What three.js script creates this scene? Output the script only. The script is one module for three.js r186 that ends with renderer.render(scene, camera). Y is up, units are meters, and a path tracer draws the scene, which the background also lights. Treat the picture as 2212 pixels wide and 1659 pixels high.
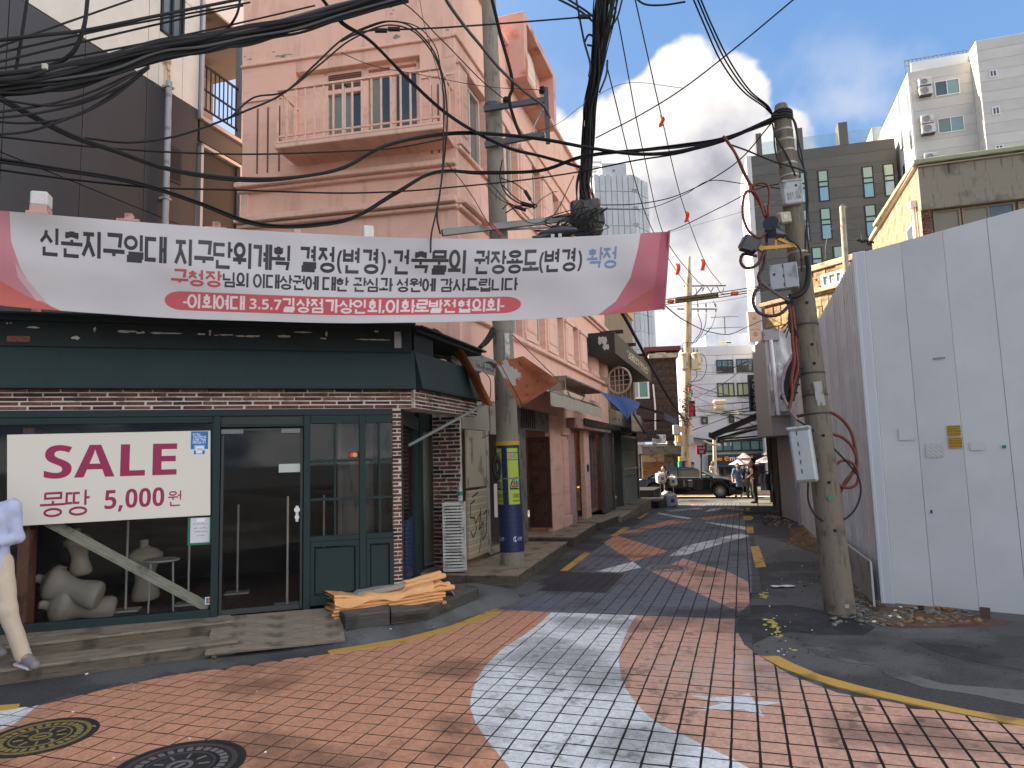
import * as THREE from 'three';
import { mergeGeometries, toCreasedNormals } from 'three/addons/utils/BufferGeometryUtils.js';

const { sin, cos, PI, abs, min, max, floor, sqrt, hypot, atan2, asin, exp, pow } = Math;
const rad = (d) => (d * PI) / 180, V = (x, y, z) => new THREE.Vector3(x, y, z);
const lerp = (a, b, t) => a + (b - a) * t, clamp = (x, a = 0, b = 1) => min(b, max(a, x)), sm = (x, a, b) => { const t = clamp((x - a) / (b - a)); return t * t * (3 - 2 * t); };

// ---------------------------------------------------------------- camera
const EYE = 1.75, PITCH = rad(6.2), ROLL = -0.028, FPX = 1500, CX = 1106, CY = 829.5;
const scene = new THREE.Scene();
const camera = new THREE.PerspectiveCamera((2 * Math.atan(CY / FPX) * 180) / PI, 4 / 3, 0.05, 3000);
camera.position.set(0, EYE, 0);
camera.rotation.order = 'YXZ';
camera.rotation.set(PITCH, 0, ROLL);
camera.updateMatrixWorld(true);
const renderer = new THREE.WebGLRenderer({ antialias: true });
renderer.setSize(1024, 768);
renderer.toneMapping = THREE.LinearToneMapping;
renderer.toneMappingExposure = 3.7;
renderer.shadowMap.enabled = true;

// ---------------------------------------------------------------- noise
const hash = (x, y, z) => { let h = (Math.imul(x, 374761393) + Math.imul(y, 668265263) + Math.imul(z, 2147483647 - 131071)) | 0; h = Math.imul(h ^ (h >>> 13), 1274126177); h ^= h >>> 16; return (h >>> 0) / 4294967296; };
const f3 = (t) => t * t * (3 - 2 * t);
function noise3(x, y, z) {
  const X = floor(x), Y = floor(y), Z = floor(z), a = f3(x - X), b = f3(y - Y), c = f3(z - Z);
  const q = (k) => lerp(lerp(hash(X, Y, Z + k), hash(X + 1, Y, Z + k), a), lerp(hash(X, Y + 1, Z + k), hash(X + 1, Y + 1, Z + k), a), b);
  return lerp(q(0), q(1), c);
}
function fbm3(x, y, z, o = 5) { let s = 0, a = 0.5, n = 0; for (let i = 0; i < o; i++) { s += a * noise3(x, y, z); n += a; a *= 0.5; x = x * 2.03 + 5.1; y = y * 2.03 + 1.7; z = z * 2.03 + 9.2; } return s / n; }
function pn(x, y, p, seed) { // periodic 2-D value noise
  const X = floor(x), Y = floor(y), a = f3(x - X), b = f3(y - Y), m = (k) => ((k % p) + p) % p;
  return lerp(lerp(hash(m(X), m(Y), seed), hash(m(X + 1), m(Y), seed), a), lerp(hash(m(X), m(Y + 1), seed), hash(m(X + 1), m(Y + 1), seed), a), b);
}
function pf(x, y, p, seed, o = 4) { let s = 0, a = 0.5, n = 0; for (let i = 0; i < o; i++) { s += a * pn(x * p, y * p, p, seed + i); n += a; a *= 0.55; p *= 2; } return s / n; }
let seedNow = 7;
const rnd = (a = 0, b = 1) => { seedNow = (seedNow + 0x6d2b79f5) | 0; let t = Math.imul(seedNow ^ (seedNow >>> 15), 1 | seedNow); t = (t + Math.imul(t ^ (t >>> 7), 61 | t)) ^ t; return a + (b - a) * (((t ^ (t >>> 14)) >>> 0) / 4294967296); };

// ---------------------------------------------------------------- sky (air and clouds only) and sun
const SUN_AZ = -60, SUN_EL = 39;
const sunDir = V(sin(rad(SUN_AZ)) * cos(rad(SUN_EL)), sin(rad(SUN_EL)), -cos(rad(SUN_AZ)) * cos(rad(SUN_EL)));
{
  const W = 4096, Hh = 2048, data = new Float32Array(W * Hh * 4);
  // the cumulus bank at the end of the street: tower tops as azimuth, elevation, radius (degrees)
  const heap = [[4, 22, 5.5], [9, 23, 5], [13, 25.5, 4.6], [15, 28.5, 3.2], [18, 26, 4], [21, 21.5, 4.3], [24, 17, 4.3], [27, 12.5, 4.2], [30, 8, 4], [0, 16, 7], [-6, 13, 8], [34, 8, 4], [16, 14, 9], [8, 10, 10], [22, 8, 8]];
  for (let r = 0; r < Hh; r++) {
    const el = ((r + 0.5) / Hh - 0.5) * PI, y = sin(el), ce = cos(el);
    for (let c = 0; c < W; c++) {
      const i = (r * W + c) * 4, ph = ((c + 0.5) / W - 0.5) * 2 * PI, x = cos(ph) * ce, z = sin(ph) * ce;
      let R, G, B;
      if (y < -0.02) { R = 0.2; G = 0.2; B = 0.2; } else {
        const e = max(y, 0), k = pow(1 - e, 3), ca = x * sunDir.x + y * sunDir.y + z * sunDir.z, gl = pow(max(ca, 0), 5) * 0.22 + pow(max(ca, 0), 40) * 1.2;
        R = lerp(0.041, 0.165, k) + gl; G = lerp(0.096, 0.22, k) + gl * 0.93; B = lerp(0.205, 0.285, k) + gl * 0.82;
        // general broken cumulus over the whole dome
        const sc = 1 / (e + 0.28);
        const w1 = fbm3(x * sc * 1.5 + 11.3, z * sc * 1.5 + 3.1, 2.5 + y * 1.2, 5);
        let d = sm(w1, 0.46, 0.58), dep = sm(w1, 0.54, 0.8);
        const az = atan2(x, -z) * 57.29578, eld = el * 57.29578;
        // clear window of blue over the street, the bank below it
        let win = sm(abs(az - 17), 42, 30) * sm(eld, 60, 46);
        if (win > 0) {
          const q = fbm3(x * 7 + 4, y * 7, z * 7, 6), q2_ = () => fbm3(x * 26 + 1, y * 26 + 7, z * 26, 4);
          let best = -9;
          for (const [a, h, rr] of heap) { const t = 1 - hypot(az - a, (eld - h) * 1.05) / rr; if (t > best) best = t; }
          const q2 = best > -1.2 ? q2_() : 0.5;
          const body = best + (q - 0.5) * 1.5 + (q2 - 0.5) * 0.5, dd = sm(body, -0.02, 0.2);
          const wisp = 0.5 * sm(q, 0.52, 0.72) * sm(eld, 34, 20) * sm(eld, 2, 14);
          d = lerp(d, max(dd, wisp), win); const a2 = rad(az - 5), e2 = el + 0.075, x2 = sin(a2) * cos(e2), y2 = sin(e2), z2 = -cos(a2) * cos(e2), qs = dd > 0 ? fbm3(x2 * 7 + 4, y2 * 7, z2 * 7, 6) : 0.5; let bs = -9;
          for (const [a, h, rr] of heap) { const t = 1 - hypot(az - 5 - a, (eld + 4.3 - h) * 1.05) / rr; if (t > bs) bs = t; }
          const inner = bs + (qs - 0.5) * 1.5; dep = lerp(dep, clamp(sm(inner, -0.15, 1.15) * 0.85 + (qs - q) * 2.0 + (q2 - 0.5) * 0.35), win);
        }
        const lit = (0.3 - 0.175 * dep) * (1 + 4.2 * sm(ca, 0.1, -0.7)) + gl * 1.4, // clouds opposite the sun, mostly out of view, boosted to light the alley
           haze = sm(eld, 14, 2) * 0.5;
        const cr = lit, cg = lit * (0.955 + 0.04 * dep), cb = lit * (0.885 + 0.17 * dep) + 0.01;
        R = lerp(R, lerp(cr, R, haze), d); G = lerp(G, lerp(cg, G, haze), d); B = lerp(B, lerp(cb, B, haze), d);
      }
      data[i] = R; data[i + 1] = G; data[i + 2] = B; data[i + 3] = 1;
    }
  }
  const t = new THREE.DataTexture(data, W, Hh, THREE.RGBAFormat, THREE.FloatType);
  t.mapping = THREE.EquirectangularReflectionMapping; t.magFilter = THREE.LinearFilter; t.minFilter = THREE.LinearFilter; t.needsUpdate = true;
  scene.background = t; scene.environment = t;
}
const sun = new THREE.DirectionalLight(new THREE.Color().setRGB(1, 0.83, 0.62), 5);
sun.position.copy(sunDir).multiplyScalar(120).add(V(5, 0, -25)); sun.target.position.set(5, 0, -25);
sun.castShadow = true; sun.shadow.mapSize.set(4096, 4096); sun.shadow.radius = 1;
Object.assign(sun.shadow.camera, { left: -80, right: 80, top: 80, bottom: -80, near: 1, far: 400 });
sun.name = 'sun'; scene.add(sun, sun.target);

// ---------------------------------------------------------------- rays, planes, ground
const CAM = camera.position.clone(), _r = V(0, 0, 0);
function ray(px, py) { return V((px - CX) / FPX, -(py - CY) / FPX, -1).applyQuaternion(camera.quaternion); }
const at = (px, py, d) => { const r = ray(px, py); return CAM.clone().addScaledVector(r, d / -r.z); }; // the point d metres ahead
const SA = rad(18), SD = V(sin(SA), 0, -cos(SA)), SR = V(cos(SA), 0, sin(SA));
const ST = (x, z) => [x * SD.x + z * SD.z, x * SR.x + z * SR.z];       // street coordinates: along, across
const apron = (x, z) => { const a = x + 1.31, b = z + 7.86, u = a * 0.9583 - b * 0.2857, w = a * 0.2857 + b * 0.9583; return 0.12 * sm(-((u + 0.13) * 0.62 + (w - 0.81) * 0.784), 0.07, 0.36) * sm(u, -1.35, -0.55) * sm(u, 1.8, 1.2) * sm(w, 0.8, 0.5) * sm(w, -2.4, -1.6); }; // the asphalt is drawn up towards the shop corner
const fall = (x, z) => -0.013 * max(0, ST(x, z)[0] - 6), gy = (x, z) => fall(x, z) + apron(x, z);    // the street falls gently away
const XZ = (s, t) => [SD.x * s + SR.x * t, SD.z * s + SR.z * t];
function G(px, py, h = 0, gy_ = gy) {
  const r = ray(px, py); let lo = 0.1, hi = 500;
  for (let i = 0; i < 50; i++) { const m = (lo + hi) / 2; if (CAM.y + r.y * m - h - gy_(CAM.x + r.x * m, CAM.z + r.z * m) > 0) lo = m; else hi = m; }
  return CAM.clone().addScaledVector(r, lo);
}
const stOf = (px, py) => { const p = G(px, py, 0, fall); return ST(p.x, p.z); };
class Fr { // a vertical plane: u to the right along it, v up, w out towards the street
  constructor(x, z, az, y = 0) { const a = rad(az); this.o = V(x, y, z); this.d = V(sin(a), 0, -cos(a)); this.n = V(cos(a), 0, sin(a)); this.rot = PI / 2 - a; }
  at(px, py, w = 0) { const r = ray(px, py), p = this.o.clone().addScaledVector(this.n, w), t = p.sub(CAM).dot(this.n) / r.dot(this.n), q = CAM.clone().addScaledVector(r, t).sub(this.o); return [q.dot(this.d), q.y]; }
  r(x0, y0, x1, y1, w = 0) { const X = (x0 + x1) / 2, Y = (y0 + y1) / 2; return [this.at(x0, Y, w)[0], this.at(x1, Y, w)[0], this.at(X, y1, w)[1], this.at(X, y0, w)[1]]; } // u0,u1,v0,v1 from the top left and bottom right corners
  p(u, v, w = 0) { return this.o.clone().addScaledVector(this.d, u).addScaledVector(this.n, w).add(V(0, v, 0)); }
  loc(p) { const q = p.clone().sub(this.o); return V(q.dot(this.d), q.y, q.dot(this.n)); }
}

// ---------------------------------------------------------------- textures and materials
function tile(size, fn, srgb = true) {
  const d = new Uint8Array(size * size * 4);
  for (let y = 0; y < size; y++) for (let x = 0; x < size; x++) {
    let v = fn(x / size, y / size); if (typeof v === 'number') v = [v, v, v];
    const i = (y * size + x) * 4;
    for (let c = 0; c < 3; c++) { const l = clamp(v[c]); d[i + c] = 255 * (srgb ? (l < 0.0031308 ? l * 12.92 : 1.055 * pow(l, 1 / 2.4) - 0.055) : l); }
    d[i + 3] = 255;
  }
  const t = new THREE.DataTexture(d, size, size); t.wrapS = t.wrapT = THREE.RepeatWrapping; t.magFilter = THREE.LinearFilter; t.minFilter = THREE.LinearMipmapLinearFilter; t.generateMipmaps = true;
  if (srgb) t.colorSpace = THREE.SRGBColorSpace; t.needsUpdate = true; return t;
}
const rep = (t, m, n = m) => { const c = t.clone(); c.repeat.set(1 / m, 1 / n); c.needsUpdate = true; return c; };
const TX = {};
{
  const mk = (k, size, fn, hfn) => { TX[k] = tile(size, fn); TX[k + 'B'] = tile(size, hfn || fn, false); };
  mk('grime', 512, (x, y) => clamp(0.86 - 0.42 * sm(pf(x, y, 4, 3, 6), 0.48, 0.72) + 0.12 * (pf(x, y, 64, 9, 2) - 0.5)), (x, y) => pf(x, y, 32, 5, 4));
  mk('fine', 512, (x, y) => 0.8 + 0.18 * (pf(x, y, 8, 21, 6) - 0.5), (x, y) => pf(x, y, 40, 22, 4));
  mk('asphalt', 1024, (x, y) => { const a = pf(x, y, 5, 31, 6), b = pf(x, y, 3, 37, 4), g = pn(x * 512, y * 512, 512, 33); return clamp(0.36 + 0.38 * sm(a, 0.42, 0.62) + 0.25 * sm(b, 0.52, 0.58) + 0.32 * (g - 0.5) * (0.4 + a)); }, (x, y) => pn(x * 512, y * 512, 512, 33) * 0.6 + 0.4 * pf(x, y, 24, 35, 4));
  mk('concrete', 512, (x, y) => clamp(0.8 - 0.3 * sm(pf(x, y, 5, 41, 6), 0.5, 0.75) - 0.3 * sm(pf(x * 3, y * 0.5, 10, 43, 4), 0.6, 0.8) + 0.15 * (pn(x * 200, y * 200, 200, 4) - 0.5)), (x, y) => 0.5 * pf(x, y, 60, 44, 3) + 0.5 * pf(x, y, 8, 45, 3));
  mk('streak', 512, (x, y) => clamp(0.86 - 0.13 * sm(pf(x, y * 0.12, 24, 51, 4), 0.52, 0.8) - 0.1 * sm(pf(x, y, 4, 53, 5), 0.5, 0.75)), (x, y) => pf(x, y, 30, 52, 4)); // rain streaks, vertical
  mk('wood', 512, (x, y) => { const g = pn(x * 6, y * 96, 96, 61) * 0.5 + pf(x * 0.25, y, 48, 62, 3) * 0.5; return clamp(0.5 + 0.5 * g - 0.34 * sm(pf(x, y, 5, 63, 5), 0.5, 0.7) - 0.3 * sm(pn(x * 8, y * 128, 128, 64), 0.8, 0.95)); }, (x, y) => pn(x * 6, y * 128, 128, 61) * 0.6 + 0.4 * pf(x * 0.25, y, 48, 62, 3));
  mk('brick', 256, (x, y) => { const a = pf(x, y, 4, 71, 5), b = pf(x, y, 24, 72, 3); const k = clamp(0.45 + 0.7 * (a - 0.4) + 0.5 * (b - 0.5)); const p = sm(pf(x, y, 9, 73, 4), 0.58, 0.72) * 0.35; return [lerp(k, 1, p), lerp(k, 1, p), lerp(k, 1, p)]; }, (x, y) => pf(x, y, 16, 74, 4));
  mk('cloth', 512, (x, y) => 0.84 + 0.14 * (pf(x, y, 6, 81, 5) - 0.5) + 0.06 * ((floor(x * 256) + floor(y * 256)) % 2), (x, y) => 0.5 * ((floor(x * 256) + floor(y * 256)) % 2) + 0.5 * pf(x, y, 12, 82, 3));
  mk('rust', 512, (x, y) => { const a = sm(pf(x, y, 5, 91, 6), 0.5, 0.68), b = pf(x, y, 40, 92, 3); return [0.9 - 0.35 * a + 0.1 * (b - 0.5), 0.9 - 0.6 * a + 0.1 * (b - 0.5), 0.9 - 0.75 * a + 0.1 * (b - 0.5)]; }, (x, y) => pf(x, y, 30, 93, 4));
}
const mcache = new Map();
// colour is linear; tx names a tone map (its mean is near 0.8), m its size in metres
function M(r, g, b, rough = 0.8, tx = null, m = 1, bump = 0, o = {}) {
  const key = JSON.stringify([r, g, b, rough, tx, m, bump, o]);
  if (mcache.has(key)) return mcache.get(key);
  const q = { roughness: rough, side: THREE.DoubleSide, ...o };
  const mt = ['transmission', 'clearcoat', 'sheen'].some((k) => k in o) ? new THREE.MeshPhysicalMaterial(q) : new THREE.MeshStandardMaterial(q);
  const k = tx ? 1 / 0.82 : 1; mt.color.setRGB(min(1, r * k), min(1, g * k), min(1, b * k));
  if (tx) { mt.map = rep(TX[tx], m); if (bump) { mt.bumpMap = rep(TX[tx + 'B'], m); mt.bumpScale = bump; } }
  mcache.set(key, mt); return mt;
}
const glassM = (tint = 1, rough = 0.02) => M(tint, tint, tint, rough, null, 1, 0, { transmission: 1, thickness: 0, ior: 1.5, specularIntensity: 0.3 });
const darkGlass = (r = 0.02, g = 0.025, b = 0.03, rough = 0.05) => M(r, g, b, rough, null, 1, 0, { clearcoat: 1, clearcoatRoughness: 0.03 });

// ---------------------------------------------------------------- geometry
function uvBox(g, off = 0) { // uv in metres from the face's own plane; grain along the longest side
  if (g.index) g = g.toNonIndexed();
  const p = g.attributes.position, n = new Float32Array(p.count * 2), a = V(0, 0, 0), b = V(0, 0, 0), c = V(0, 0, 0);
  g.computeBoundingBox(); const s = g.boundingBox.getSize(V(0, 0, 0)), tall = s.y > max(s.x, s.z), deep = s.z > max(s.x, s.y);
  for (let i = 0; i < p.count; i += 3) {
    a.fromBufferAttribute(p, i); b.fromBufferAttribute(p, i + 1); c.fromBufferAttribute(p, i + 2);
    const e = b.clone().sub(a).cross(c.clone().sub(a)), X = abs(e.x), Y = abs(e.y), Z = abs(e.z);
    [a, b, c].forEach((q, k) => {
      let u, v; if (X >= Y && X >= Z) { u = q.z; v = q.y; } else if (Y >= Z) { u = q.x; v = q.z; if (deep) [u, v] = [v, u]; } else { u = q.x; v = q.y; }
      if (g.userData.grain && tall && !(Y > X && Y > Z)) [u, v] = [v, u];
      n[(i + k) * 2] = u + off; n[(i + k) * 2 + 1] = v + off * 0.7;
    });
  }
  g.setAttribute('uv', new THREE.BufferAttribute(n, 2)); return g;
}
function chamfer(w, h, d, c) { // a box with chamfered edges: 44 triangles
  c = min(c, w * 0.45, h * 0.45, d * 0.45); const X = w / 2, Y = h / 2, Z = d / 2, pos = [];
  const tri = (...q) => { const e = q[1].clone().sub(q[0]).cross(q[2].clone().sub(q[0])), m = q[0].clone().add(q[1]).add(q[2]); if (e.dot(m) < 0) [q[1], q[2]] = [q[2], q[1]]; for (const v of q) pos.push(v.x, v.y, v.z); };
  const quad = (a, b, e, f) => { tri(a, b, e); tri(a, e, f); };
  const P = (sx, sy, sz, ax) => V(sx * (X - (ax === 0 ? 0 : c)), sy * (Y - (ax === 1 ? 0 : c)), sz * (Z - (ax === 2 ? 0 : c)));
  for (const s of [-1, 1]) {
    quad(P(s, -1, -1, 0), P(s, 1, -1, 0), P(s, 1, 1, 0), P(s, -1, 1, 0)); quad(P(-1, s, -1, 1), P(1, s, -1, 1), P(1, s, 1, 1), P(-1, s, 1, 1)); quad(P(-1, -1, s, 2), P(1, -1, s, 2), P(1, 1, s, 2), P(-1, 1, s, 2));
    for (const t of [-1, 1]) {
      quad(P(s, t, -1, 0), P(s, t, 1, 0), P(s, t, 1, 1), P(s, t, -1, 1)); quad(P(s, -1, t, 0), P(s, 1, t, 0), P(s, 1, t, 2), P(s, -1, t, 2)); quad(P(-1, s, t, 1), P(1, s, t, 1), P(1, s, t, 2), P(-1, s, t, 2));
      for (const q of [-1, 1]) tri(P(s, t, q, 0), P(s, t, q, 1), P(s, t, q, 2));
    }
  }
  const g = new THREE.BufferGeometry(); g.setAttribute('position', new THREE.Float32BufferAttribute(pos, 3)); g.computeVertexNormals(); return g;
}
function bx(x0, x1, y0, y1, z0, z1, c = 0.004, grain = true) {
  if (x1 < x0) [x0, x1] = [x1, x0]; if (y1 < y0) [y0, y1] = [y1, y0]; if (z1 < z0) [z0, z1] = [z1, z0];
  let g = c > 0 ? chamfer(x1 - x0, y1 - y0, z1 - z0, c) : new THREE.BoxGeometry(x1 - x0, y1 - y0, z1 - z0);
  g.translate((x0 + x1) / 2, (y0 + y1) / 2, (z0 + z1) / 2); g.userData.grain = grain; return uvBox(g);
}
const bar = (a, b, w, h = w, c = 0.003) => { // a square bar from a to b
  const l = a.distanceTo(b), g = uvBox(chamfer(l, h, w, c)), d = b.clone().sub(a).normalize();
  let up = abs(d.y) > 0.95 ? V(0, 0, 1) : V(0, 1, 0); const zz = d.clone().cross(up).normalize(); up = zz.clone().cross(d);
  return g.applyMatrix4(new THREE.Matrix4().makeBasis(d, up, zz).setPosition(a.clone().add(b).multiplyScalar(0.5)));
};
function rod(a, b, r0, r1 = r0, seg = 10) { const l = a.distanceTo(b), g = new THREE.CylinderGeometry(r1, r0, l, seg); const m = g.attributes.uv; for (let i = 0; i < m.count; i++) m.setXY(i, m.getX(i) * 6.28 * r0, m.getY(i) * l); g.applyQuaternion(new THREE.Quaternion().setFromUnitVectors(V(0, 1, 0), b.clone().sub(a).normalize())); return g.translate((a.x + b.x) / 2, (a.y + b.y) / 2, (a.z + b.z) / 2).toNonIndexed(); }
function tube(pts, r, n = 0, seg = 6) { const c = new THREE.CatmullRomCurve3(pts, false, 'centripetal'), g = new THREE.TubeGeometry(c, n || max(4, pts.length * 6), r, seg, false); return g.toNonIndexed(); }
function lathe(prof, seg = 24) { return new THREE.LatheGeometry(prof.map(([r, y]) => new THREE.Vector2(r, y)), seg).toNonIndexed(); }
function ext(pts, z0, z1, bevel = 0) { // outline in x,y pushed from z0 to z1
  const s = new THREE.Shape(pts.map((p) => new THREE.Vector2(p[0], p[1]))), b = bevel;
  const g = new THREE.ExtrudeGeometry(s, { depth: abs(z1 - z0) - 2 * b, bevelEnabled: b > 0, bevelSize: b, bevelOffset: -b, bevelThickness: b, bevelSegments: 1, curveSegments: 12 });
  g.translate(0, 0, min(z0, z1) + b); return uvBox(g);
}
function sheet(f, nu, nv, th = 0.004) { // a bent sheet with thickness; f(u,v) gives a point, uv runs 0..1
  const pos = [], uv = [], P = [], N = [];
  for (let i = 0; i <= nu; i++) for (let j = 0; j <= nv; j++) P.push(f(i / nu, j / nv));
  const k = (i, j) => i * (nv + 1) + j;
  for (let i = 0; i <= nu; i++) for (let j = 0; j <= nv; j++) { const a = P[k(min(i + 1, nu), j)].clone().sub(P[k(max(i - 1, 0), j)]), b = P[k(i, min(j + 1, nv))].clone().sub(P[k(i, max(j - 1, 0))]); N.push(a.cross(b).normalize()); }
  const nn = (nu + 1) * (nv + 1), nor = [];
  for (const s of [1, -1]) for (let i = 0; i < nn; i++) { const q = P[i].clone().addScaledVector(N[i], (s * th) / 2); pos.push(q.x, q.y, q.z); nor.push(N[i].x * s, N[i].y * s, N[i].z * s); uv.push(floor(i / (nv + 1)) / nu, (i % (nv + 1)) / nv); }
  const ix = [];
  for (let i = 0; i < nu; i++) for (let j = 0; j < nv; j++) { const a = k(i, j), b = k(i + 1, j), c = k(i + 1, j + 1), d = k(i, j + 1); ix.push(a, b, c, a, c, d, a + nn, c + nn, b + nn, a + nn, d + nn, c + nn); }
  const edge = (a, b) => ix.push(a, b + nn, b, a, a + nn, b + nn);
  for (let i = 0; i < nu; i++) { edge(k(i + 1, 0), k(i, 0)); edge(k(i, nv), k(i + 1, nv)); }
  for (let j = 0; j < nv; j++) { edge(k(0, j), k(0, j + 1)); edge(k(nu, j + 1), k(nu, j)); }
  const g = new THREE.BufferGeometry(); g.setAttribute('position', new THREE.Float32BufferAttribute(pos, 3)); g.setAttribute('normal', new THREE.Float32BufferAttribute(nor, 3)); g.setAttribute('uv', new THREE.Float32BufferAttribute(uv, 2)); g.setIndex(ix);
  return g.toNonIndexed();
}
const planarUV = (g, ax, ay, ox = 0, oy = 0, sx = 1, sy = 1) => { const p = g.attributes.position, n = new Float32Array(p.count * 2); for (let i = 0; i < p.count; i++) { n[2 * i] = (p['get' + ax](i) - ox) / sx; n[2 * i + 1] = (p['get' + ay](i) - oy) / sy; } g.setAttribute('uv', new THREE.BufferAttribute(n, 2)); return g; };
const scaleUV = (g, a, b) => { const u = g.attributes.uv; for (let i = 0; i < u.count; i++) u.setXY(i, u.getX(i) * a, u.getY(i) * b); return g; };

// ---------------------------------------------------------------- things and parts
const taken = new Map();
const numbered = (n) => { const k = taken.get(n) || 0; taken.set(n, k + 1); return k ? n + '_' + String(k).padStart(3, '0') : n; };
const three = (l) => (l.length === 1 ? l[0] : mergeGeometries(l.map((g) => { let q = g.index ? g.toNonIndexed() : g; if (!q.attributes.uv) q = uvBox(q); for (const k of Object.keys(q.attributes)) if (!['position', 'normal', 'uv'].includes(k)) q.deleteAttribute(k); q.morphAttributes = {}; return q; })));
function part(name, geos, mat, parent, label) {
  const m = new THREE.Mesh(three([].concat(geos)), mat); m.name = name; m.castShadow = m.receiveShadow = true; parent.add(m);
  if (label) m.userData.label = label; return m;
}
function thing(name, label, category, fr = null, group = null) {
  const o = new THREE.Group(); o.name = numbered(name); scene.add(o); o.userData = { label, category }; if (group) o.userData.group = group;
  if (fr) { if (fr.isVector3) o.position.copy(fr); else { o.position.copy(fr.o); o.rotation.y = fr.rot; } }
  return o;
}
function solo(name, label, category, geos, mat, fr = null, group = null) { // a thing that is one mesh
  const m = new THREE.Mesh(three([].concat(geos)), mat); m.name = numbered(name); m.castShadow = m.receiveShadow = true; scene.add(m); m.userData = { label, category }; if (group) m.userData.group = group;
  if (fr) { if (fr.isVector3) m.position.copy(fr); else { m.position.copy(fr.o); m.rotation.y = fr.rot; } }
  return m;
}
function struct(name, geos, mat, kind = 'structure', label, category) { const m = new THREE.Mesh(three([].concat(geos)), mat); m.name = numbered(name); m.castShadow = m.receiveShadow = true; m.userData.kind = kind; if (label) { m.userData.label = label; m.userData.category = category; } scene.add(m); return m; }

// ---------------------------------------------------------------- lettering
function canvasTex(w, h, draw) { const c = document.createElement('canvas'); c.width = w; c.height = h; const x = c.getContext('2d'); draw(x, w, h); const t = new THREE.CanvasTexture(c); t.colorSpace = THREE.SRGBColorSpace; t.magFilter = THREE.LinearFilter; return t; }
const INI = 'ㄱㄲㄴㄷㄸㄹㅁㅂㅃㅅㅆㅇㅈㅉㅊㅋㅌㅍㅎ', VOW = 'ㅏㅐㅑㅒㅓㅔㅕㅖㅗㅘㅙㅚㅛㅜㅝㅞㅟㅠㅡㅢㅣ', FIN = ' ㄱㄲㄳㄴㄵㄶㄷㄹㄺㄻㄼㄽㄾㄿㅀㅁㅂㅄㅅㅆㅇㅈㅊㅋㅌㅍㅎ';
function jamo(x, c, X, Y, W, H) {
  const L = (...p) => { x.beginPath(); p.forEach(([a, b], i) => x[i ? 'lineTo' : 'moveTo'](X + a * W, Y + b * H)); x.stroke(); }, E = (cx, cy, rx, ry) => { x.beginPath(); x.ellipse(X + cx * W, Y + cy * H, rx * W, ry * H, 0, 0, 7); x.stroke(); };
  const dbl = { ㄲ: 'ㄱ', ㄸ: 'ㄷ', ㅃ: 'ㅂ', ㅆ: 'ㅅ', ㅉ: 'ㅈ' }[c];
  if (dbl) { jamo(x, dbl, X, Y, W * 0.44, H); jamo(x, dbl, X + W * 0.56, Y, W * 0.44, H); return; }
  ({
    ㄱ: () => L([0, 0], [1, 0], [0.92, 1]), ㄴ: () => L([0, 0], [0, 1], [1, 1]), ㄷ: () => { L([1, 0], [0, 0], [0, 1], [1, 1]); }, ㄹ: () => L([0, 0], [1, 0], [1, 0.5], [0, 0.5], [0, 1], [1, 1]),
    ㅁ: () => L([0, 0], [1, 0], [1, 1], [0, 1], [0, -0.08]), ㅂ: () => { L([0, -0.1], [0, 1], [1, 1], [1, -0.1]); L([0, 0.48], [1, 0.48]); }, ㅅ: () => { L([0.5, -0.05], [0.4, 0.5], [0, 1.05]); L([0.47, 0.35], [1, 1.05]); }, ㅇ: () => E(0.5, 0.5, 0.5, 0.52),
    ㅈ: () => { L([0, 0], [1, 0]); L([0.5, 0], [0.42, 0.5], [0, 1.05]); L([0.5, 0.38], [1, 1.05]); }, ㅊ: () => { L([0.3, -0.22], [0.7, -0.22]); L([0, 0.08], [1, 0.08]); L([0.5, 0.08], [0.42, 0.5], [0, 1.05]); L([0.5, 0.42], [1, 1.05]); }, ㅋ: () => { L([0, 0], [1, 0], [0.92, 1]); L([0, 0.48], [0.95, 0.48]); },
    ㅌ: () => { L([1, 0], [0, 0], [0, 1], [1, 1]); L([0, 0.5], [1, 0.5]); }, ㅍ: () => { L([0, 0], [1, 0]); L([0, 1], [1, 1]); L([0.28, 0], [0.28, 1]); L([0.72, 0], [0.72, 1]); }, ㅎ: () => { L([0.3, -0.2], [0.7, -0.2]); L([0, 0.12], [1, 0.12]); E(0.5, 0.68, 0.36, 0.33); },
  })[c]?.();
}
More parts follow.
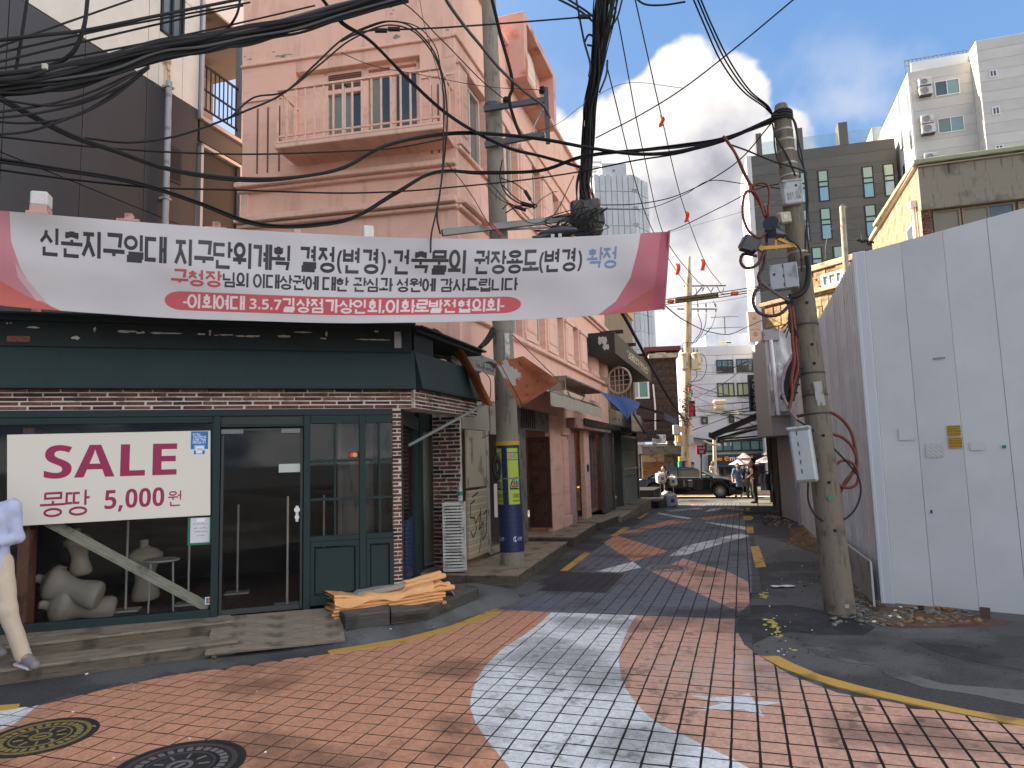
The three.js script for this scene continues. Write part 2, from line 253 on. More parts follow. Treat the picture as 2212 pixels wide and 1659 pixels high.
function hangul(x, ch, X, Y, S, wt = 0.125) {
  const k = ch.charCodeAt(0) - 0xac00, i = INI[floor(k / 588)], v = VOW[floor((k % 588) / 28)], f = FIN[k % 28].trim();
  x.lineWidth = S * wt * (f ? 0.88 : 1); x.lineCap = 'butt'; x.lineJoin = 'miter';
  const B = f ? 0.56 : 0.92, T = 0.07, line = (a, b, c, d) => { x.beginPath(); x.moveTo(X + a * S, Y + b * S); x.lineTo(X + c * S, Y + d * S); x.stroke(); };
  const tall = 'ㅏㅐㅑㅒㅓㅔㅕㅖㅣ'.includes(v), flat = 'ㅗㅛㅜㅠㅡ'.includes(v), head = 'ㅊㅎ'.includes(i) ? 0.1 : 0.02;
  const vert = (q, x0) => { // the upright vowels, x0 the first stroke
    const m = (T + B) / 2, s = { ㅏ: [[0.0, 1]], ㅑ: [[0, 2]], ㅓ: [[0, -1]], ㅕ: [[0, -2]], ㅣ: [[0, 0]], ㅐ: [[-0.06, 3], [0.12, 0]], ㅒ: [[-0.06, 3], [0.12, 0]], ㅔ: [[-0.05, -1], [0.12, 0]], ㅖ: [[-0.05, -2], [0.12, 0]] }[q];
    for (const [dx, arm] of s) { line(x0 + dx, T - 0.05, x0 + dx, B + 0.04); const ys = abs(arm) === 2 ? [m - 0.1, m + 0.1] : arm ? [m] : []; for (const y of ys) { if (arm === 3) line(x0 + dx, y, x0 + 0.12, y); else if (arm > 0) line(x0 + dx, y, x0 + dx + 0.16, y); else line(x0 + dx, y, x0 + dx - 0.17, y); } }
  };
  const horz = (q, x0, x1, yb) => { line(x0, yb, x1, yb); const c = (x0 + x1) / 2, up = 'ㅗㅛ'.includes(q), n = 'ㅛㅠ'.includes(q) ? [c - 0.13, c + 0.13] : q === 'ㅡ' ? [] : [c]; for (const a of n) up ? line(a, yb, a, yb - 0.14) : line(a, yb, a, yb + 0.17); };
  if (tall) { const w = 'ㅐㅔㅒㅖ'.includes(v) ? 0.42 : 0.48; jamo(x, i, X + 0.06 * S, Y + (T + head + 0.04) * S, (w - (v.match(/[ㅓㅕㅔㅖ]/) ? 0.08 : 0)) * S, (B - T - head - 0.1) * S); vert(v, 0.76); }
  else if (flat) { const down = 'ㅜㅠ'.includes(v), yb = f ? (down ? 0.44 : 0.52) : down ? 0.66 : v === 'ㅡ' ? 0.82 : 0.84; jamo(x, i, X + 0.2 * S, Y + (T + head) * S, 0.58 * S, (yb - T - head - (down || v === 'ㅡ' ? 0.14 : 0.24)) * S); horz(v, 0.02, 0.96, yb); }
  else { const h = { ㅘ: 'ㅗ', ㅙ: 'ㅗ', ㅚ: 'ㅗ', ㅝ: 'ㅜ', ㅞ: 'ㅜ', ㅟ: 'ㅜ', ㅢ: 'ㅡ' }[v], r = { ㅘ: 'ㅏ', ㅙ: 'ㅐ', ㅚ: 'ㅣ', ㅝ: 'ㅓ', ㅞ: 'ㅔ', ㅟ: 'ㅣ', ㅢ: 'ㅣ' }[v], down = h === 'ㅜ', yb = f ? (down ? 0.42 : 0.53) : down ? 0.64 : 0.82; jamo(x, i, X + 0.12 * S, Y + (T + head) * S, 0.42 * S, (yb - T - head - (down || h === 'ㅡ' ? 0.13 : 0.22)) * S); horz(h, 0.02, 0.66, yb); vert(r, 0.82); }
  if (f) jamo(x, f, X + 0.2 * S, Y + 0.69 * S, 0.6 * S, 0.25 * S);
}
// text in a line; Latin glyphs from the sans face, syllables drawn stroke by stroke; returns the width
function write(x, text, X, Y, S, color, o = {}) {
  const { wt = 0.125, adv = 0.93, font = 'bold', dry = false, sx = 1 } = o; let p = 0;
  if (!dry) { x.save(); x.translate(X, Y); x.scale(sx, 1); x.fillStyle = x.strokeStyle = color; }
  for (const ch of text) {
    const c = ch.charCodeAt(0);
    if (ch === ' ') { p += S * 0.3; continue; }
    if (c >= 0xac00 && c <= 0xd7a3) { if (!dry) hangul(x, ch, p, -S * 0.86, S, wt); p += S * adv; } else { x.font = `${font} ${S * (o.latin ?? 1)}px sans-serif`; if (!dry) x.fillText(ch, p, 0); p += x.measureText(ch).width + S * (o.gap ?? 0); }
  }
  if (!dry) x.restore(); return p * sx;
}
const writeFit = (x, text, X0, X1, Y, S, color, o = {}) => { const w = write(x, text, 0, 0, S, color, { ...o, dry: true }); return write(x, text, X0, Y, S, color, { ...o, sx: (X1 - X0) / w }); };
// ================================================================ ground, street, markings
{
  const rows = [-40, -12, 0, 3, 6, 9, 12, 16, 20, 26, 32, 40, 60, 100, 200, 500, 1200], cols = [-900, -300, -100, -40, -20, -10, -6, -4, -2, 0, 2, 4, 6, 10, 20, 40, 100, 300, 900];
  const pos = [], uv = [], ix = [];
  for (const s of rows) for (const t of cols) { const [x, z] = XZ(s, t); pos.push(x, -0.013 * max(0, min(s, 60) - 6) - 0.008, z); uv.push(x, z); }
  for (let i = 0; i < rows.length - 1; i++) for (let j = 0; j < cols.length - 1; j++) { const a = i * cols.length + j, b = a + cols.length; ix.push(a, a + 1, b, b, a + 1, b + 1); }
  const g = new THREE.BufferGeometry(); g.setAttribute('position', new THREE.Float32BufferAttribute(pos, 3)); g.setAttribute('uv', new THREE.Float32BufferAttribute(uv, 2)); g.setIndex(ix); g.computeVertexNormals();
  const n = g.attributes.normal; for (let i = 0; i < n.count; i++) if (n.getY(i) < 0) n.setXYZ(i, -n.getX(i), -n.getY(i), -n.getZ(i));
  struct('ground', g, M(0.105, 0.104, 0.102, 0.9, 'asphalt', 5.3, 0.004));
}
const pxST = (l) => l.map(([x, y]) => stOf(x, y));
const c7 = (x, y) => [x / 3, 1106 + y / 3], c8 = (x, y) => [737 + x / 3, 1106 + y / 3], c9 = (x, y) => [1475 + x / 3, 1106 + y / 3], c10 = (x, y) => [1316.7 + 0.1984 * x, 823 + 0.1984 * y];
function inside(poly, s, t) { let r = false; for (let i = 0, j = poly.length - 1; i < poly.length; j = i++) { const [a, b] = poly[i], [c, d] = poly[j]; if (b > t !== d > t && s < ((c - a) * (t - b)) / (d - b) + a) r = !r; } return r; }
// a thin slab on the ground from an outline in street coordinates
function slab(poly, h0, h1, follow = true) {
  const sh = new THREE.Shape(poly.map(([s, t]) => new THREE.Vector2(s, t))), g = new THREE.ExtrudeGeometry(sh, { depth: h1 - h0, bevelEnabled: false }), p = g.attributes.position;
  for (let i = 0; i < p.count; i++) { const [x, z] = XZ(p.getX(i), p.getY(i)); p.setXYZ(i, x, h0 + p.getZ(i) + (follow ? (follow === 2 ? fall : gy)(x, z) : 0), z); }
  g.deleteAttribute('normal'); g.computeVertexNormals(); return uvBox(g);
}
const leftEdge = [[-500, 1690], [0, 1533], c7(250, 1255), c7(700, 1145), c7(1100, 1060), c7(1600, 990), [737, 1409], [870, 1388], [985, 1352], [1060, 1318], [1110, 1296], [1163, 1279], [1210, 1233], [1277, 1194], [1320, 1164], [1364, 1139], [1404, 1116], [1436, 1098], [1452, 1088]];
const rightEdge = [[1596, 1086], [1606, 1110], [1612, 1140], [1620, 1170], [1624, 1225], [1624, 1256], [1625, 1273], [1619, 1306], [1600, 1322], [1588, 1337], [1590, 1359], [1608, 1393], [1642, 1418], [1708, 1459], [1808, 1496], [1975, 1526], [2212, 1569], [2500, 1630]];
const paved = [...pxST([...leftEdge, ...rightEdge]), [2.6, 3.4], [2.0, 3.4], [2.0, -8], [2.6, -8]];
const KW = '#dcdfdf', KO = '#c88f70', KP = '#cb9d87', KS = '#646872', KB = '#2d2d31', KA = '#47464a', KT = '#d6dadc';
function paint(x, q) { // the painted figures of the stamped street, as flat colour
  const fill = (col, l, curve) => { const p = l.map(([a, b]) => q(...stOf(a, b))); x.fillStyle = col; x.beginPath(); p.forEach((v, i) => x[i ? 'lineTo' : 'moveTo'](...v)); x.closePath(); x.fill(); };
  x.fillStyle = KA; x.fillRect(0, 0, 4096, 4096);
  const seam = [[1060, 1316], [1180, 1322], [1376, 1328], [1588, 1335]];
  const wl = [c8(1360, 650), c8(1290, 720), c8(1180, 800), c8(1040, 890), c8(940, 990), c8(880, 1080), c8(845, 1180), c8(832, 1260), c8(870, 1370), c8(930, 1460), c8(1010, 1560), c8(1090, 1659), c8(1290, 1830)];
  const wr = [c8(1915, 670), c8(1860, 760), c8(1812, 880), c8(1800, 960), c8(1815, 1060), c8(1850, 1150), c8(1900, 1220), c8(1980, 1310), c8(2080, 1385), c9(0, 1440), c9(170, 1530), c9(330, 1600), c9(430, 1659), c9(640, 1780)];
  fill(KS, [...leftEdge.slice(8), ...rightEdge.slice(0, 10), ...seam.slice().reverse()]);
  fill(KO, [...leftEdge.slice(0, 10), seam[0], ...wl, [900, 1750], [-500, 1750]]);
  fill(KW, [...wl, ...wr.slice().reverse()]);
  fill(KP, [...wr, [2500, 1740], ...rightEdge.slice(9).reverse()]);
  fill(KW, [[-60, 1545], [83, 1523], [30, 1565], [-60, 1600]]);
  fill(KT, [c9(50, 1190), c9(250, 1200), c9(345, 1190), c9(430, 1173), c9(460, 1225), c9(650, 1235), c9(490, 1260), c9(527, 1327), c9(390, 1278), c9(75, 1285), c9(250, 1240)]);
  fill(KB, [[1154, 1276], [1194, 1234], [1350, 1239], [1310, 1281]]);
  fill(KO, [[1304, 1173], [1330, 1156], [1444, 1191], [1367, 1213]]);
  fill(KO, [[1335, 1152], [1360, 1146], [1456, 1121], [1500, 1126], [1440, 1134], [1380, 1150]]);
  fill(KP, [[1440, 1225], [1475, 1206], [1575, 1236], [1615, 1256], [1623, 1273], [1618, 1306], [1598, 1323], [1475, 1266], [1408, 1235]]);
  fill(KT, [[1444, 1202], [1475, 1181], [1602, 1151], [1619, 1158], [1560, 1174], [1480, 1199]]);
  fill(KT, [[1521, 1127], [1615, 1138], [1613, 1145], [1560, 1136]]); fill(KT, [[1420, 1107], [1495, 1119], [1487, 1122], [1424, 1111]]); fill(KT, [[1287, 1234], [1367, 1213], [1385, 1226], [1340, 1236]]);
  fill(KO, [[1507, 1119], [1606, 1107], [1594, 1114], [1525, 1123]]); fill(KO, [[1565, 1095], [1614, 1101], [1614, 1105], [1570, 1099]]); fill(KO, [[1491, 1090], [1527, 1091], [1520, 1094], [1495, 1094]]);
  fill(KT, [[1436, 1103], [1507, 1097], [1520, 1099], [1450, 1106]]); fill(KT, [[1521, 1106], [1535, 1099], [1565, 1097], [1545, 1103]]);
}
function paintTex(w, h, s0, s1, t0, t1, seed) {
  const c = document.createElement('canvas'); c.width = w; c.height = h; const x = c.getContext('2d');
  paint(x, (s, t) => [((t - t0) / (t1 - t0)) * w, (1 - (s - s0) / (s1 - s0)) * h]);
  const im = x.getImageData(0, 0, w, h), d = im.data, P = floor((s1 - s0) * 2);
  const wear = stOf(...c9(330, 1030)), star = stOf(...c9(350, 1240)), wet = stOf(1600, 1325);
  for (let j = 0; j < h; j++) for (let i = 0; i < w; i++) {
    const k = (j * w + i) * 4, s = lerp(s1, s0, j / h), t = lerp(t0, t1, i / w);
    const a = fbm3(s * 1.6, t * 1.6, seed, 4), b = noise3(s * 30, t * 30, seed + 3), f = noise3(s * 95, t * 95, seed + 5), e = fbm3(s * 7, t * 7, seed + 8, 3);
    let m = 1 - 0.26 * sm(a, 0.5, 0.74) - 0.1 * (b - 0.5) - 0.16 * (f - 0.4), spot = sm(e, 0.64, 0.76) * sm(t, -3.2, -1.2) * 0.5;
    m *= 1 - 0.45 * spot * (b > 0.42 ? 1 : 0.3); m *= 1 - 0.5 * sm(hypot((s - wet[0]) * 1.2, (t - wet[1]) * 0.35), 0.5, 0.1) * (0.6 + b * 0.5);
    const wr = sm(hypot(s - wear[0], (t - wear[1]) * 0.8), 0.75, 0.15) * sm(e + b * 0.35, 0.5, 0.75) * 0.4; // worn, chalky paint
    for (let q = 0; q < 3; q++) d[k + q] = clamp(lerp(d[k + q] * m, [186, 180, 176][q], wr) / 255) * 255;
  }
  x.putImageData(im, 0, 0); const t = new THREE.CanvasTexture(c); t.colorSpace = THREE.SRGBColorSpace; t.magFilter = THREE.LinearFilter; return t;
}
{
  const base = struct('street', slab(paved, -0.02, -0.0065, 2), M(0.03, 0.025, 0.022, 0.95, 'asphalt', 1.7));
  const mats = [[2.2, 13.2, -7.5, 3.5, paintTex(2048, 2048, 2.2, 13.2, -7.5, 3.5, 4)], [13.2, 38, -5.5, 3, paintTex(1024, 2048, 13.2, 38, -5.5, 3, 17)]].map(([a, b, c, d, t]) => ({ a, b, c, d, m: new THREE.MeshStandardMaterial({ map: t, roughness: 0.72, bumpMap: rep(TX.asphaltB, 1, 1), bumpScale: 0.0012 }) }));
  const Q = 0.162, list = [];
  for (let i = 0; i < 222; i++) for (let j = -50; j < 24; j++) {
    const s = 2.25 + (i + 0.5) * Q, t = (j + 0.5) * Q; if (s > 37) continue;
    const [x, z] = XZ(s, t); if (inside(paved, s, t) || inside(paved, s + 0.06, t) || inside(paved, s, t + 0.06) || inside(paved, s, t - 0.06)) {
      const e = camera.position, v = V(x, 0, z).applyMatrix4(camera.matrixWorldInverse); const px = (v.x / -v.z) * FPX, py = (v.y / -v.z) * FPX;
      list.push({ s, t, x, z, seen: abs(px) < CX + 40 && py > -CY - 40, d: hypot(x, z) });
    }
  }
  list.sort((p, q) => (p.seen === q.seen ? p.d - q.d : p.seen ? -1 : 1));
  const makeBlock = (o, local) => {
    const near = o.s < 13.2, gr = lerp(0.0018, 0.0048, sm(o.t, -2.3, 1.1)), gs = lerp(0.0022, 0.0034, sm(o.t, -2.5, 0.6)), bev = lerp(0.0024, 0.0036, sm(o.t, -2.6, 0.6)), h = Q / 2, j = () => rnd(-0.0022, 0.0022), y = fall(o.x, o.z) + rnd(-0.0012, 0.0012), tilt = rnd(-0.0012, 0.0012);
    const c = [[-h + gs, -h + gr], [h - gs, -h + gr], [h - gs, h - gr], [-h + gs, h - gr]].map(([a, b]) => [a + j(), b + j()]), k = near ? mats[0] : mats[1], pos = [], uv = [];
    const pt = ([a, b], yy) => { const [x, z] = XZ(o.s + a, o.t + b); pos.push(x, y + yy + a * tilt * 8, z); uv.push((o.t + b - k.c) / (k.d - k.c), (o.s + a - k.a) / (k.b - k.a)); };
    const inn = c.map(([a, b]) => [a - Math.sign(a) * (bev + rnd(0, 0.0015)), b - Math.sign(b) * (bev + rnd(0, 0.0015))]), quad = (a, b, d, e, ya, yd) => { pt(a, ya); pt(b, ya); pt(d, yd); pt(a, ya); pt(d, yd); pt(e, yd); };
    quad(inn[0], inn[3], inn[2], inn[1], 0.001, 0.001);
    for (let q = 0; q < 4; q++) { const n = (q + 1) % 4; quad(inn[q], inn[n], c[n], c[q], 0.001, -0.008); }
    const g = new THREE.BufferGeometry(); g.setAttribute('position', new THREE.Float32BufferAttribute(pos, 3)); g.setAttribute('uv', new THREE.Float32BufferAttribute(uv, 2)); g.computeVertexNormals(); g.addGroup(0, 6, 0); g.addGroup(6, 24, 1); return g;
  };
  const grout = M(0.085, 0.068, 0.06, 0.95, 'asphalt', 1.7), groutL = M(0.2, 0.125, 0.09, 0.95, 'asphalt', 1.7), rest = [[], [], []], cut = (g, a, n) => { const q = new THREE.BufferGeometry(); for (const k of ['position', 'normal', 'uv']) { const t = g.attributes[k]; q.setAttribute(k, new THREE.BufferAttribute(t.array.slice(a * t.itemSize, (a + n) * t.itemSize), t.itemSize)); } return q; };
  list.forEach((o, n) => { const g = makeBlock(o); if (n < 300) part('paving_block', g, [mats[0].m, o.t + rnd(-0.5, 0.5) < -2.2 ? groutL : grout], base); else rest[o.s < 13.2 ? (o.t + rnd(-0.5, 0.5) < -2.2 ? 2 : 0) : 1].push(g); });
  rest.forEach((r, i) => { part('paving_blocks', r.map((g) => cut(g, 0, 6)), mats[i % 2].m, base).userData.kind = 'stuff'; part('paving_joints', r.map((g) => cut(g, 6, 24)), i === 2 ? groutL : grout, base).userData.kind = 'stuff'; });
  struct('junction_paving', slab([[37.2, -16], [37.2, 9], [42.5, 9], [42.5, -16]], -0.03, -0.004, 2), M(0.42, 0.26, 0.18, 0.85, 'grime', 1.6)); struct('pale_paving_band', slab([[36.3, -14], [36.3, 8], [37.17, 8], [37.17, -14]], -0.03, -0.003, 2), M(0.45, 0.44, 0.42, 0.85, 'grime', 1.6));
  // painted lines
  const yel = M(0.52, 0.31, 0.055, 0.7, 'grime', 0.9, 0.001), yel2 = M(0.55, 0.45, 0.08, 0.8, 'grime', 0.25, 0.001);
  const line = (name, l, m = yel) => struct(name, slab(pxST(l), -0.012, 0.0035, 2), m);
  line('yellow_line', [[707, 1406], [737, 1401], [870, 1379], [970, 1353], [1030, 1330], [1060, 1316], [1075, 1314], [1087, 1319], [1060, 1331], [1014, 1348], [940, 1371], [870, 1389], [790, 1402], [713, 1414]]);
  line('yellow_line', [c9(500, 935), c9(620, 935), c9(720, 985), c9(900, 1060), c9(1150, 1130), c9(1500, 1210), c9(1850, 1285), c9(2212, 1345), c9(2500, 1400), c9(2500, 1450), c9(2212, 1390), c9(2000, 1345), c9(1700, 1290), c9(1300, 1205), c9(1000, 1135), c9(800, 1070), c9(640, 1010), c9(550, 960)]);
  line('yellow_line', [[-60, 1528], c7(130, 1245), c7(115, 1275), [-60, 1545]]);
  line('yellow_dash', [c8(1420, 380), c8(1470, 380), c8(1620, 265), c8(1575, 262)]);
  line('yellow_dash', [c8(1740, 158), c8(1785, 155), c8(1880, 100), c8(1830, 100)]);
  line('yellow_dash', [c10(300, 1500), c10(400, 1440), c10(430, 1440), c10(340, 1500)]);
  line('yellow_dash', [c9(438, 225), c9(492, 220), c9(540, 355), c9(472, 362)]);
  line('yellow_dash', [c9(410, 95), c9(455, 95), c9(462, 138), c9(418, 138)]);
  line('yellow_dash', [c9(390, 25), c9(440, 25), c9(462, 40), c9(440, 52), c9(395, 52)]);
  line('yellow_dash', [c10(1480, 1385), c10(1530, 1380), c10(1530, 1410), c10(1490, 1410)]);
  const flakes = []; // the worn dashes by the concrete post
  for (const [a, b, c, d, n] of [[495, 515, 560, 552, 7], [530, 682, 600, 730, 8], [565, 720, 632, 790, 9], [690, 878, 735, 890, 2], [605, 795, 640, 808, 2]]) for (let i = 0; i < n; i++) { const x = lerp(a, c, rnd()), y = lerp(b, d, (i + rnd()) / n), w = rnd(8, 24), h = rnd(3, 7); flakes.push(slab(pxST([c9(x - w, y - h * 0.4), c9(x - w * 0.3, y - h), c9(x + w * 0.8, y - h * 0.7), c9(x + w, y + h * 0.3), c9(x + w * 0.2, y + h), c9(x - w * 0.7, y + h * 0.6)]), -0.02, -0.0045)); }
  struct('worn_yellow_paint', flakes, yel2, 'stuff', 'worn flakes of yellow road paint beside the leaning concrete post', 'road paint');
  // asphalt repairs by the fence
  const patch = (l, m) => struct('asphalt_patch', slab(pxST(l), -0.02, -0.0055), m);
  const drk = M(0.045, 0.045, 0.048, 0.88, 'asphalt', 1.9, 0.004), lgt = M(0.15, 0.15, 0.146, 0.92, 'asphalt', 2.3, 0.004), bl = M(0.03, 0.03, 0.033, 0.8, 'asphalt', 1.3, 0.003);
  patch([c9(370, 650), c9(440, 600), c9(700, 600), c9(930, 640), c9(1120, 690), c9(1250, 740), c9(1180, 790), c9(900, 790), c9(700, 770), c9(560, 800), c9(460, 850), c9(390, 830), c9(350, 740)], bl);
  patch([c9(800, 880), c9(900, 870), c9(1120, 910), c9(1275, 965), c9(1240, 990), c9(1080, 970), c9(900, 930)], lgt);
  patch([c9(1280, 1020), c9(1400, 1030), c9(1700, 1110), c9(2212, 1150), c9(2300, 1260), c9(1900, 1180), c9(1560, 1130), c9(1340, 1060)], lgt);
  patch([c9(1500, 840), c9(1800, 860), c9(2212, 940), c9(2400, 1010), c9(2212, 1020), c9(1850, 960), c9(1600, 890)], drk);
  patch([c9(620, 160), c9(660, 165), c9(690, 220), c9(640, 228), c9(612, 200)], lgt);
  { const fr = new Fr(-1.31, -7.86, 73.4), g = sheet((u, v) => { const p = fr.p(lerp(-1.4, 1.8, u), 0, lerp(-2.45, 0.95, v)); p.y = gy(p.x, p.z) - lerp(0.016, 0.0065, sm(apron(p.x, p.z), 0, 0.012)); return p; }, 40, 50, 0.002); planarUV(g, 'X', 'Z'); struct('asphalt_apron', g, M(0.105, 0.104, 0.102, 0.9, 'asphalt', 5.3, 0.004)); }
  // soil and rubble under the fence
  const soil = M(0.13, 0.075, 0.042, 1, 'grime', 0.7, 0.02);
  struct('bare_soil', [slab(pxST([c9(1200, 690), c9(1300, 620), c9(1420, 625), c9(1700, 655), c9(2050, 700), c9(2120, 715), c9(1900, 740), c9(1600, 745), c9(1350, 740)]), -0.02, 0.004), slab(pxST([c9(700, 110), c9(860, 95), c9(905, 190), c9(1000, 330), c9(900, 270), c9(790, 240), c9(700, 200)]), -0.02, 0.003), slab(pxST([c9(1060, 380), c9(1100, 400), c9(1320, 620), c9(1250, 640), c9(1120, 560)]), -0.02, 0.003)], soil);
}
function chips(name, label, cat, boxes, m, seed) { // broken bits lying about
  seedNow = seed; const gs = [];
  for (const [x0, y0, x1, y1, n, r0, r1] of boxes) for (let i = 0; i < n; i++) {
    const p = G(lerp(x0, x1, rnd()), lerp(y0, y1, rnd())), r = rnd(r0, r1) * (rnd() < 0.12 ? 1.8 : 1), g = new THREE.DodecahedronGeometry(r, 0); g.scale(rnd(0.7, 1.6), rnd(0.25, 0.6), rnd(0.6, 1.2)); g.rotateY(rnd(0, 6)); g.rotateX(rnd(-0.3, 0.3)); g.translate(p.x, gy(p.x, p.z) + r * 0.15, p.z); gs.push(uvBox(g));
  }
  return struct(name, gs, m, 'stuff', label, cat);
}
chips('rubble', 'grey broken concrete and stone rubble along the foot of the white fence', 'rubble', [[1835, 1225, 1912, 1330, 80, 0.012, 0.05], [1790, 1320, 2010, 1352, 80, 0.008, 0.03], [1900, 1312, 2090, 1345, 70, 0.01, 0.03], [1655, 1110, 1720, 1138, 70, 0.02, 0.07]], M(0.2, 0.18, 0.15, 0.95, 'grime', 0.12, 0.004), 5);
chips('rubble', 'dark asphalt crumbs and grit scattered round the leaning concrete post', 'rubble', [[1590, 1300, 1800, 1420, 90, 0.004, 0.012], [1650, 1180, 1790, 1320, 60, 0.004, 0.014], [1800, 1340, 2212, 1480, 60, 0.004, 0.01], [1650, 1112, 1700, 1135, 50, 0.03, 0.08]], M(0.07, 0.065, 0.06, 0.95), 6);
chips('litter', 'small pale scraps of litter scattered on the road surface', 'litter', [[1655, 1180, 1800, 1420, 26, 0.004, 0.014], [100, 1440, 700, 1640, 14, 0.004, 0.008], [760, 1330, 1090, 1380, 6, 0.004, 0.01], [1400, 1350, 1700, 1560, 8, 0.003, 0.006], [1880, 1260, 1980, 1345, 18, 0.01, 0.03]], M(0.75, 0.74, 0.7, 0.8), 8);
chips('scattered_twigs', 'brown leaves and straw litter on the soil beside the fence', 'leaf litter', [[1700, 1140, 1772, 1178, 120, 0.01, 0.04], [1930, 1312, 2120, 1346, 60, 0.008, 0.03]], M(0.3, 0.16, 0.06, 0.9, 'grime', 0.2), 9);
solo('paper_scrap', 'crumpled white paper scrap lying on the asphalt left of the leaning post', 'paper', (() => { const p = G(...c9(645, 485)); return sheet((u, v) => { const [x, z] = [p.x + (u - 0.5) * 0.3, p.z + (v - 0.5) * 0.12]; return V(x, gy(x, z) + 0.005 + 0.02 * noise3(u * 5, v * 4, 2), z); }, 10, 6, 0.002); })(), M(0.75, 0.74, 0.72, 0.8));

// ---------------------------------------------------------------- manhole covers
function manhole(px, py, r, label, colors, turn) {
  const p = G(px, py), t = thing('manhole_cover', label, 'manhole cover', V(p.x, gy(p.x, p.z), p.z)); t.rotation.y = turn;
  const ring = (r0, r1, h) => lathe([[r0, 0], [r0, h], [r1, h], [r1, 0]], 48);
  part('frame_ring', ring(r * 0.93, r, 0.006), colors[0], t);
  part('disc', lathe([[0, 0.0025], [r * 0.925, 0.0025], [r * 0.925, -0.01]], 48), colors[0], t);
  part('outer_band', ring(r * 0.78, r * 0.86, 0.0062), colors[1], t); part('inner_band', ring(r * 0.5, r * 0.535, 0.006), colors[1], t);
  const studs = []; for (let i = 0; i < 28; i++) { const a = (i / 28) * 2 * PI; const g = bx(-r * 0.045, r * 0.045, 0, 0.006, r * 0.6, r * 0.72, 0.002); g.rotateY(a); studs.push(g); }
  for (let i = 0; i < 9; i++) { const a = (i / 9) * 2 * PI, g = bx(-r * 0.02, r * 0.02, 0, 0.006, r * 0.28, r * 0.45, 0.002); g.rotateY(a); studs.push(g); }
  part('relief_studs', studs, colors[2], t).userData.kind = 'stuff';
  part('hub', [ring(r * 0.14, r * 0.2, 0.0065), bx(-r * 0.1, r * 0.1, 0.002, 0.006, -r * 0.03, r * 0.03, 0.001)], colors[2], t);
}
const iron = M(0.035, 0.03, 0.03, 0.6, 'grime', 0.4, 0.002, { metalness: 0.4 }), ironD = M(0.085, 0.08, 0.08, 0.55, 'grime', 0.2, 0.002, { metalness: 0.4 }), ylw = M(0.24, 0.18, 0.055, 0.7, 'grime', 0.15, 0.002);
manhole(88, 1592, 0.34, 'round iron manhole cover with worn yellow painted ring at the left edge', [iron, ylw, ylw], 0.4);
manhole(388, 1655, 0.37, 'round dark iron manhole cover without paint in the orange paving', [iron, ironD, M(0.14, 0.14, 0.14, 0.6, 'grime', 0.2)], 1.1);
manhole(1440, 1228, 0.36, 'round pale grey manhole cover in the orange paint farther up the street', [M(0.2, 0.19, 0.18, 0.8, 'grime', 0.3), M(0.26, 0.25, 0.24, 0.8), M(0.11, 0.1, 0.1, 0.8)], 0.2);
// ================================================================ left side: green corner shop
const FG = new Fr(-1.31, -7.86, 73.4), FP = new Fr(0.83, -15.99, 18, 0), FF = new Fr(-0.81, -11.0, 101), FD = new Fr(-5.2, -13.5, 18), FA = new Fr(-1.28, -7.95, -3.1), FB = new Fr(-1.43, -10.69, 18), FBd = new Fr(-1.13, -7.95, 18);
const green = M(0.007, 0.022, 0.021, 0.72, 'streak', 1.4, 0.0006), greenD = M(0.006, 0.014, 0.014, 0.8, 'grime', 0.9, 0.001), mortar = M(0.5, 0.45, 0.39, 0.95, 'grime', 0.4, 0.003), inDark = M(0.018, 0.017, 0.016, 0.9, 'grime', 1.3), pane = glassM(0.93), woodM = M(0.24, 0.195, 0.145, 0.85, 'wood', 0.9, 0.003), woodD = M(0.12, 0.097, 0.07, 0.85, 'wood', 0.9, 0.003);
const brickMs = [[0.16, 0.06, 0.045], [0.21, 0.085, 0.06], [0.08, 0.035, 0.03], [0.27, 0.125, 0.095], [0.05, 0.03, 0.03], [0.185, 0.075, 0.06]].map((c) => M(...c, 0.9, 'brick', 0.35, 0.004));
const brickLib = new Map();
function bricks(parent, u0, u1, v0, v1, w, L, H, gap, seed, frame = null) { // single bricks in running bond, standing proud of the mortar
  seedNow = seed; let row = 0;
  for (let v = v0 + gap * 0.5; v + H <= v1 + 0.012; v += H + gap, row++) for (let u = u0 - (row % 2 ? L * 0.5 : L * rnd(0.05, 0.2)); u < u1; ) {
    const l = L * rnd(0.86, 1.1), a = max(u, u0 + 0.002), b = min(u + l, u1 - 0.002);
    if (b - a > 0.025) {
      const k = floor(rnd(0, 3)), q = [round2(b - a), H, k].join();
      if (!brickLib.has(q)) { const g = chamfer(b - a - 0.001, H * rnd(0.9, 1.04), 0.024, 0.006), p = g.attributes.position; for (let i = 0; i < p.count; i++) p.setXYZ(i, p.getX(i) + 0.004 * (noise3(p.getX(i) * 30 + k, p.getY(i) * 50, k) - 0.5), p.getY(i) + 0.003 * (noise3(p.getX(i) * 25, p.getY(i) * 50 + k, 3 + k) - 0.5), p.getZ(i)); g.computeVertexNormals(); brickLib.set(q, uvBox(g, k * 0.37 + seed)); }
      const m = new THREE.Mesh(brickLib.get(q), brickMs[floor(pow(rnd(), 1.2) * 6)]); m.name = 'brick'; m.castShadow = m.receiveShadow = true;
      const X = (a + b) / 2, Y = v + H / 2, Z = w + rnd(-0.003, 0.003);
      if (frame) { m.position.copy(frame(X, Y, Z)); m.rotation.y = frame.turn || 0; } else m.position.set(X, Y, Z);
      m.rotation.z = rnd(-0.006, 0.006); parent.add(m);
    }
    u += l + gap;
  }
}
const round2 = (x) => Math.round(x * 40) / 40;
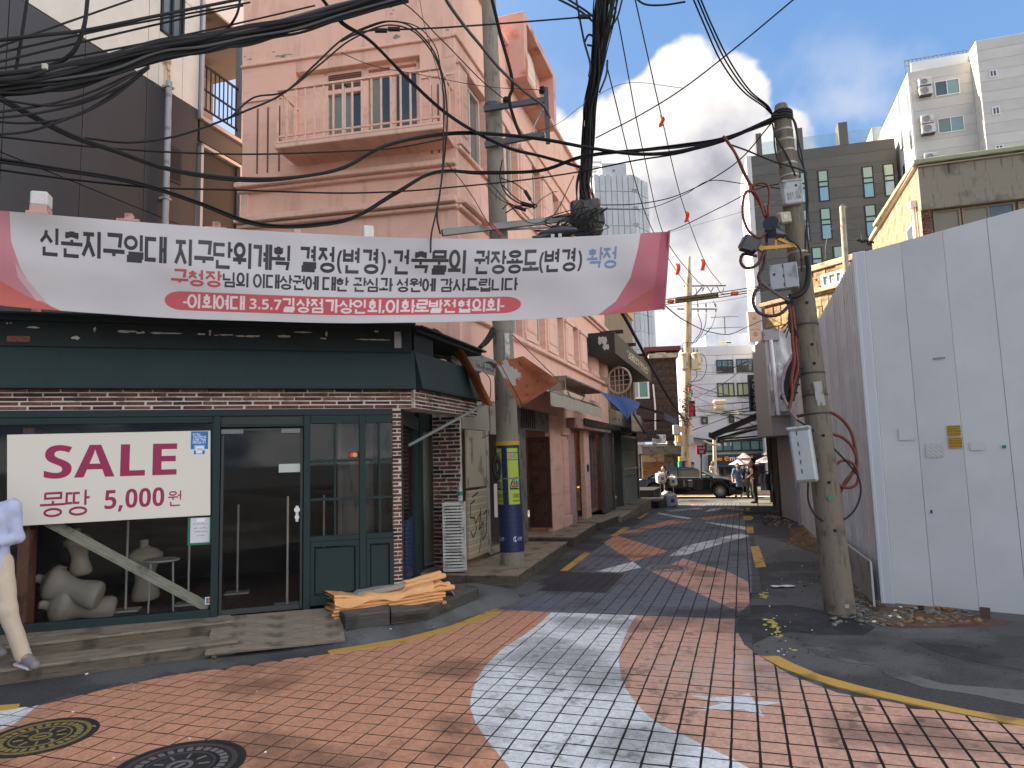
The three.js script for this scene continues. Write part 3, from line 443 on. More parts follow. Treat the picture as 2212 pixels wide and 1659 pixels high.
// geometry given in another frame, moved into the thing's own frame
const intoFrame = (from, to) => (g) => g.applyMatrix4(new THREE.Matrix4().makeRotationY(to.rot).setPosition(to.o).invert().multiply(new THREE.Matrix4().makeRotationY(from.rot).setPosition(from.o)));
{
  const t = thing('corner_shop', 'single storey corner shop with dark green frames, brick band and empty dark interior', 'shop', FG);
  const fa = intoFrame(FA, FG), fb = intoFrame(FB, FG), fbd = intoFrame(FBd, FG);
  // shell
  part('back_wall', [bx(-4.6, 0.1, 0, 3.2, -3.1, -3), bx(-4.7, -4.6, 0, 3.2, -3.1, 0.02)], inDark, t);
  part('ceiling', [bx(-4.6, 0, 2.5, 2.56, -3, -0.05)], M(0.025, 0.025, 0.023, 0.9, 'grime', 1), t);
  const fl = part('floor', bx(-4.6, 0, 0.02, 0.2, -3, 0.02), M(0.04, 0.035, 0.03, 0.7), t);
  for (let i = 0; i < 24; i++) part('floorboard', bx(-4.6 + i * 0.19, -4.6 + i * 0.19 + 0.182, 0.2, 0.222, -2.98, 0.0, 0.003), M(0.05, 0.042, 0.035, 0.55, 'wood', 1.1, 0.002), fl);
  part('roof_slab', [bx(-4.75, 0.16, 3.25, 3.33, -3.1, 0.1), fbd(bx(0.0, 2.1, 3.25, 3.33, -1.2, 0.06))], greenD, t);
  // bands on the front and round the corner
  part('upper_board', [bx(-4.75, 0.165, 3.0, 3.28, -0.12, 0.03), fbd(bx(0.02, 0.55, 3.02, 3.27, -0.14, 0.0))], greenD, t);
  part('roof_lip', [bx(-4.8, 0.2, 3.3, 3.325, -0.1, 0.16, 0.006), fbd(bx(0.0, 2.15, 3.3, 3.325, -0.1, 0.12, 0.006))], green, t);
  part('fascia', [ext([[0.0, 3.03], [0.13, 2.6], [0.13, 2.575], [0, 2.575]], 0, 4.95).rotateY(-PI / 2).translate(0.2, 0, 0), fbd(ext([[0.0, 3.03], [0.1, 2.62], [0.1, 2.59], [0, 2.59]], 0, 2.1).rotateY(-PI / 2).translate(2.12, 0, 0))], green, t);
  const band = part('brick_band', [bx(-4.75, 0.16, 2.36, 2.585, -0.1, 0.0), fbd(bx(0.0, 2.02, 2.37, 2.6, -0.3, 0.0))], mortar, t);
  bricks(band, -4.7, 0.165, 2.362, 2.585, -0.005, 0.27, 0.033, 0.0115, 11);
  const fq = (u, v, w) => FG.loc(FBd.p(u, v, w)); fq.turn = FBd.rot - FG.rot; bricks(band, 0.03, 2.0, 2.372, 2.59, -0.005, 0.2, 0.033, 0.0115, 12, fq);
  const pil = part('brick_pillar', [bx(-0.055, 0.04, 0.2, 2.36, -0.11, -0.005)], mortar, t);
  bricks(pil, -0.062, 0.048, 0.26, 2.36, -0.01, 0.125, 0.032, 0.0105, 13);
  const gq = (u, v, w) => FG.loc(FA.p(u, v, w)); gq.turn = FA.rot - FG.rot;
  // pale paint scraped off the upper board
  seedNow = 77; const sc = [];
  for (const [x, y, w, h] of [[270, 716, 50, 4], [205, 712, 6, 12], [260, 717, 30, 4], [300, 719, 22, 4], [360, 720, 50, 4], [430, 722, 20, 5], [452, 718, 5, 14], [482, 724, 34, 3], [545, 726, 50, 4], [620, 727, 26, 6], [655, 718, 50, 3], [705, 722, 5, 14], [700, 731, 10, 5], [292, 700, 7, 10], [65, 707, 20, 4], [160, 730, 14, 8], [20, 698, 10, 4], [800, 733, 70, 4], [240, 698, 24, 3], [325, 698, 12, 4], [815, 716, 10, 8], [860, 726, 8, 12]]) for (let i = 0; i < 4; i++) {
    const [u, v] = FG.at(x + rnd(-w, w) * 0.5, y + rnd(-1, 1), 0.03), hw = (w / 206) * rnd(0.15, 0.5), hh = (h / 206) * rnd(0.25, 0.6), o = []; if (v > 3.24 || v < 3.03) continue; for (let k = 0; k < 9; k++) { const a = (k / 9) * 2 * PI, q = rnd(0.5, 1.1); o.push([u + cos(a) * hw * q, v + sin(a) * hh * q]); } sc.push(ext(o, 0.0295, 0.0318 + rnd(0, 0.0012)));
  }
  part('bare_patches', sc, M(0.42, 0.4, 0.35, 0.9, 'grime', 0.1), t).userData.kind = 'stuff';
  part('metal_plate', [bx(-0.03, 0.05, 3.05, 3.24, 0.031, 0.04, 0.002), bx(-0.1, 0.14, 3.26, 3.27, 0.03, 0.04, 0.001)], M(0.3, 0.3, 0.29, 0.7, 'grime', 0.2), t);
  part('rust_patch', bx(-3.82, -3.62, 3.04, 3.1, 0.03, 0.038, 0.002), M(0.17, 0.06, 0.04, 0.9, 'grime', 0.1), t);
  // frames
  const fr = []; const F = (a, b, c, d, w0 = -0.06, w1 = 0.02) => fr.push(bx(a, b, c, d, w0, w1, 0.005));
  F(-4.6, -0.06, 2.29, 2.36, -0.08, 0.012); F(-4.6, -1.9, 0.22, 0.31); F(-1.925, -1.855, 0.2, 2.29, -0.07, 0.03); F(-1.855, -1.015, 2.17, 2.2); F(-1.015, -0.945, 0.2, 2.29, -0.07, 0.03); F(-4.6, -1.925, 2.22, 2.29, -0.05, 0.006);
  part('frame', fr, green, t);
  const grid = []; for (const [a, b] of [[-0.945, -0.425], [-0.355, -0.055]]) { grid.push(bx(a, b, 2.2, 2.29, -0.05, 0.01), bx(a, b, 0.93, 0.985, -0.05, 0.012), bx(a, b, 1.775, 1.805, -0.035, 0.008, 0.003), bx(a, b, 1.36, 1.39, -0.035, 0.008, 0.003), bx((a + b) / 2 - 0.012, (a + b) / 2 + 0.012, 0.985, 2.2, -0.035, 0.006, 0.003), bx(a, b, 0.26, 0.36, -0.05, 0.01), bx(a, a + 0.045, 0.36, 0.93, -0.05, 0.008), bx(b - 0.045, b, 0.36, 0.93, -0.05, 0.008), bx(a, b, 0.87, 0.93, -0.05, 0.0081)); }
  grid.push(bx(-0.425, -0.355, 0.2, 2.29, -0.06, 0.02)); part('lattice_frame', grid, green, t);
  for (const [a, b] of [[-0.9, -0.47], [-0.31, -0.1]]) part('lower_panel', bx(a, b, 0.37, 0.86, -0.04, -0.012, 0.012), green, t);
  part('window_pane', bx(-4.58, -1.925, 0.31, 2.22, -0.024, -0.018, 0), pane, t); part('transom_pane', bx(-1.855, -1.015, 2.2, 2.29, -0.024, -0.018, 0), M(0.01, 0.014, 0.014, 0.5), t);
  for (const [a, b] of [[-0.945, -0.685], [-0.672, -0.425], [-0.355, -0.212], [-0.198, -0.055]]) for (const [c, d] of [[0.985, 1.36], [1.39, 1.775], [1.805, 2.2]]) part('pane', bx(a, b, c, d, -0.022, -0.017, 0), pane, t);
  const door = part('door', [bx(-1.85, -1.82, 0.24, 2.16, -0.05, -0.015), bx(-1.05, -1.02, 0.24, 2.16, -0.05, -0.015), bx(-1.82, -1.05, 2.13, 2.16, -0.05, -0.015), bx(-1.82, -1.05, 0.235, 0.29, -0.05, -0.015)], M(0.03, 0.034, 0.034, 0.5), t);
  part('door_pane', bx(-1.82, -1.05, 0.29, 2.13, -0.035, -0.029, 0), pane, door);
  part('door_handle', [rod(V(-1.08, 1.28, -0.01), V(-1.08, 1.28, 0.035), 0.026, 0.03, 16), rod(V(-1.08, 1.2, -0.01), V(-1.08, 1.2, 0.012), 0.022, 0.024, 16), bx(-1.095, -1.065, 1.15, 1.32, -0.014, -0.008)], M(0.6, 0.6, 0.58, 0.35, null, 1, 0, { metalness: 0.6 }), door);
  part('door_closer', [bx(-1.85, -1.63, 2.1, 2.15, -0.014, 0.01), bx(-1.25, -1.05, 2.1, 2.15, -0.014, 0.01)], M(0.16, 0.16, 0.16, 0.5), door);
  part('notice', bx(-1.27, -1.03, 1.68, 1.77, -0.0285, -0.0265, 0), M(0.5, 0.54, 0.48, 0.8, 'fine', 0.3), door);
  // side walls facing the street: narrow glazed return and curtained window
  const sd = []; sd.push(fa(bx(-0.02, 2.75, 2.2, 2.4, -0.08, 0.0)), fa(bx(0.1, 0.18, 0.1, 2.2, -0.06, 0)), fa(bx(2.5, 2.76, 0.05, 2.4, -0.06, 0.02)), fa(bx(0.1, 2.6, 0.05, 0.2, -0.06, 0.0)), fa(bx(1.9, 1.97, 0.2, 2.2, -0.06, 0.02)), fb(bx(-0.08, 0.04, 0.0, 2.5, -0.06, 0.02)), fb(bx(0, 1.15, 2.25, 2.55, -0.08, 0.0)), fb(bx(0.0, 1.12, 0.0, 0.14, -0.06, 0.01)), fb(bx(0.98, 1.12, 0.1, 2.4, -0.06, 0.01)));
  part('side_frame', sd, green, t); part('side_pane', [fa(bx(0.18, 2.5, 0.2, 2.2, -0.03, -0.024, 0)), fb(bx(0.04, 0.98, 0.14, 2.25, -0.03, -0.024, 0))], pane, t);
  part('side_lining', [fa(bx(0.15, 2.6, 0, 2.4, -0.75, -0.7)), fb(bx(-0.05, 1.2, 0, 2.5, -0.75, -0.7))], M(0.1, 0.1, 0.09, 0.9, 'grime', 1), t);
  part('blue_panel', fa(bx(1.0, 1.88, 0.22, 1.0, -0.08, -0.05)), M(0.02, 0.055, 0.17, 0.6, 'fine', 0.5), t);
  part('curtain', fb(scaleUV(sheet((u, v) => V(0.06 + u * 0.9, 0.15 + v * 2.08, -0.13 + 0.02 * sin(u * 40)), 60, 4), 1.2, 2)), M(0.34, 0.36, 0.3, 0.95, 'cloth', 0.5, 0, { transmission: 0.3, thickness: 0 }), t);
  const e0 = FP.p(-5.42, 0, -0.46), FE0 = new Fr(e0.x, e0.z, 108), bs = part('brick_strip', intoFrame(FE0, FG)(bx(0.0, 0.46, 0.0, 2.5, -0.1, -0.005)), mortar, t), bq = (u, v, w) => FG.loc(FE0.p(u, v, w)); bq.turn = FE0.rot - FG.rot;
  bricks(bs, 0.0, 0.47, 0.02, 2.45, -0.008, 0.26, 0.046, 0.018, 14, bq);
  part('shop_pillar', bx(-3.7, -3.6, 0.22, 2.2, -0.35, -0.12, 0.008), M(0.15, 0.06, 0.03, 0.7, 'wood', 0.8, 0.002), t);
  const gate = part('downpipe', [tube([V(-1.85, 2.2, -0.4), V(-1.8, 2.0, -0.4)], 0.01)], greenD, t); gate.name = 'conduit';
}
// inside the shop window
{
  const cream = M(0.24, 0.22, 0.175, 0.55, 'fine', 0.6);
  function torso(name, label, pos, rx, ry, rz, s = 1) { // a headless shop-window bust
    const prof = [[0, -0.34], [0.12, -0.335], [0.165, -0.3], [0.17, -0.22], [0.135, -0.08], [0.128, 0], [0.15, 0.12], [0.172, 0.22], [0.17, 0.29], [0.13, 0.345], [0.07, 0.375], [0.052, 0.41], [0.05, 0.47], [0, 0.475]];
    const g = new THREE.LatheGeometry(new THREE.SplineCurve(prof.map((p) => new THREE.Vector2(...p))).getPoints(40), 28), p = g.attributes.position;
    for (let i = 0; i < p.count; i++) { const y = p.getY(i), x = p.getX(i), z = p.getZ(i); p.setXYZ(i, x * (1 + 0.18 * sm(y, 0.05, 0.28) * sm(y, 0.4, 0.3)), y, z * 0.68 + 0.035 * sm(y, 0.08, 0.2) * sm(y, 0.34, 0.24) * (z > 0 ? 1 : 0)); }
    g.computeVertexNormals(); const t = thing(name, label, 'mannequin', FG.p(...pos), 'mannequin busts in the window'); t.rotation.set(rx, FG.rot + ry, rz, 'YXZ'); t.scale.setScalar(s);
    part('torso', g, cream, t); for (const q of [-1, 1]) part('arm_cap', rod(V(q * 0.185, 0.24, 0), V(q * 0.215, 0.235, 0), 0.055, 0.05, 16), M(0.16, 0.14, 0.12, 0.7), t); part('neck_cap', rod(V(0, 0.47, 0), V(0, 0.48, 0), 0.04, 0.035, 14), M(0.25, 0.05, 0.05, 0.6), t);
    return t;
  }
  torso('mannequin_torso', 'cream mannequin bust lying at the bottom of the heap', [-3.2, 0.34, -0.5], 0.15, 0.3, 1.35, 0.85);
  torso('mannequin_torso', 'cream mannequin bust lying across the middle of the heap', [-3.28, 0.55, -0.42], -0.2, -0.2, 1.25, 0.85);
  torso('mannequin_torso', 'cream mannequin bust sitting upright on top of the heap', [-3.3, 0.86, -0.65], 0.1, 0.2, 0.1, 0.62);
  torso('mannequin_torso', 'cream mannequin bust standing in the shade behind the heap', [-2.75, 0.55, -1.1], 0, 0.4, 0.05, 0.85);
  const pb = (px, py, w) => { const [u, v] = FG.at(px, py, w); return V(u, v, w); };
  solo('diagonal_board', 'pale wooden board leaning diagonally behind the shop window', 'board', bar(pb(92, 1120, -0.1), pb(450, 1312, -0.06), 0.02, 0.1, 0.004), M(0.3, 0.3, 0.23, 0.6, 'wood', 0.8, 0.001), FG);
  const st = thing('stool', 'thin white metal stool with round top behind the shop window', 'stool', FG); const sc = pb(350, 1208, -0.55), wm = M(0.34, 0.34, 0.3, 0.5);
  part('seat', lathe([[0, 0], [0.17, 0], [0.18, 0.012], [0.17, 0.024], [0, 0.024]], 28).translate(sc.x, sc.y - 0.02, sc.z), wm, st); for (let i = 0; i < 4; i++) { const a = i * PI / 2 + 0.6; part('leg', rod(V(sc.x + cos(a) * 0.15, sc.y - 0.02, sc.z + sin(a) * 0.15), V(sc.x + cos(a) * 0.17, 0.222, sc.z + sin(a) * 0.17), 0.009), wm, st); }
  const pole = (x, y0, y1, w, label) => { const a = pb(x, y0, w), t = thing('garment_rack', label, 'garment rack', FG, 'poles of empty garment racks inside the shop'); part('pole', rod(V(a.x, 0.24, w), V(a.x, pb(x, y0, w).y, w), 0.013, 0.012, 12), wm, t); part('foot', bx(a.x - 0.14, a.x + 0.14, 0.222, 0.24, w - 0.11, w + 0.11, 0.004), wm, t); };
  pole(622, 1072, 1280, -0.35, 'white rack pole on a square foot just inside the glass door'); pole(515, 1090, 1240, -1.4, 'white rack pole deep inside the shop left of the glass door'); pole(277, 1125, 1290, -0.8, 'white rack pole left of the stool behind the window'); pole(410, 1130, 1270, -0.9, 'white rack pole behind the green notice by the door post'); pole(700, 1070, 1180, -0.9, 'white rack pole behind the lattice window panes');
  solo('paper_sheet', 'white paper sheet lying on the floorboards inside the shop door', 'paper', bx(-1.72, -1.52, 0.2235, 0.2245, -0.3, -0.18, 0), M(0.6, 0.6, 0.58), FG);
}
// sign boards and stickers on the window
{
  const tex = canvasTex(1400, 660, (x, w, h) => {
    x.fillStyle = '#dcd6c8'; x.fillRect(0, 0, w, h); const m = '#96224f';
    writeFit(x, 'SALE', 205, 1180, 330, 330, m, {}); x.save(); x.translate(205, 585); x.transform(1, -0.02, 0, 1, 0, 0);
    writeFit(x, '몽땅', 0, 340, 0, 190, m, { wt: 0.1 }); writeFit(x, '5,000', 435, 870, -10, 190, m); writeFit(x, '원', 890, 995, -16, 120, m, { wt: 0.1 }); x.restore();
  });
  const [u0, v0] = FG.at(14, 1138, 0.03), [u1, v1] = FG.at(454, 930, 0.03);
  const b = FG.at(14, 939, 0.03), c = FG.at(454, 1113, 0.03), g = ext([[u0, v0], [c[0], c[1]], [u1, v1], [b[0], b[1]]], 0.0, 0.018, 0.002);
  planarUV(g, 'X', 'Y', u0, v0, u1 - u0, v1 - v0);
  const t = solo('sale_sign', 'large cream sale sign with purple letters fixed to the shop window', 'sign', g, new THREE.MeshStandardMaterial({ map: tex, roughness: 0.6 }), FG);
  const stick = (name, label, px, w, h, tx, z) => { const [a, bb] = FG.at(px[0], px[1], z), g2 = ext([[a, bb - h], [a + w, bb - h], [a + w, bb], [a, bb]], z, z + 0.0025); planarUV(g2, 'X', 'Y', a, bb - h, w, h); return solo(name, label, 'sticker', g2, new THREE.MeshStandardMaterial({ map: tx, roughness: 0.5 }), FG); };
  stick('blue_sticker', 'small blue and white sticker at the corner of the sale sign', [413, 932], 0.165, 0.265, canvasTex(160, 260, (x, w, h) => { x.fillStyle = '#2b6cab'; x.fillRect(0, 0, w, h * 0.72); x.fillStyle = '#d9d6d2'; x.fillRect(0, h * 0.7, w, h * 0.3); for (const [i, s] of ['여기는', '국민지원금', '사용가능', '매장입니다'].entries()) writeFit(x, s, 16, i ? 140 : 90, 40 + i * 27, 26, '#dfe8ef', { wt: 0.14 }); x.fillStyle = '#8eb3d6'; x.fillRect(30, 140, 100, 94); x.fillStyle = '#e6e2ee'; x.fillRect(44, 152, 76, 70); x.fillStyle = '#2c5d9f'; x.fillRect(30, 196, 18, 38); x.fillRect(108, 196, 22, 34); writeFit(x, '지원금', 56, 108, 190, 18, '#35506f'); }), 0.0183);
  stick('card_sticker', 'small multicoloured card logo sticker at the lower right window corner', [443, 1290], 0.085, 0.075, canvasTex(100, 90, (x, w, h) => { x.fillStyle = '#e8e6e0'; x.fillRect(0, 0, w, h); [['#2b5ea0', 'J'], ['#c2383a', 'C'], ['#3c8a48', 'B']].forEach(([c, l], i) => { x.fillStyle = c; x.beginPath(); x.roundRect(10 + i * 28, 12, 24, 66, 8); x.fill(); x.fillStyle = '#fff'; x.font = 'bold 24px sans-serif'; x.fillText(l, 14 + i * 28, 54); }); }), -0.0175);
  stick('card_sticker', 'two overlapping red and yellow circles stuck on the lattice window', [753, 976], 0.11, 0.075, canvasTex(110, 75, (x, w, h) => { x.fillStyle = '#1c2422'; x.fillRect(0, 0, w, h); x.fillStyle = '#d33a34'; x.beginPath(); x.arc(38, 34, 26, 0, 7); x.fill(); x.fillStyle = '#e9a43a'; x.beginPath(); x.arc(70, 34, 26, 0, 7); x.fill(); }), -0.0165);
  const nt = thing('notice_sheet', 'handwritten white notice on a green backing beside the sale sign', 'notice', FG), q = FG.r(404, 1118, 455, 1178, 0.03);
  part('backing', bx(q[0], q[1], q[2], q[3], -0.016, -0.012, 0), M(0.015, 0.16, 0.09, 0.7), nt);
  const p2 = FG.r(410, 1119, 452, 1173, 0.03), pg = bx(p2[0], p2[1], p2[2], p2[3], -0.012, -0.008, 0); planarUV(pg, 'X', 'Y', p2[0], p2[2], p2[1] - p2[0], p2[3] - p2[2]);
  part('paper', pg, new THREE.MeshStandardMaterial({ roughness: 0.8, map: canvasTex(130, 165, (x, w, h) => { x.fillStyle = '#cfcdd2'; x.fillRect(0, 0, w, h); x.strokeStyle = '#66646c'; x.lineWidth = 2; seedNow = 4; for (const [y, a, b] of [[40, 18, 116], [68, 22, 112], [92, 26, 116], [116, 40, 96]]) for (let i = a; i < b; i += 7) { x.beginPath(); x.moveTo(i, y + rnd(-4, 4)); x.lineTo(i + rnd(1, 6), y + rnd(-5, 4)); x.lineTo(i + rnd(0, 4), y + rnd(-2, 6)); x.stroke(); } x.fillStyle = '#ecebe8'; x.fillRect(40, 4, 55, 22); }) }), nt);
}
// terrace lamps on the shop roof: pale boxes on short posts
{
  const pinkP = M(0.62, 0.36, 0.31, 0.8, 'grime', 0.5), wht = M(0.75, 0.72, 0.68, 0.6, 'fine', 0.4);
  [[90, 418, 1, 'pink terrace lamp with white shade, leftmost above the banner'], [284, 460, 0, 'broken pink terrace lamp post without shade above the banner, second from the left'], [472, 478, 0, 'low pink terrace post cap above the banner, third from the left'], [646, 494, 0, 'low pink terrace post cap above the banner, fourth from the left'], [795, 490, 1, 'pink terrace post with small white shade beside the leaning crossarm']].forEach(([x, y, shade, label]) => {
    const w = -0.6, [u, v] = FG.at(x, y, w), t = thing('terrace_lamp', label, 'lamp post', FG, 'lamp posts along the terrace'); const s = shade && x > 500 ? 0.75 : 1;
    part('post', bx(u - 0.035, u + 0.035, 3.3, v - 0.26, w - 0.035, w + 0.035), pinkP, t);
    if (shade) { part('tray', bx(u - 0.11 * s, u + 0.11 * s, v - 0.27, v - 0.235, w - 0.11 * s, w + 0.11 * s), pinkP, t); part('base', bx(u - 0.085 * s, u + 0.085 * s, v - 0.235, v - 0.16, w - 0.085 * s, w + 0.085 * s), pinkP, t); part('shade', bx(u - 0.085 * s, u + 0.085 * s, v - 0.16, v, w - 0.085 * s, w + 0.085 * s, 0.015), wht, t); }
    else { part('tray', bx(u - 0.13, u + 0.1, v - 0.13, v - 0.1, w - 0.1, w + 0.1), pinkP, t); part('base', [bx(u - 0.06, u + 0.02, v - 0.1, v - 0.02, w - 0.05, w + 0.05), bx(u - 0.04, u + 0.05, v - 0.26, v - 0.13, w - 0.04, w + 0.04)], pinkP, t); }
  });
}
// wooden steps, ramp, black platform
{
  const S = new Fr(-2.67, -6.8, 65);
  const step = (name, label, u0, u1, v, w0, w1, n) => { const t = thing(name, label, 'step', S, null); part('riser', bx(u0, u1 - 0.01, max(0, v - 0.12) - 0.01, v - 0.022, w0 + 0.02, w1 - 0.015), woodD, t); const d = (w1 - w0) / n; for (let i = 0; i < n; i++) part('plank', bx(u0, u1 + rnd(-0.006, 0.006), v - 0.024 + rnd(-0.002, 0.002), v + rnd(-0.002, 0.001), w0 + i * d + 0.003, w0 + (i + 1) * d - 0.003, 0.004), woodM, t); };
  step('wooden_step', 'lower weathered wooden step in front of the shop window', -2.6, 0.0, 0.12, -0.42, 0.0, 3); step('wooden_step', 'upper weathered wooden step directly under the shop window frame', -2.6, -0.02, 0.235, -0.95, -0.36, 4);
  const t = thing('wooden_ramp', 'grey plank ramp sloping from the shop door to the road', 'ramp', FG); const A = [-1.88, -0.62];
  for (let i = 0; i < 4; i++) { const w0 = 0.05 + i * 0.17, v0 = lerp(0.225, 0.035, i / 4), v1 = lerp(0.225, 0.035, (i + 1) / 4); part('plank', bx(A[0], A[1], -0.014, 0.014, 0, 0.167, 0.004).rotateX(atan2(v0 - v1, 0.17)).translate(0, v0, w0), woodM, t); }
  part('bearer', [ext([[0.03, 0], [0.72, 0], [0.72, 0.02], [0.03, 0.2]], -0.02, 0.02).rotateY(-PI / 2).translate(-1.8, 0, 0), ext([[0.03, 0], [0.72, 0], [0.72, 0.02], [0.03, 0.2]], -0.02, 0.02).rotateY(-PI / 2).translate(-0.7, 0, 0)], woodD, t);
  // black platform
  const P = (x, y, h = 0) => G(x, y, h), a = P(747, 1363), b = P(842, 1351), c = P(924, 1341), d = P(1034, 1293), e = P(1005, 1262, 0.13), f = P(703, 1300, 0.13);
  const dk = M(0.06, 0.056, 0.05, 0.8, 'wood', 0.7, 0.003), st = (p) => ST(p.x, p.z), pl = thing('low_platform', 'low black wooden platform under the folded orange tarpaulin', 'platform', V(0, 0, 0));
  const mid = b.clone().lerp(c, 0.04), mb = f.clone().lerp(e, 0.42);
  part('left_box', slab([a, b, mb, f].map(st), 0.01, 0.13), dk, pl); part('right_box', slab([mid, c, d, e, mb].map(st), 0.01, 0.115), dk, pl); part('front_board', slab([[0, 0], [0, 0], [0, 0]].map((_, i) => st([mid, c, c.clone().lerp(d, 0.02)][i])), 0.02, 0.09), woodD, pl);
  const topm = M(0.11, 0.1, 0.088, 0.85, 'wood', 0.7, 0.003); part('left_top', slab([a, b, mb, f].map(st), 0.132, 0.15), topm, pl); part('right_top', slab([mid, c, d, e, mb].map(st), 0.118, 0.134), topm, pl);
  // folded tarpaulin with a slab of concrete on it
  const q0 = P(722, 1322, 0.14), q1 = P(960, 1300, 0.14), Q = new Fr(q0.x, q0.z, atan2(q1.x - q0.x, -(q1.z - q0.z)) * 57.29578);
  const W = hypot(q1.x - q0.x, q1.z - q0.z), tar = thing('folded_tarpaulin', 'stack of folded orange tarpaulin with frayed edge on the black platform', 'tarpaulin', Q), om = M(0.72, 0.37, 0.15, 0.6, 'cloth', 0.5, 0.0008);
  seedNow = 31;
  for (let k = 0; k < 6; k++) { // each layer is one fold: front edge rolled over, ends ragged
    const y = 0.147 + k * 0.034, sx = rnd(-0.015, 0.015) + k * 0.003, ex = rnd(-0.03, 0.03) + k * 0.008, w0 = rnd(-0.012, 0.012) - 0.04 - k * 0.004, th = k === 5 ? 0.014 : 0.016, amp = 0.006 + k * 0.002;
    const g = sheet((u, v) => { const a = (v - 0.5) * 2, roll = PI * clamp((v - 0.42) / 0.16), bot = v < 0.42, q = v < 0.42 ? v / 0.42 : v > 0.58 ? (1 - v) / 0.42 : 1; const wv = w0 - (1 - q) * 0.46 + (v >= 0.42 && v <= 0.58 ? sin(roll) * 0.02 : 0) + 0.02 * (noise3(u * 6, k * 3.1, 1) - 0.5); const yy = y + (v < 0.42 ? 0 : v > 0.58 ? 0.029 : (1 - cos(roll)) * 0.0145) + amp * 2 * (noise3(u * 7 + k, q * 2.5, k * 1.7) - 0.4) + (k > 3 ? 0.055 * sm(u, 0.62, 1) * (0.5 + 0.5 * sin(u * 22)) + 0.05 * sm(u, 0.3, 0) : 0.012 * sm(u, 0.6, 1)); return V(sx + u * (W + ex) + 0.02 * (noise3(q * 6, k, 5) - 0.5) * (u > 0.5 ? 1 : -1), yy, wv); }, 44, 22, th * 0.35);
    part('fold', scaleUV(g, 2.4, 1.6), om, tar);
  }
  for (let k = 0; k < 4; k++) { const y = 0.3 + k * 0.028; part('rolled_end', scaleUV(sheet((u, v) => { const a = v * 2 * PI, r = 0.024 + 0.012 * u; return V(0.72 + u * (0.66 - k * 0.04) + 0.01 * sin(a), y + 0.09 * u * (k > 1 ? 1 : 0.25) + cos(a) * r * 0.8 + 0.012 * noise3(u * 8, k, 2), -0.06 - k * 0.06 + sin(a) * r + 0.03 * u * k); }, 16, 12, 0.003), 1, 0.2), om, tar); }
  part('hanging_flap', scaleUV(sheet((u, v) => V(1.27 + u * 0.24 + 0.03 * v, 0.37 - 0.24 * u * u - 0.03 * u + 0.012 * sin(v * 9), -0.2 - 0.13 * v + 0.03 * u), 12, 8, 0.003), 0.4, 0.2), om, tar);
  part('front_fold', scaleUV(sheet((u, v) => { const q = clamp(v * 1.6 - 0.6), dr = 0.02 + 0.05 * noise3(u * 6.5, 1.3, 2) + 0.02 * sin(u * 9); return V(0.02 + u * 1.12 + 0.015 * sin(v * 6), 0.372 + 0.03 * sm(u, 0.55, 1) - 0.02 * sm(u, 0.3, 0.5) * sm(u, 0.8, 0.6) - dr * q * q * 1.5 + 0.02 * 1.8 * (noise3(u * 9, v * 4, 5) - 0.5), lerp(-0.3, -0.03, min(1, v * 1.5)) + 0.03 * q + 0.014 * sin(u * 19 + v * 3) * q); }, 60, 18, 0.003), 1.4, 0.5), om, tar);
  const fray = []; for (let i = 0; i < 260; i++) { const u = 0.1 + rnd() * 1.15, y = 0.145 + rnd() * 0.06; fray.push(tube([V(u, y, -0.03), V(u + rnd(-0.02, 0.02), y - rnd(0.0, 0.03), 0.02 + rnd(0, 0.02)), V(u + rnd(-0.05, 0.05), y - rnd(0.01, 0.07), 0.02 + rnd(0, 0.03))], 0.0011, 4, 3)); }
  part('frayed_edge', fray, M(0.4, 0.23, 0.08, 0.9), tar).userData.kind = 'stuff';
  const o = [[0.2, 0], [0.32, 0.16], [0.62, 0.2], [0.84, 0.13], [0.8, -0.02], [0.7, -0.09], [0.45, -0.11], [0.24, -0.06]], cs = ext(o, 0, 0.05, 0.008); cs.rotateX(-PI / 2); { const p = cs.attributes.position; for (let i = 0; i < p.count; i++) p.setY(i, p.getY(i) * (1 + 0.4 * (noise3(p.getX(i) * 9, p.getZ(i) * 9, 1) - 0.5)) + 0.355 + 0.05 * (p.getX(i) - 0.4)); cs.deleteAttribute('normal'); cs.computeVertexNormals(); cs.translate(0.05, 0, -0.17); }
  solo('concrete_slab', 'broken grey concrete slab weighing down the folded orange tarpaulin', 'concrete slab', uvBox(cs), M(0.3, 0.29, 0.25, 0.95, 'concrete', 0.6, 0.01), Q);
}
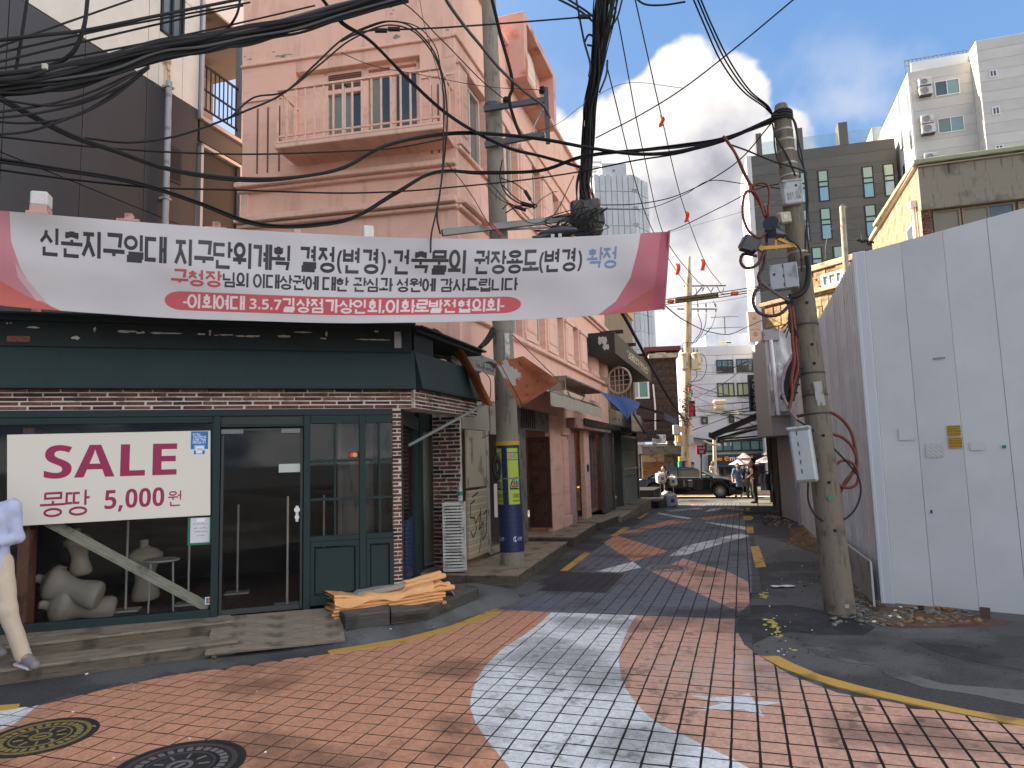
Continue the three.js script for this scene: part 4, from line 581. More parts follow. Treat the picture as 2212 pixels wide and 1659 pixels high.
// ================================================================ dark panelled building behind the shop
{
  const t = thing('panelled_building', 'grey and dark charcoal panelled building behind the shop terrace on the left', 'building', FD);
  const dk = [M(0.036, 0.038, 0.043, 0.42, 'fine', 2), M(0.041, 0.042, 0.046, 0.42, 'fine', 2.3)], lt = [M(0.68, 0.64, 0.57, 0.45, 'fine', 2), M(0.71, 0.67, 0.6, 0.45, 'fine', 2.4)], fm = M(0.45, 0.46, 0.48, 0.4, null, 1, 0, { metalness: 0.5 }), blk = M(0.012, 0.012, 0.013, 0.5);
  part('core', [bx(-9, -1.4, 0, 17, -6, -0.06), bx(-1.4, -0.9, 0, 17, -6, -3.0), bx(-1.4, 1.2, 10.6, 17, -6, -0.06), bx(-1.4, 1.2, 7.72, 8.2, -6, -0.06), bx(0.5, 1.2, 0, 17, -6, -2)], M(0.2, 0.19, 0.18, 0.9, 'grime', 2), t);
  const W = 1.16; let n = 0;
  for (let i = 0; i < 6; i++) { const u1 = -1.42 - i * W + 0.0, u0 = u1 - W + 0.012; for (const [v0, v1] of [[0, 3.6], [3.612, 6.0], [6.012, 8.29]]) part('panel', bx(u0, u1, v0, v1, -0.05, 0, 0.003), dk[n++ % 2], t); for (const [v0, v1] of [[8.31, 10.2], [10.212, 12.2], [12.212, 15]]) { if (i === 0 && v0 === 8.31) { part('panel', bx(u0, -2.34, v0, v1, -0.05, 0, 0.003), lt[0], t); part('panel', bx(-1.8, u1, v0, v1, -0.05, 0, 0.003), lt[1], t); part('panel', bx(-2.33, -1.81, v0, 9.3, -0.05, 0, 0.003), lt[1], t); } else part('panel', bx(u0, u1, v0, v1, -0.05, 0, 0.003), lt[n++ % 2], t); } }
  part('panel', bx(-1.36, 0.6, 7.75, 8.15, -0.05, 0.0, 0.003), dk[0], t); part('panel', bx(-1.36, 0.6, 10.5, 12.4, -0.05, 0, 0.003), lt[0], t);
  const win = part('window', [bx(-2.33, -2.29, 9.3, 10.8, -0.04, 0.03), bx(-1.85, -1.81, 9.3, 10.8, -0.04, 0.03), bx(-2.33, -1.81, 9.3, 9.34, -0.04, 0.03), bx(-2.09, -2.05, 9.3, 10.8, -0.04, 0.02)], blk, t); part('pane', bx(-2.29, -1.85, 9.34, 10.8, -0.03, -0.02, 0), darkGlass(0.05, 0.07, 0.08), win);
  const w2 = part('window', [bx(-2.12, -1.79, 6.72, 7.36, -0.01, 0.02)], blk, t); part('pane', bx(-2.08, -1.83, 6.76, 7.32, 0.02, 0.024, 0), darkGlass(), w2);
  const b = part('balcony', [bx(-1.4, -1.34, 8.16, 10.5, -0.1, 0.06), bx(-0.32, -0.26, 8.2, 10.4, -0.1, 0.06), bx(-1.34, 0.6, 8.15, 8.22, -0.1, 0.06)], fm, t);
  part('rail', [bx(-1.34, 0.6, 9.27, 9.31, -0.06, -0.02), bx(-1.34, 0.6, 8.42, 8.45, -0.06, -0.02), bx(-1.34, 0.6, 8.8, 8.83, -0.06, -0.02)], blk, b); for (let i = 0; i < 17; i++) part('baluster', bx(-1.3 + i * 0.115, -1.282 + i * 0.115, 8.42, 9.28, -0.05, -0.032, 0), blk, b);
  part('balcony_wall', [bx(-1.4, -0.2, 8.2, 10.5, -1.3, -1.2), bx(-1.42, -1.38, 8.2, 10.5, -1.3, -0.1)], M(0.2, 0.18, 0.15, 0.8, 'grime', 1), t);
  const d = part('door', [bx(-1.36, -1.3, 5, 7.7, -0.05, 0.05), bx(-0.32, -0.26, 5, 7.66, -0.05, 0.05), bx(-1.36, 0.5, 7.64, 7.7, -0.05, 0.05)], fm, t); part('pane', [bx(-1.3, -0.32, 5, 7.64, -0.04, -0.03, 0)], M(0.02, 0.02, 0.02, 0.6), d); const mesh = []; for (let i = 0; i < 12; i++) mesh.push(bx(-0.24 + i * 0.06, -0.228 + i * 0.06, 5, 7.6, -0.02, 0, 0)); part('mesh_screen', mesh, fm, d);
  const p = thing('drain_pipe', 'grey vertical drain pipe on the dark panelled wall', 'pipe', FD); part('pipe', rod(V(-2.2, 3.5, 0.09), V(-2.2, 8.42, 0.09), 0.052, 0.052, 14), M(0.3, 0.31, 0.33, 0.5, 'grime', 0.6), p); part('cap', [rod(V(-2.26, 8.8, 0.04), V(-2.2, 8.8, 0.12), 0.07, 0.07, 14), rod(V(-2.2, 8.42, 0.09), V(-2.22, 8.75, 0.08), 0.03)], M(0.5, 0.42, 0.25, 0.8, 'rust', 0.3), p); for (const y of [6.3, 8.3]) part('clamp', bx(-2.27, -2.13, y, y + 0.04, 0.0, 0.15), M(0.3, 0.3, 0.3, 0.5), p);
}
// ================================================================ pink corner building
const pinkC = [0.82, 0.5, 0.385], pinkM = M(...pinkC, 0.82, 'streak', 2.6, 0.002), pinkT = M(0.83, 0.525, 0.41, 0.8, 'streak', 1.7, 0.001), paleWin = M(0.62, 0.5, 0.42, 0.6);
{
  const t = thing('pink_building', 'three storey pink stucco corner building with balcony and fluted pilasters', 'building', FP), ff = intoFrame(FF, FP);
  const U0 = -5.28, U1 = 7.72, D = -0.32, S3 = [-4.8, -2.75, -0.9, 0.9, 2.65, 4.4, 6.1], W3 = [1.05, 0.9, 0.85, 0.85, 0.85, 0.85, 0.85];
  const wall = [bx(U0, U1, 8.5, 10.35, D, 0, 0.01), bx(U0, U1, 6.02, 6.95, D, 0, 0.01), bx(U0, U1, 5.35, 5.9, D, 0, 0.01), bx(U0, U1, 2.75, 4.2, D, 0, 0.01)];
  const piers = (v0, v1) => { let a = U0; S3.forEach((s, i) => { wall.push(bx(a, s, v0, v1, D, 0, 0.008)); a = s + W3[i]; }); wall.push(bx(a, U1, v0, v1, D, 0, 0.008)); };
  piers(6.95, 8.5); piers(4.2, 5.35);
  // body behind, front wall pieces
  wall.push(bx(U0 + 0.4, U1, 0, 10.2, -3.3, -3.0)); const P = (a, b, c, d, w0 = -0.3, w1 = 0) => wall.push(ff(bx(a, b, c, d, w0, w1, 0.01)));
  P(-3.92, 0, 8.85, 10.4, -0.3, 0.02); P(-3.92, -2.9, 6.64, 8.85); P(-0.62, 0, 6.64, 8.85); P(-2.9, -0.62, 8.62, 8.85); P(-2.9, -0.62, 6.64, 6.97); P(-3.92, 0, 3.3, 6.64); P(-2.95, -0.6, 6.9, 8.7, -0.75, -0.7);
  part('wall', wall, pinkM, t);
  // second floor front wall is hidden by the banner: upper parapet of the corner rises out of the picture
  const mould = []; const LD = (a, b, v, h, o) => { mould.push(bx(a, b, v, v + h, -0.05, o, 0.012)); };
  LD(U0 - 0.04, U1, 8.84, 0.07, 0.05); LD(U0 - 0.05, U1, 5.92, 0.1, 0.16); LD(U0 - 0.04, U1, 5.84, 0.07, 0.08); LD(U0, U1, 6.86, 0.07, 0.07); LD(U0, U1, 10.3, 0.08, 0.08); LD(U0, U1, 4.1, 0.09, 0.1);
  for (const [v, h, o] of [[8.84, 0.05, 0.05], [6.56, 0.09, 0.2], [6.5, 0.06, 0.1], [5.93, 0.1, 0.2], [5.86, 0.06, 0.1]]) mould.push(ff(bx(-3.95, 0.02, v, v + h, -0.05, o, 0.012)));
  mould.push(ff(bx(-3.93, -3.15, 8.18, 8.22, -0.02, 0.03)), ff(bx(-0.6, 0, 8.18, 8.22, -0.02, 0.03)), ff(bx(-3.6, -0.35, 6.02, 6.06, -0.02, 0.02)), ff(bx(-3.92, -3.78, 6.0, 6.6, -0.02, 0.03)));
  part('cornice', mould, pinkT, t);
  // fluted pilasters between the windows
  const pil = (a, b, v0, v1) => { const g = [bx(a, b, v0, v1, -0.02, 0.05, 0.008), bx(a - 0.04, b + 0.04, v1 - 0.1, v1, -0.02, 0.09, 0.01), bx(a - 0.03, b + 0.03, v0, v0 + 0.1, -0.02, 0.08, 0.01)]; const n = max(2, floor((b - a) / 0.09)); for (let i = 0; i < n; i++) { const u = lerp(a + 0.05, b - 0.05, (i + 0.5) / n); g.push(bx(u - 0.022, u + 0.022, v0 + 0.2, v1 - 0.22, 0.045, 0.075, 0.01)); } part('pilaster', g, pinkT, t); };
  const gaps = (k) => { let a = U0 + 0.05; S3.forEach((s, i) => { pil(a, s - 0.06, k ? 6.96 : 4.22, k ? 8.48 : 5.34); a = s + W3[i] + 0.06; }); pil(a, U1 - 0.1, k ? 6.96 : 4.22, k ? 8.48 : 5.34); }; gaps(0); gaps(1);
  // grooves of the front pilasters
  const gr = M(0.2, 0.1, 0.085, 0.9); for (const u of [-3.62, -3.42, -3.2, -0.42, -0.3, -0.18]) part('groove', ff(bx(u - 0.016, u + 0.016, 6.85, 8.05, -0.01, 0.006, 0)), gr, t);
  // windows
  S3.forEach((s, i) => { for (const [v0, v1] of [[6.97, 8.48], [4.22, 5.34]]) {
    const a = s + 0.02, b = s + W3[i] - 0.02, w = part('window', [bx(a, a + 0.06, v0, v1, -0.24, -0.14), bx(b - 0.06, b, v0, v1, -0.24, -0.14), bx(a + 0.06, b - 0.06, v1 - 0.06, v1, -0.24, -0.14), bx(a + 0.06, b - 0.06, v0, v0 + 0.06, -0.24, -0.14), bx((a + b) / 2 - 0.03, (a + b) / 2 + 0.03, v0 + 0.06, v1 - 0.06, -0.23, -0.15)], paleWin, t);
    part('pane', bx(a + 0.06, b - 0.06, v0 + 0.06, v1 - 0.06, -0.2, -0.194, 0), M(0.32, 0.36, 0.38, 0.04, null, 1, 0, { metalness: 0.75 }), w); } });
  // balcony with its French window
  const bal = part('balcony', [ff(bx(-2.88, -0.02, 6.9, 6.98, -0.1, 0.72, 0.012)), ff(bx(-2.88, -0.02, 6.98, 7.02, 0.66, 0.72))], pinkT, t), rail = [];
  rail.push(ff(bx(-2.86, -0.04, 7.9, 7.94, 0.64, 0.7)), ff(bx(-2.86, -0.04, 7.1, 7.13, 0.655, 0.685)), ff(bx(-2.86, -2.82, 7.9, 7.94, 0, 0.64)), ff(bx(-0.08, -0.04, 7.9, 7.94, 0, 0.64)), ff(bx(-2.86, -2.82, 7.1, 7.13, 0, 0.64))); part('rail', rail, pinkT, bal);
  for (let i = 0; i <= 17; i++) { const u = -2.85 + i * 0.164; part('baluster', ff(bx(u - 0.015, u + 0.015, 7.02, 7.9, 0.655, 0.685, 0.004)), pinkT, bal); } for (const w of [0.16, 0.34, 0.5]) for (const u of [-2.84, -0.06]) part('baluster', ff(bx(u - 0.013, u + 0.013, 7.02, 7.9, w - 0.013, w + 0.013, 0.004)), pinkT, bal);
  const fw = []; const f = (a, b, c, d) => fw.push(ff(bx(a, b, c, d, -0.24, -0.12, 0.006))); f(-2.42, -2.35, 6.98, 8.62); f(-1.72, -1.6, 6.98, 8.62); f(-0.72, -0.62, 6.98, 8.62); f(-2.42, -0.62, 8.56, 8.62); f(-1.2, -1.1, 6.98, 8.56); f(-2.35, -1.72, 8.2, 8.28); f(-1.6, -0.72, 8.44, 8.5); f(-2.35, -1.72, 7.0, 7.1); f(-1.6, -0.72, 7.0, 7.1); f(-2.9, -2.42, 6.98, 8.62);
  const win = part('window', fw, pinkT, t); part('pane', [ff(bx(-2.35, -1.72, 7.1, 8.2, -0.2, -0.194, 0)), ff(bx(-1.6, -1.2, 7.1, 8.44, -0.2, -0.194, 0)), ff(bx(-1.1, -0.72, 7.1, 8.44, -0.2, -0.194, 0))], M(0.035, 0.05, 0.042, 0.06, null, 1, 0, { clearcoat: 1 }), win);
  const cu = M(0.3, 0.34, 0.28, 0.9, 'cloth', 0.4); const lou = []; for (let i = 0; i < 7; i++) lou.push(ff(bx(-2.34, -1.73, 8.285 + i * 0.038, 8.305 + i * 0.038, -0.2, -0.13))); part('louvre', lou, M(0.28, 0.16, 0.13, 0.8), win);
  part('curtain', [ff(bx(-2.34, -1.9, 7.1, 8.2, -0.19, -0.188, 0)), ff(bx(-1.58, -1.4, 7.1, 8.4, -0.19, -0.188, 0))], M(0.2, 0.23, 0.2, 0.9, 'cloth', 0.3), win);
  const vm = part('pipe_stub', ff(rod(V(-1.72, 7.9, 0.55), V(-1.72, 7.02, 0.55), 0.014)), M(0.7, 0.7, 0.7, 0.4), t); part('finial', ff(lathe([[0, 0], [0.05, 0.01], [0.02, 0.05], [0.012, 0.12], [0, 0.13]], 10).translate(-1.72, 7.9, 0.55)), M(0.04, 0.04, 0.04, 0.5), vm);
  // peeling paint on the parapet
  seedNow = 15; const pe = []; for (const [x, y, s] of [[540, 128, 9], [530, 122, 5], [535, 140, 6], [612, 120, 14], [600, 121, 8], [845, 15, 6], [845, 30, 5], [855, 78, 9], [965, 65, 8], [968, 75, 7], [858, 80, 12], [590, 112, 6], [625, 118, 7], [850, 22, 4]]) { const [u, v] = FF.at(x, y, 0.02), o = [], r = (s / 150) * 1.05; for (let k = 0; k < 11; k++) { const a = (k / 11) * 2 * PI, q = rnd(0.4, 1.15); o.push([u + cos(a) * r * q, v + sin(a) * r * 0.45 * q]); } pe.push(ff(ext(o, 0.0195, 0.0215))); }
  part('peeled_patches', pe, M(0.3, 0.28, 0.25, 0.9, 'grime', 0.2), t).userData.kind = 'stuff';
  // framed sign box on the roof edge with its round ornament
  const sb = part('roof_frame', [bx(-2.52, -2.3, 9.55, 10.98, -0.25, 0.42, 0.01), bx(-0.12, 0.05, 9.55, 10.98, -0.25, 0.42, 0.01), bx(-2.3, -0.12, 10.84, 10.98, -0.25, 0.42, 0.01), bx(-2.3, -0.12, 9.55, 9.68, -0.1, 0.42, 0.01)], M(0.64, 0.36, 0.28, 0.8, 'rust', 3.1, 0.002), t);
  part('back_panel', bx(-2.3, -0.12, 9.68, 10.84, -0.15, 0.08), pinkT, sb); part('ornament', rod(V(-1.35, 10.26, 0.08), V(-1.35, 10.26, 0.2), 0.48, 0.44, 32), M(0.72, 0.62, 0.5, 0.8, 'rust', 0.8), sb); part('ornament_rim', new THREE.TorusGeometry(0.47, 0.04, 8, 40).translate(-1.35, 10.26, 0.17), M(0.5, 0.26, 0.2, 0.8), sb);
  // ground floor: shopfront wall with piers
  const G1 = (a, b, c, d, w0, w1, m, n = 'wall') => part(n, bx(a, b, c, d, w0, w1, 0.008), m, t), mauve = M(0.55, 0.34, 0.31, 0.8, 'streak', 1.2, 0.001), drk = M(0.13, 0.115, 0.1, 0.8, 'grime', 0.8);
  G1(-0.05, 0.95, 0.1, 2.75, -0.1, 0.03, pinkT, 'pier'); { const g = []; for (let i = 0; i < 5; i++) g.push(bx(1.0 + i * 0.1, 1.06 + i * 0.1, 0.4, 2.2, 0.03, 0.08, 0.01)); g.push(bx(0.95, 1.55, 0.08, 2.75, -0.1, 0.04, 0.008), bx(0.9, 1.6, 0.08, 0.35, -0.1, 0.09, 0.01), bx(0.9, 1.6, 2.3, 2.5, -0.1, 0.12, 0.02)); part('pilaster', g, pinkT, t); }
  G1(2.0, 2.7, 0.05, 2.75, -0.3, -0.05, mauve, 'pier'); G1(3.55, 4.2, 0.05, 2.75, -0.1, 0.03, pinkT, 'pier'); G1(6.4, 7.72, 0, 2.75, -0.1, 0.02, drk, 'pier'); G1(1.5, 6.6, 2.5, 2.75, -0.4, 0.25, M(0.45, 0.25, 0.22, 0.85, 'grime', 1), 'canopy'); 
  for (const [a, b] of [[2.72, 3.5], [4.24, 6.36]]) { const fr = part('shopfront', [bx(a, a + 0.06, 0.1, 2.5, -0.3, -0.2), bx(b - 0.06, b, 0.1, 2.5, -0.3, -0.2), bx(a, b, 2.4, 2.5, -0.3, -0.2), bx(a, b, 0.1, 0.2, -0.3, -0.2)], M(0.3, 0.2, 0.17, 0.5, 'grime', 0.4), t); const n = max(1, Math.round((b - a) / 0.5)); for (let i = 1; i < n; i++) part('mullion', bx(lerp(a, b, i / n) - 0.03, lerp(a, b, i / n) + 0.03, 0.2, 2.4, -0.29, -0.21), M(0.25, 0.18, 0.15, 0.5), fr); part('pane', bx(a + 0.06, b - 0.06, 0.2, 2.4, -0.26, -0.255, 0), M(0.1, 0.1, 0.1, 0.04, null, 1, 0, { clearcoat: 1 }), fr); }
  part('wall_switch', bx(3.8, 3.95, 1.35, 1.55, 0.03, 0.06), M(0.02, 0.02, 0.02, 0.6), t);
  // passage and shop between the pole and the corner
  G1(-5.28, -3.4, 2.25, 2.8, -0.3, 0.0, M(0.3, 0.27, 0.22, 0.85, 'grime', 0.8), 'lintel'); G1(-4.3, -4.2, 0.2, 2.25, -0.12, 0.03, M(0.36, 0.34, 0.3, 0.7, 'grime', 0.5), 'pier'); G1(-2.35, -1.95, 0.1, 2.75, -0.1, 0.02, M(0.16, 0.15, 0.14, 0.8, 'grime', 0.6), 'pier'); G1(-2.4, 0.0, 2.35, 2.8, -0.12, 0.0, M(0.22, 0.2, 0.17, 0.85, 'grime', 0.6), 'lintel'); G1(-4.3, 0, 0, 2.8, -2.4, -2.3, M(0.08, 0.07, 0.06, 0.9), 'back_wall'); G1(-1.9, -1.8, 0, 2.4, -2.3, -0.1, M(0.12, 0.1, 0.09, 0.9), 'side_wall');
  const sw = part('shop_window', [bx(-4.2, -4.13, 0.2, 2.25, -0.1, 0.02), bx(-2.42, -2.35, 0.2, 2.25, -0.1, 0.02), bx(-4.2, -2.35, 0.15, 0.25, -0.1, 0.02), bx(-4.2, -2.35, 2.2, 2.26, -0.1, 0.02)], M(0.3, 0.27, 0.22, 0.6, 'grime', 0.5), t); part('pane', bx(-4.13, -2.42, 0.25, 2.2, -0.05, -0.044, 0), pane, sw);
  part('cream_panel', bx(-5.2, -4.35, 1.32, 2.24, 0.0, 0.04, 0.006), M(0.42, 0.37, 0.28, 0.8, 'grime', 0.8, 0.001), t);
  const gp = bx(-5.2, -4.35, 0.22, 1.28, 0.0, 0.045, 0.004); planarUV(gp, 'X', 'Y', -5.2, 0.22, 0.85, 1.06);
  const gm = new THREE.MeshStandardMaterial({ roughness: 0.75, map: canvasTex(340, 424, (x, w, h) => { x.fillStyle = '#b3a78e'; x.fillRect(0, 0, w, h); for (let i = 0; i < 20; i++) { x.fillStyle = i % 2 ? '#a99d85' : '#b8ad95'; x.fillRect(0, i * 21.2, w, 17); x.fillStyle = '#8d826e'; x.fillRect(0, i * 21.2 + 17, w, 3); } x.strokeStyle = '#241f1c'; x.lineWidth = 11; x.lineCap = 'round'; x.lineJoin = 'round'; const Z = (...p) => { x.beginPath(); p.forEach(([a, b], i) => x[i ? 'lineTo' : 'moveTo'](a * w, b * h)); x.stroke(); }; Z([0.3, 0.16], [0.1, 0.2], [0.08, 0.4], [0.3, 0.42], [0.38, 0.6], [0.2, 0.7], [0.08, 0.6]); Z([0.35, 0.5], [0.6, 0.36], [0.5, 0.62], [0.75, 0.5]); Z([0.62, 0.3], [0.62, 0.72], [0.5, 0.95]); Z([0.78, 0.4], [0.95, 0.34], [0.9, 0.7], [0.7, 0.78], [0.75, 0.52]); Z([0.2, 0.1], [0.5, 0.05]); }) });
  part('graffiti_panel', gp, gm, t);
  const grl = []; for (let i = 0; i < 7; i++) grl.push(bx(-2.2 + i * 0.15, -2.18 + i * 0.15, 2.38, 2.76, 0.02, 0.035, 0)); for (let i = 0; i < 4; i++) grl.push(bx(-2.25, -1.2, 2.4 + i * 0.11, 2.415 + i * 0.11, 0.022, 0.037, 0)); part('window_grille', grl, M(0.015, 0.015, 0.015, 0.5), t);
  const dr = part('open_door', [bx(-0.05, 0.0, 0.2, 2.2, -0.05, 0.75, 0.006)], M(0.075, 0.032, 0.018, 0.6, 'wood', 0.7, 0.002), t); dr.geometry = three([bx(-0.12, -0.07, 0.2, 2.25, -0.5, 0.02, 0.006)]); for (const [c, d] of [[0.35, 0.85], [0.95, 1.45], [1.55, 2.1]]) part('door_panel', bx(-0.135, -0.12, c, d, -0.4, -0.08, 0.01), M(0.09, 0.04, 0.022, 0.55, 'wood', 0.5, 0.002), dr);
}
// ---------------------------------------------------------------- wooden decks and kerb steps along the pink front
function deck(name, label, A, B, depth, h0, h1, n, mat = woodM, rise = woodD) { // A, B: pixels of the near and far foot of its street edge
  const a = G(...A), b = G(...B), fr = new Fr(a.x, a.z, atan2(b.x - a.x, -(b.z - a.z)) * 57.29578), L = hypot(b.x - a.x, b.z - a.z), t = thing(name, label, 'deck', fr), y0 = gy(a.x, a.z), y1 = gy(b.x, b.z), d = L / n;
  for (let i = 0; i < n; i++) { const y = lerp(y0 + h0, y1 + h1, (i + 0.5) / n); part('plank', bx(i * d + 0.003, (i + 1) * d - 0.003, y - 0.028, y + rnd(-0.0015, 0.0015), -depth, 0.012, 0.004), mat, t); }
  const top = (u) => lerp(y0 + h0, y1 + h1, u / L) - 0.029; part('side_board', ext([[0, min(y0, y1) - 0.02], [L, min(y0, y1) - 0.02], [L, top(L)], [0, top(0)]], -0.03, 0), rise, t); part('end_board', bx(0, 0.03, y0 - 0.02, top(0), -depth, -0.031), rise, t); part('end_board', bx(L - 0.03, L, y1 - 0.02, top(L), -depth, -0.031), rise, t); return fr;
}
deck('wooden_deck', 'grey plank deck round the foot of the concrete utility pole', [1117, 1269], [1225, 1192], 1.6, 0.18, 0.2, 22, M(0.34, 0.27, 0.19, 0.85, 'wood', 0.9, 0.003));
deck('wooden_deck', 'grey plank deck step before the dark doorway and pink pier', [1240, 1181], [1288, 1153], 1.3, 0.2, 0.26, 14, M(0.34, 0.27, 0.19, 0.85, 'wood', 0.9, 0.003));
deck('wooden_deck', 'low plank platform before the pink shop with bin', [1298, 1146], [1340, 1126], 1.1, 0.22, 0.2, 14, M(0.36, 0.29, 0.205, 0.85, 'wood', 0.9, 0.003));
const stepM = M(0.33, 0.29, 0.22, 0.9, 'grime', 0.7, 0.004), blackM = M(0.02, 0.02, 0.02, 0.7, 'grime', 0.5);
const kerbStep = (label, A, B, depth, h, mat = stepM) => { const a = G(...A), b = G(...B), fr = new Fr(a.x, a.z, atan2(b.x - a.x, -(b.z - a.z)) * 57.29578), L = hypot(b.x - a.x, b.z - a.z), y = gy(a.x, a.z); const t = thing('concrete_step', label, 'step', fr); part('body', bx(0, L, y - 0.05, y + h - 0.04, -depth, -0.02, 0.015), mat, t); part('tread', bx(0, L + 0.02, y + h - 0.04, y + h, -depth, 0.0, 0.012), mat, t); };
kerbStep('broken pale concrete step nearest the plank platform', [1345, 1128], [1368, 1114], 0.7, 0.16); kerbStep('tan concrete step in the middle of the shop row', [1370, 1113], [1391, 1101], 1.0, 0.22); kerbStep('tan concrete step in front of the glass shopfront', [1393, 1105], [1412, 1095], 1.2, 0.3); kerbStep('black box step beside the white bags at the corner', [1424, 1097], [1442, 1089], 1.1, 0.25, blackM); kerbStep('taller black step behind the white bags', [1415, 1085], [1430, 1078], 1.3, 0.55, blackM);
// ================================================================ left utility pole, banner, torn awnings
const concM = M(0.27, 0.24, 0.19, 0.92, 'concrete', 0.9, 0.004), galv = M(0.2, 0.2, 0.19, 0.55, 'grime', 0.4, 0, { metalness: 0.5 }), galvD = M(0.1, 0.105, 0.11, 0.6, 'grime', 0.4, 0, { metalness: 0.4 }), blackCable = M(0.009, 0.009, 0.01, 0.85), greyCable = M(0.06, 0.06, 0.062, 0.7), rubber = M(0.012, 0.012, 0.013, 0.7);
const A3 = (l) => l.map((p) => at(...p));
const rel = (g, p) => g.translate(-p.x, -p.y, -p.z);
{
  const base = G(1108, 1222, 0.16); base.y = gy(base.x, base.z); const top = at(1053, -60, 11.0), t = thing('utility_pole', 'round concrete utility pole wrapped in blue and lime posters on the plank deck', 'utility pole', base), L = (p) => p.clone().sub(base);
  const axis = (y) => base.clone().lerp(top, (y - base.y) / (top.y - base.y)), R = (y) => lerp(0.192, 0.118, (y - base.y) / (top.y - base.y));
  part('pole', scaleUV(rod(L(base.clone().add(V(0, -0.1, 0))), L(top), 0.192, 0.118, 28), 1, 1), concM, t);
  const yOf = (x, py) => at(x, py, -base.z).y, wrap = (name, y0, y1, dr, m) => part(name, rod(L(axis(y0)), L(axis(y1)), R(y0) + dr, R(y1) + dr, 40), m, t);
  const wtex = canvasTex(1024, 1024, (x, w, h) => { // runs once round the pole, top to bottom
    x.fillStyle = '#232a52'; x.fillRect(0, 0, w, h); x.font = 'bold 30px sans-serif'; seedNow = 3; for (let r = 0; r < 22; r++) for (let k = 0; k < 20; k++) { x.fillStyle = '#3d4678'; x.fillText('ㅜ+TIㅇㅗㅅ18O+'.replace(/[ㄱ-ㅣ]/g, 'T')[floor(rnd(0, 10))], k * 52 + (r % 2) * 20, 40 + r * 46); }
    for (const X of [120, 380, 640, 900]) {
      x.fillStyle = '#b9c843'; x.fillRect(X - 95, 30, 175, 540); x.fillStyle = '#1d2436'; x.fillRect(X - 95, 70, 175, 6); x.fillRect(X - 95, 140, 175, 6);
      x.fillStyle = '#d98a62'; x.beginPath(); x.ellipse(X - 40, 108, 30, 30, 0, 0, 7); x.fill(); x.fillStyle = '#6fa9b4'; x.beginPath(); x.ellipse(X + 15, 108, 30, 30, 0, 0, 7); x.fill();
      x.fillStyle = '#1d2436'; x.beginPath(); x.ellipse(X + 40, 420, 112, 112, 0, PI, 1.5 * PI); x.lineTo(X + 40, 420); x.fill(); x.fillStyle = '#d98a62'; x.beginPath(); x.ellipse(X + 40, 412, 100, 100, 0, PI, 1.25 * PI); x.lineTo(X + 40, 412); x.fill(); x.fillStyle = '#6fa9b4'; x.beginPath(); x.ellipse(X + 40, 412, 96, 96, 0, 1.25 * PI, 1.5 * PI); x.lineTo(X + 40, 412); x.fill();
      write(x, '이화', X - 50, 402, 66, '#1d2436', { wt: 0.13 }); x.fillStyle = '#1d2436'; x.fillRect(X - 72, 418, 152, 12); writeFit(x, '이화여대', X - 40, X + 76, 505, 44, '#1d2436'); writeFit(x, 'Ewhayeodae', X - 40, X + 76, 545, 28, '#1d2436');
      x.strokeStyle = '#cdd3e4'; x.lineWidth = 10; x.beginPath(); x.arc(X - 30, 900, 22, 0.6, 5.4); x.stroke(); x.fillStyle = '#cdd3e4'; x.fillRect(X - 36, 884, 10, 34); writeFit(x, '서대문', X, X + 76, 912, 36, '#cdd3e4');
    }
  });
  const y0 = yOf(1108, 1190), y1 = yOf(1100, 962), yt = yOf(1100, 956);
  const wg = rod(L(axis(y0)), L(axis(y1)), R(y0) + 0.004, R(y1) + 0.004, 48), wu = wg.attributes.uv; { const p = wg.attributes.position; for (let i = 0; i < p.count; i += 3) for (let k = 0; k < 3; k++) { const q = V(p.getX(i + k), 0, p.getZ(i + k)), c = L(axis(base.y + p.getY(i + k))); let a = atan2(q.x - c.x, q.z - c.z) / (2 * PI) + 0.5; if (k && abs(a - wu.getX(i)) > 0.5) a += a < 0.5 ? 1 : -1; wu.setXY(i + k, a, (base.y + p.getY(i + k) - y0) / (y1 - y0)); } }
  wtex.wrapS = THREE.RepeatWrapping; wtex.offset.x = 0.045; part('poster_wrap', wg, new THREE.MeshStandardMaterial({ map: wtex, roughness: 0.5 }), t);
  wrap('yellow_rim', y1 - 0.0, yt + 0.02, 0.012, M(0.55, 0.36, 0.03, 0.6)); wrap('steel_band', yOf(1104, 1034), yOf(1104, 1031), 0.007, galv);
  for (const [x, y] of [[1080, 697], [1085, 720], [1075, 205], [1075, 262]]) wrap('steel_band', yOf(x, y), yOf(x, y) + 0.025, 0.003, galv);
  part('torn_paper', (() => { const a = yOf(1080, 775), g = rod(L(axis(a)), L(axis(a + 0.38)), R(a) + 0.003, R(a) + 0.003, 40), p = g.attributes.position, keep = []; for (let i = 0; i < p.count; i += 3) { let ok = true; for (let k = 0; k < 3; k++) { const c = L(axis(base.y + p.getY(i + k))); const an = atan2(p.getX(i + k) - c.x, p.getZ(i + k) - c.z); if (an < 0.1 || an > 0.75) ok = false; } if (ok) for (let k = 0; k < 3; k++) keep.push(p.getX(i + k), p.getY(i + k), p.getZ(i + k)); } const q = new THREE.BufferGeometry(); q.setAttribute('position', new THREE.Float32BufferAttribute(keep, 3)); q.computeVertexNormals(); return uvBox(q); })(), M(0.55, 0.54, 0.5, 0.9, 'grime', 0.2), t);
  // bracket with its two arms and upright
  const d = 10.8, P = (x, y, dd = d) => L(at(x, y, dd)), br = part('bracket', [bar(P(1045, 236), P(1178, 216), 0.06, 0.09), bar(P(1047, 314), P(1176, 290), 0.06, 0.09), bar(P(1179, 190), P(1184, 310), 0.07, 0.07)], galvD, t);
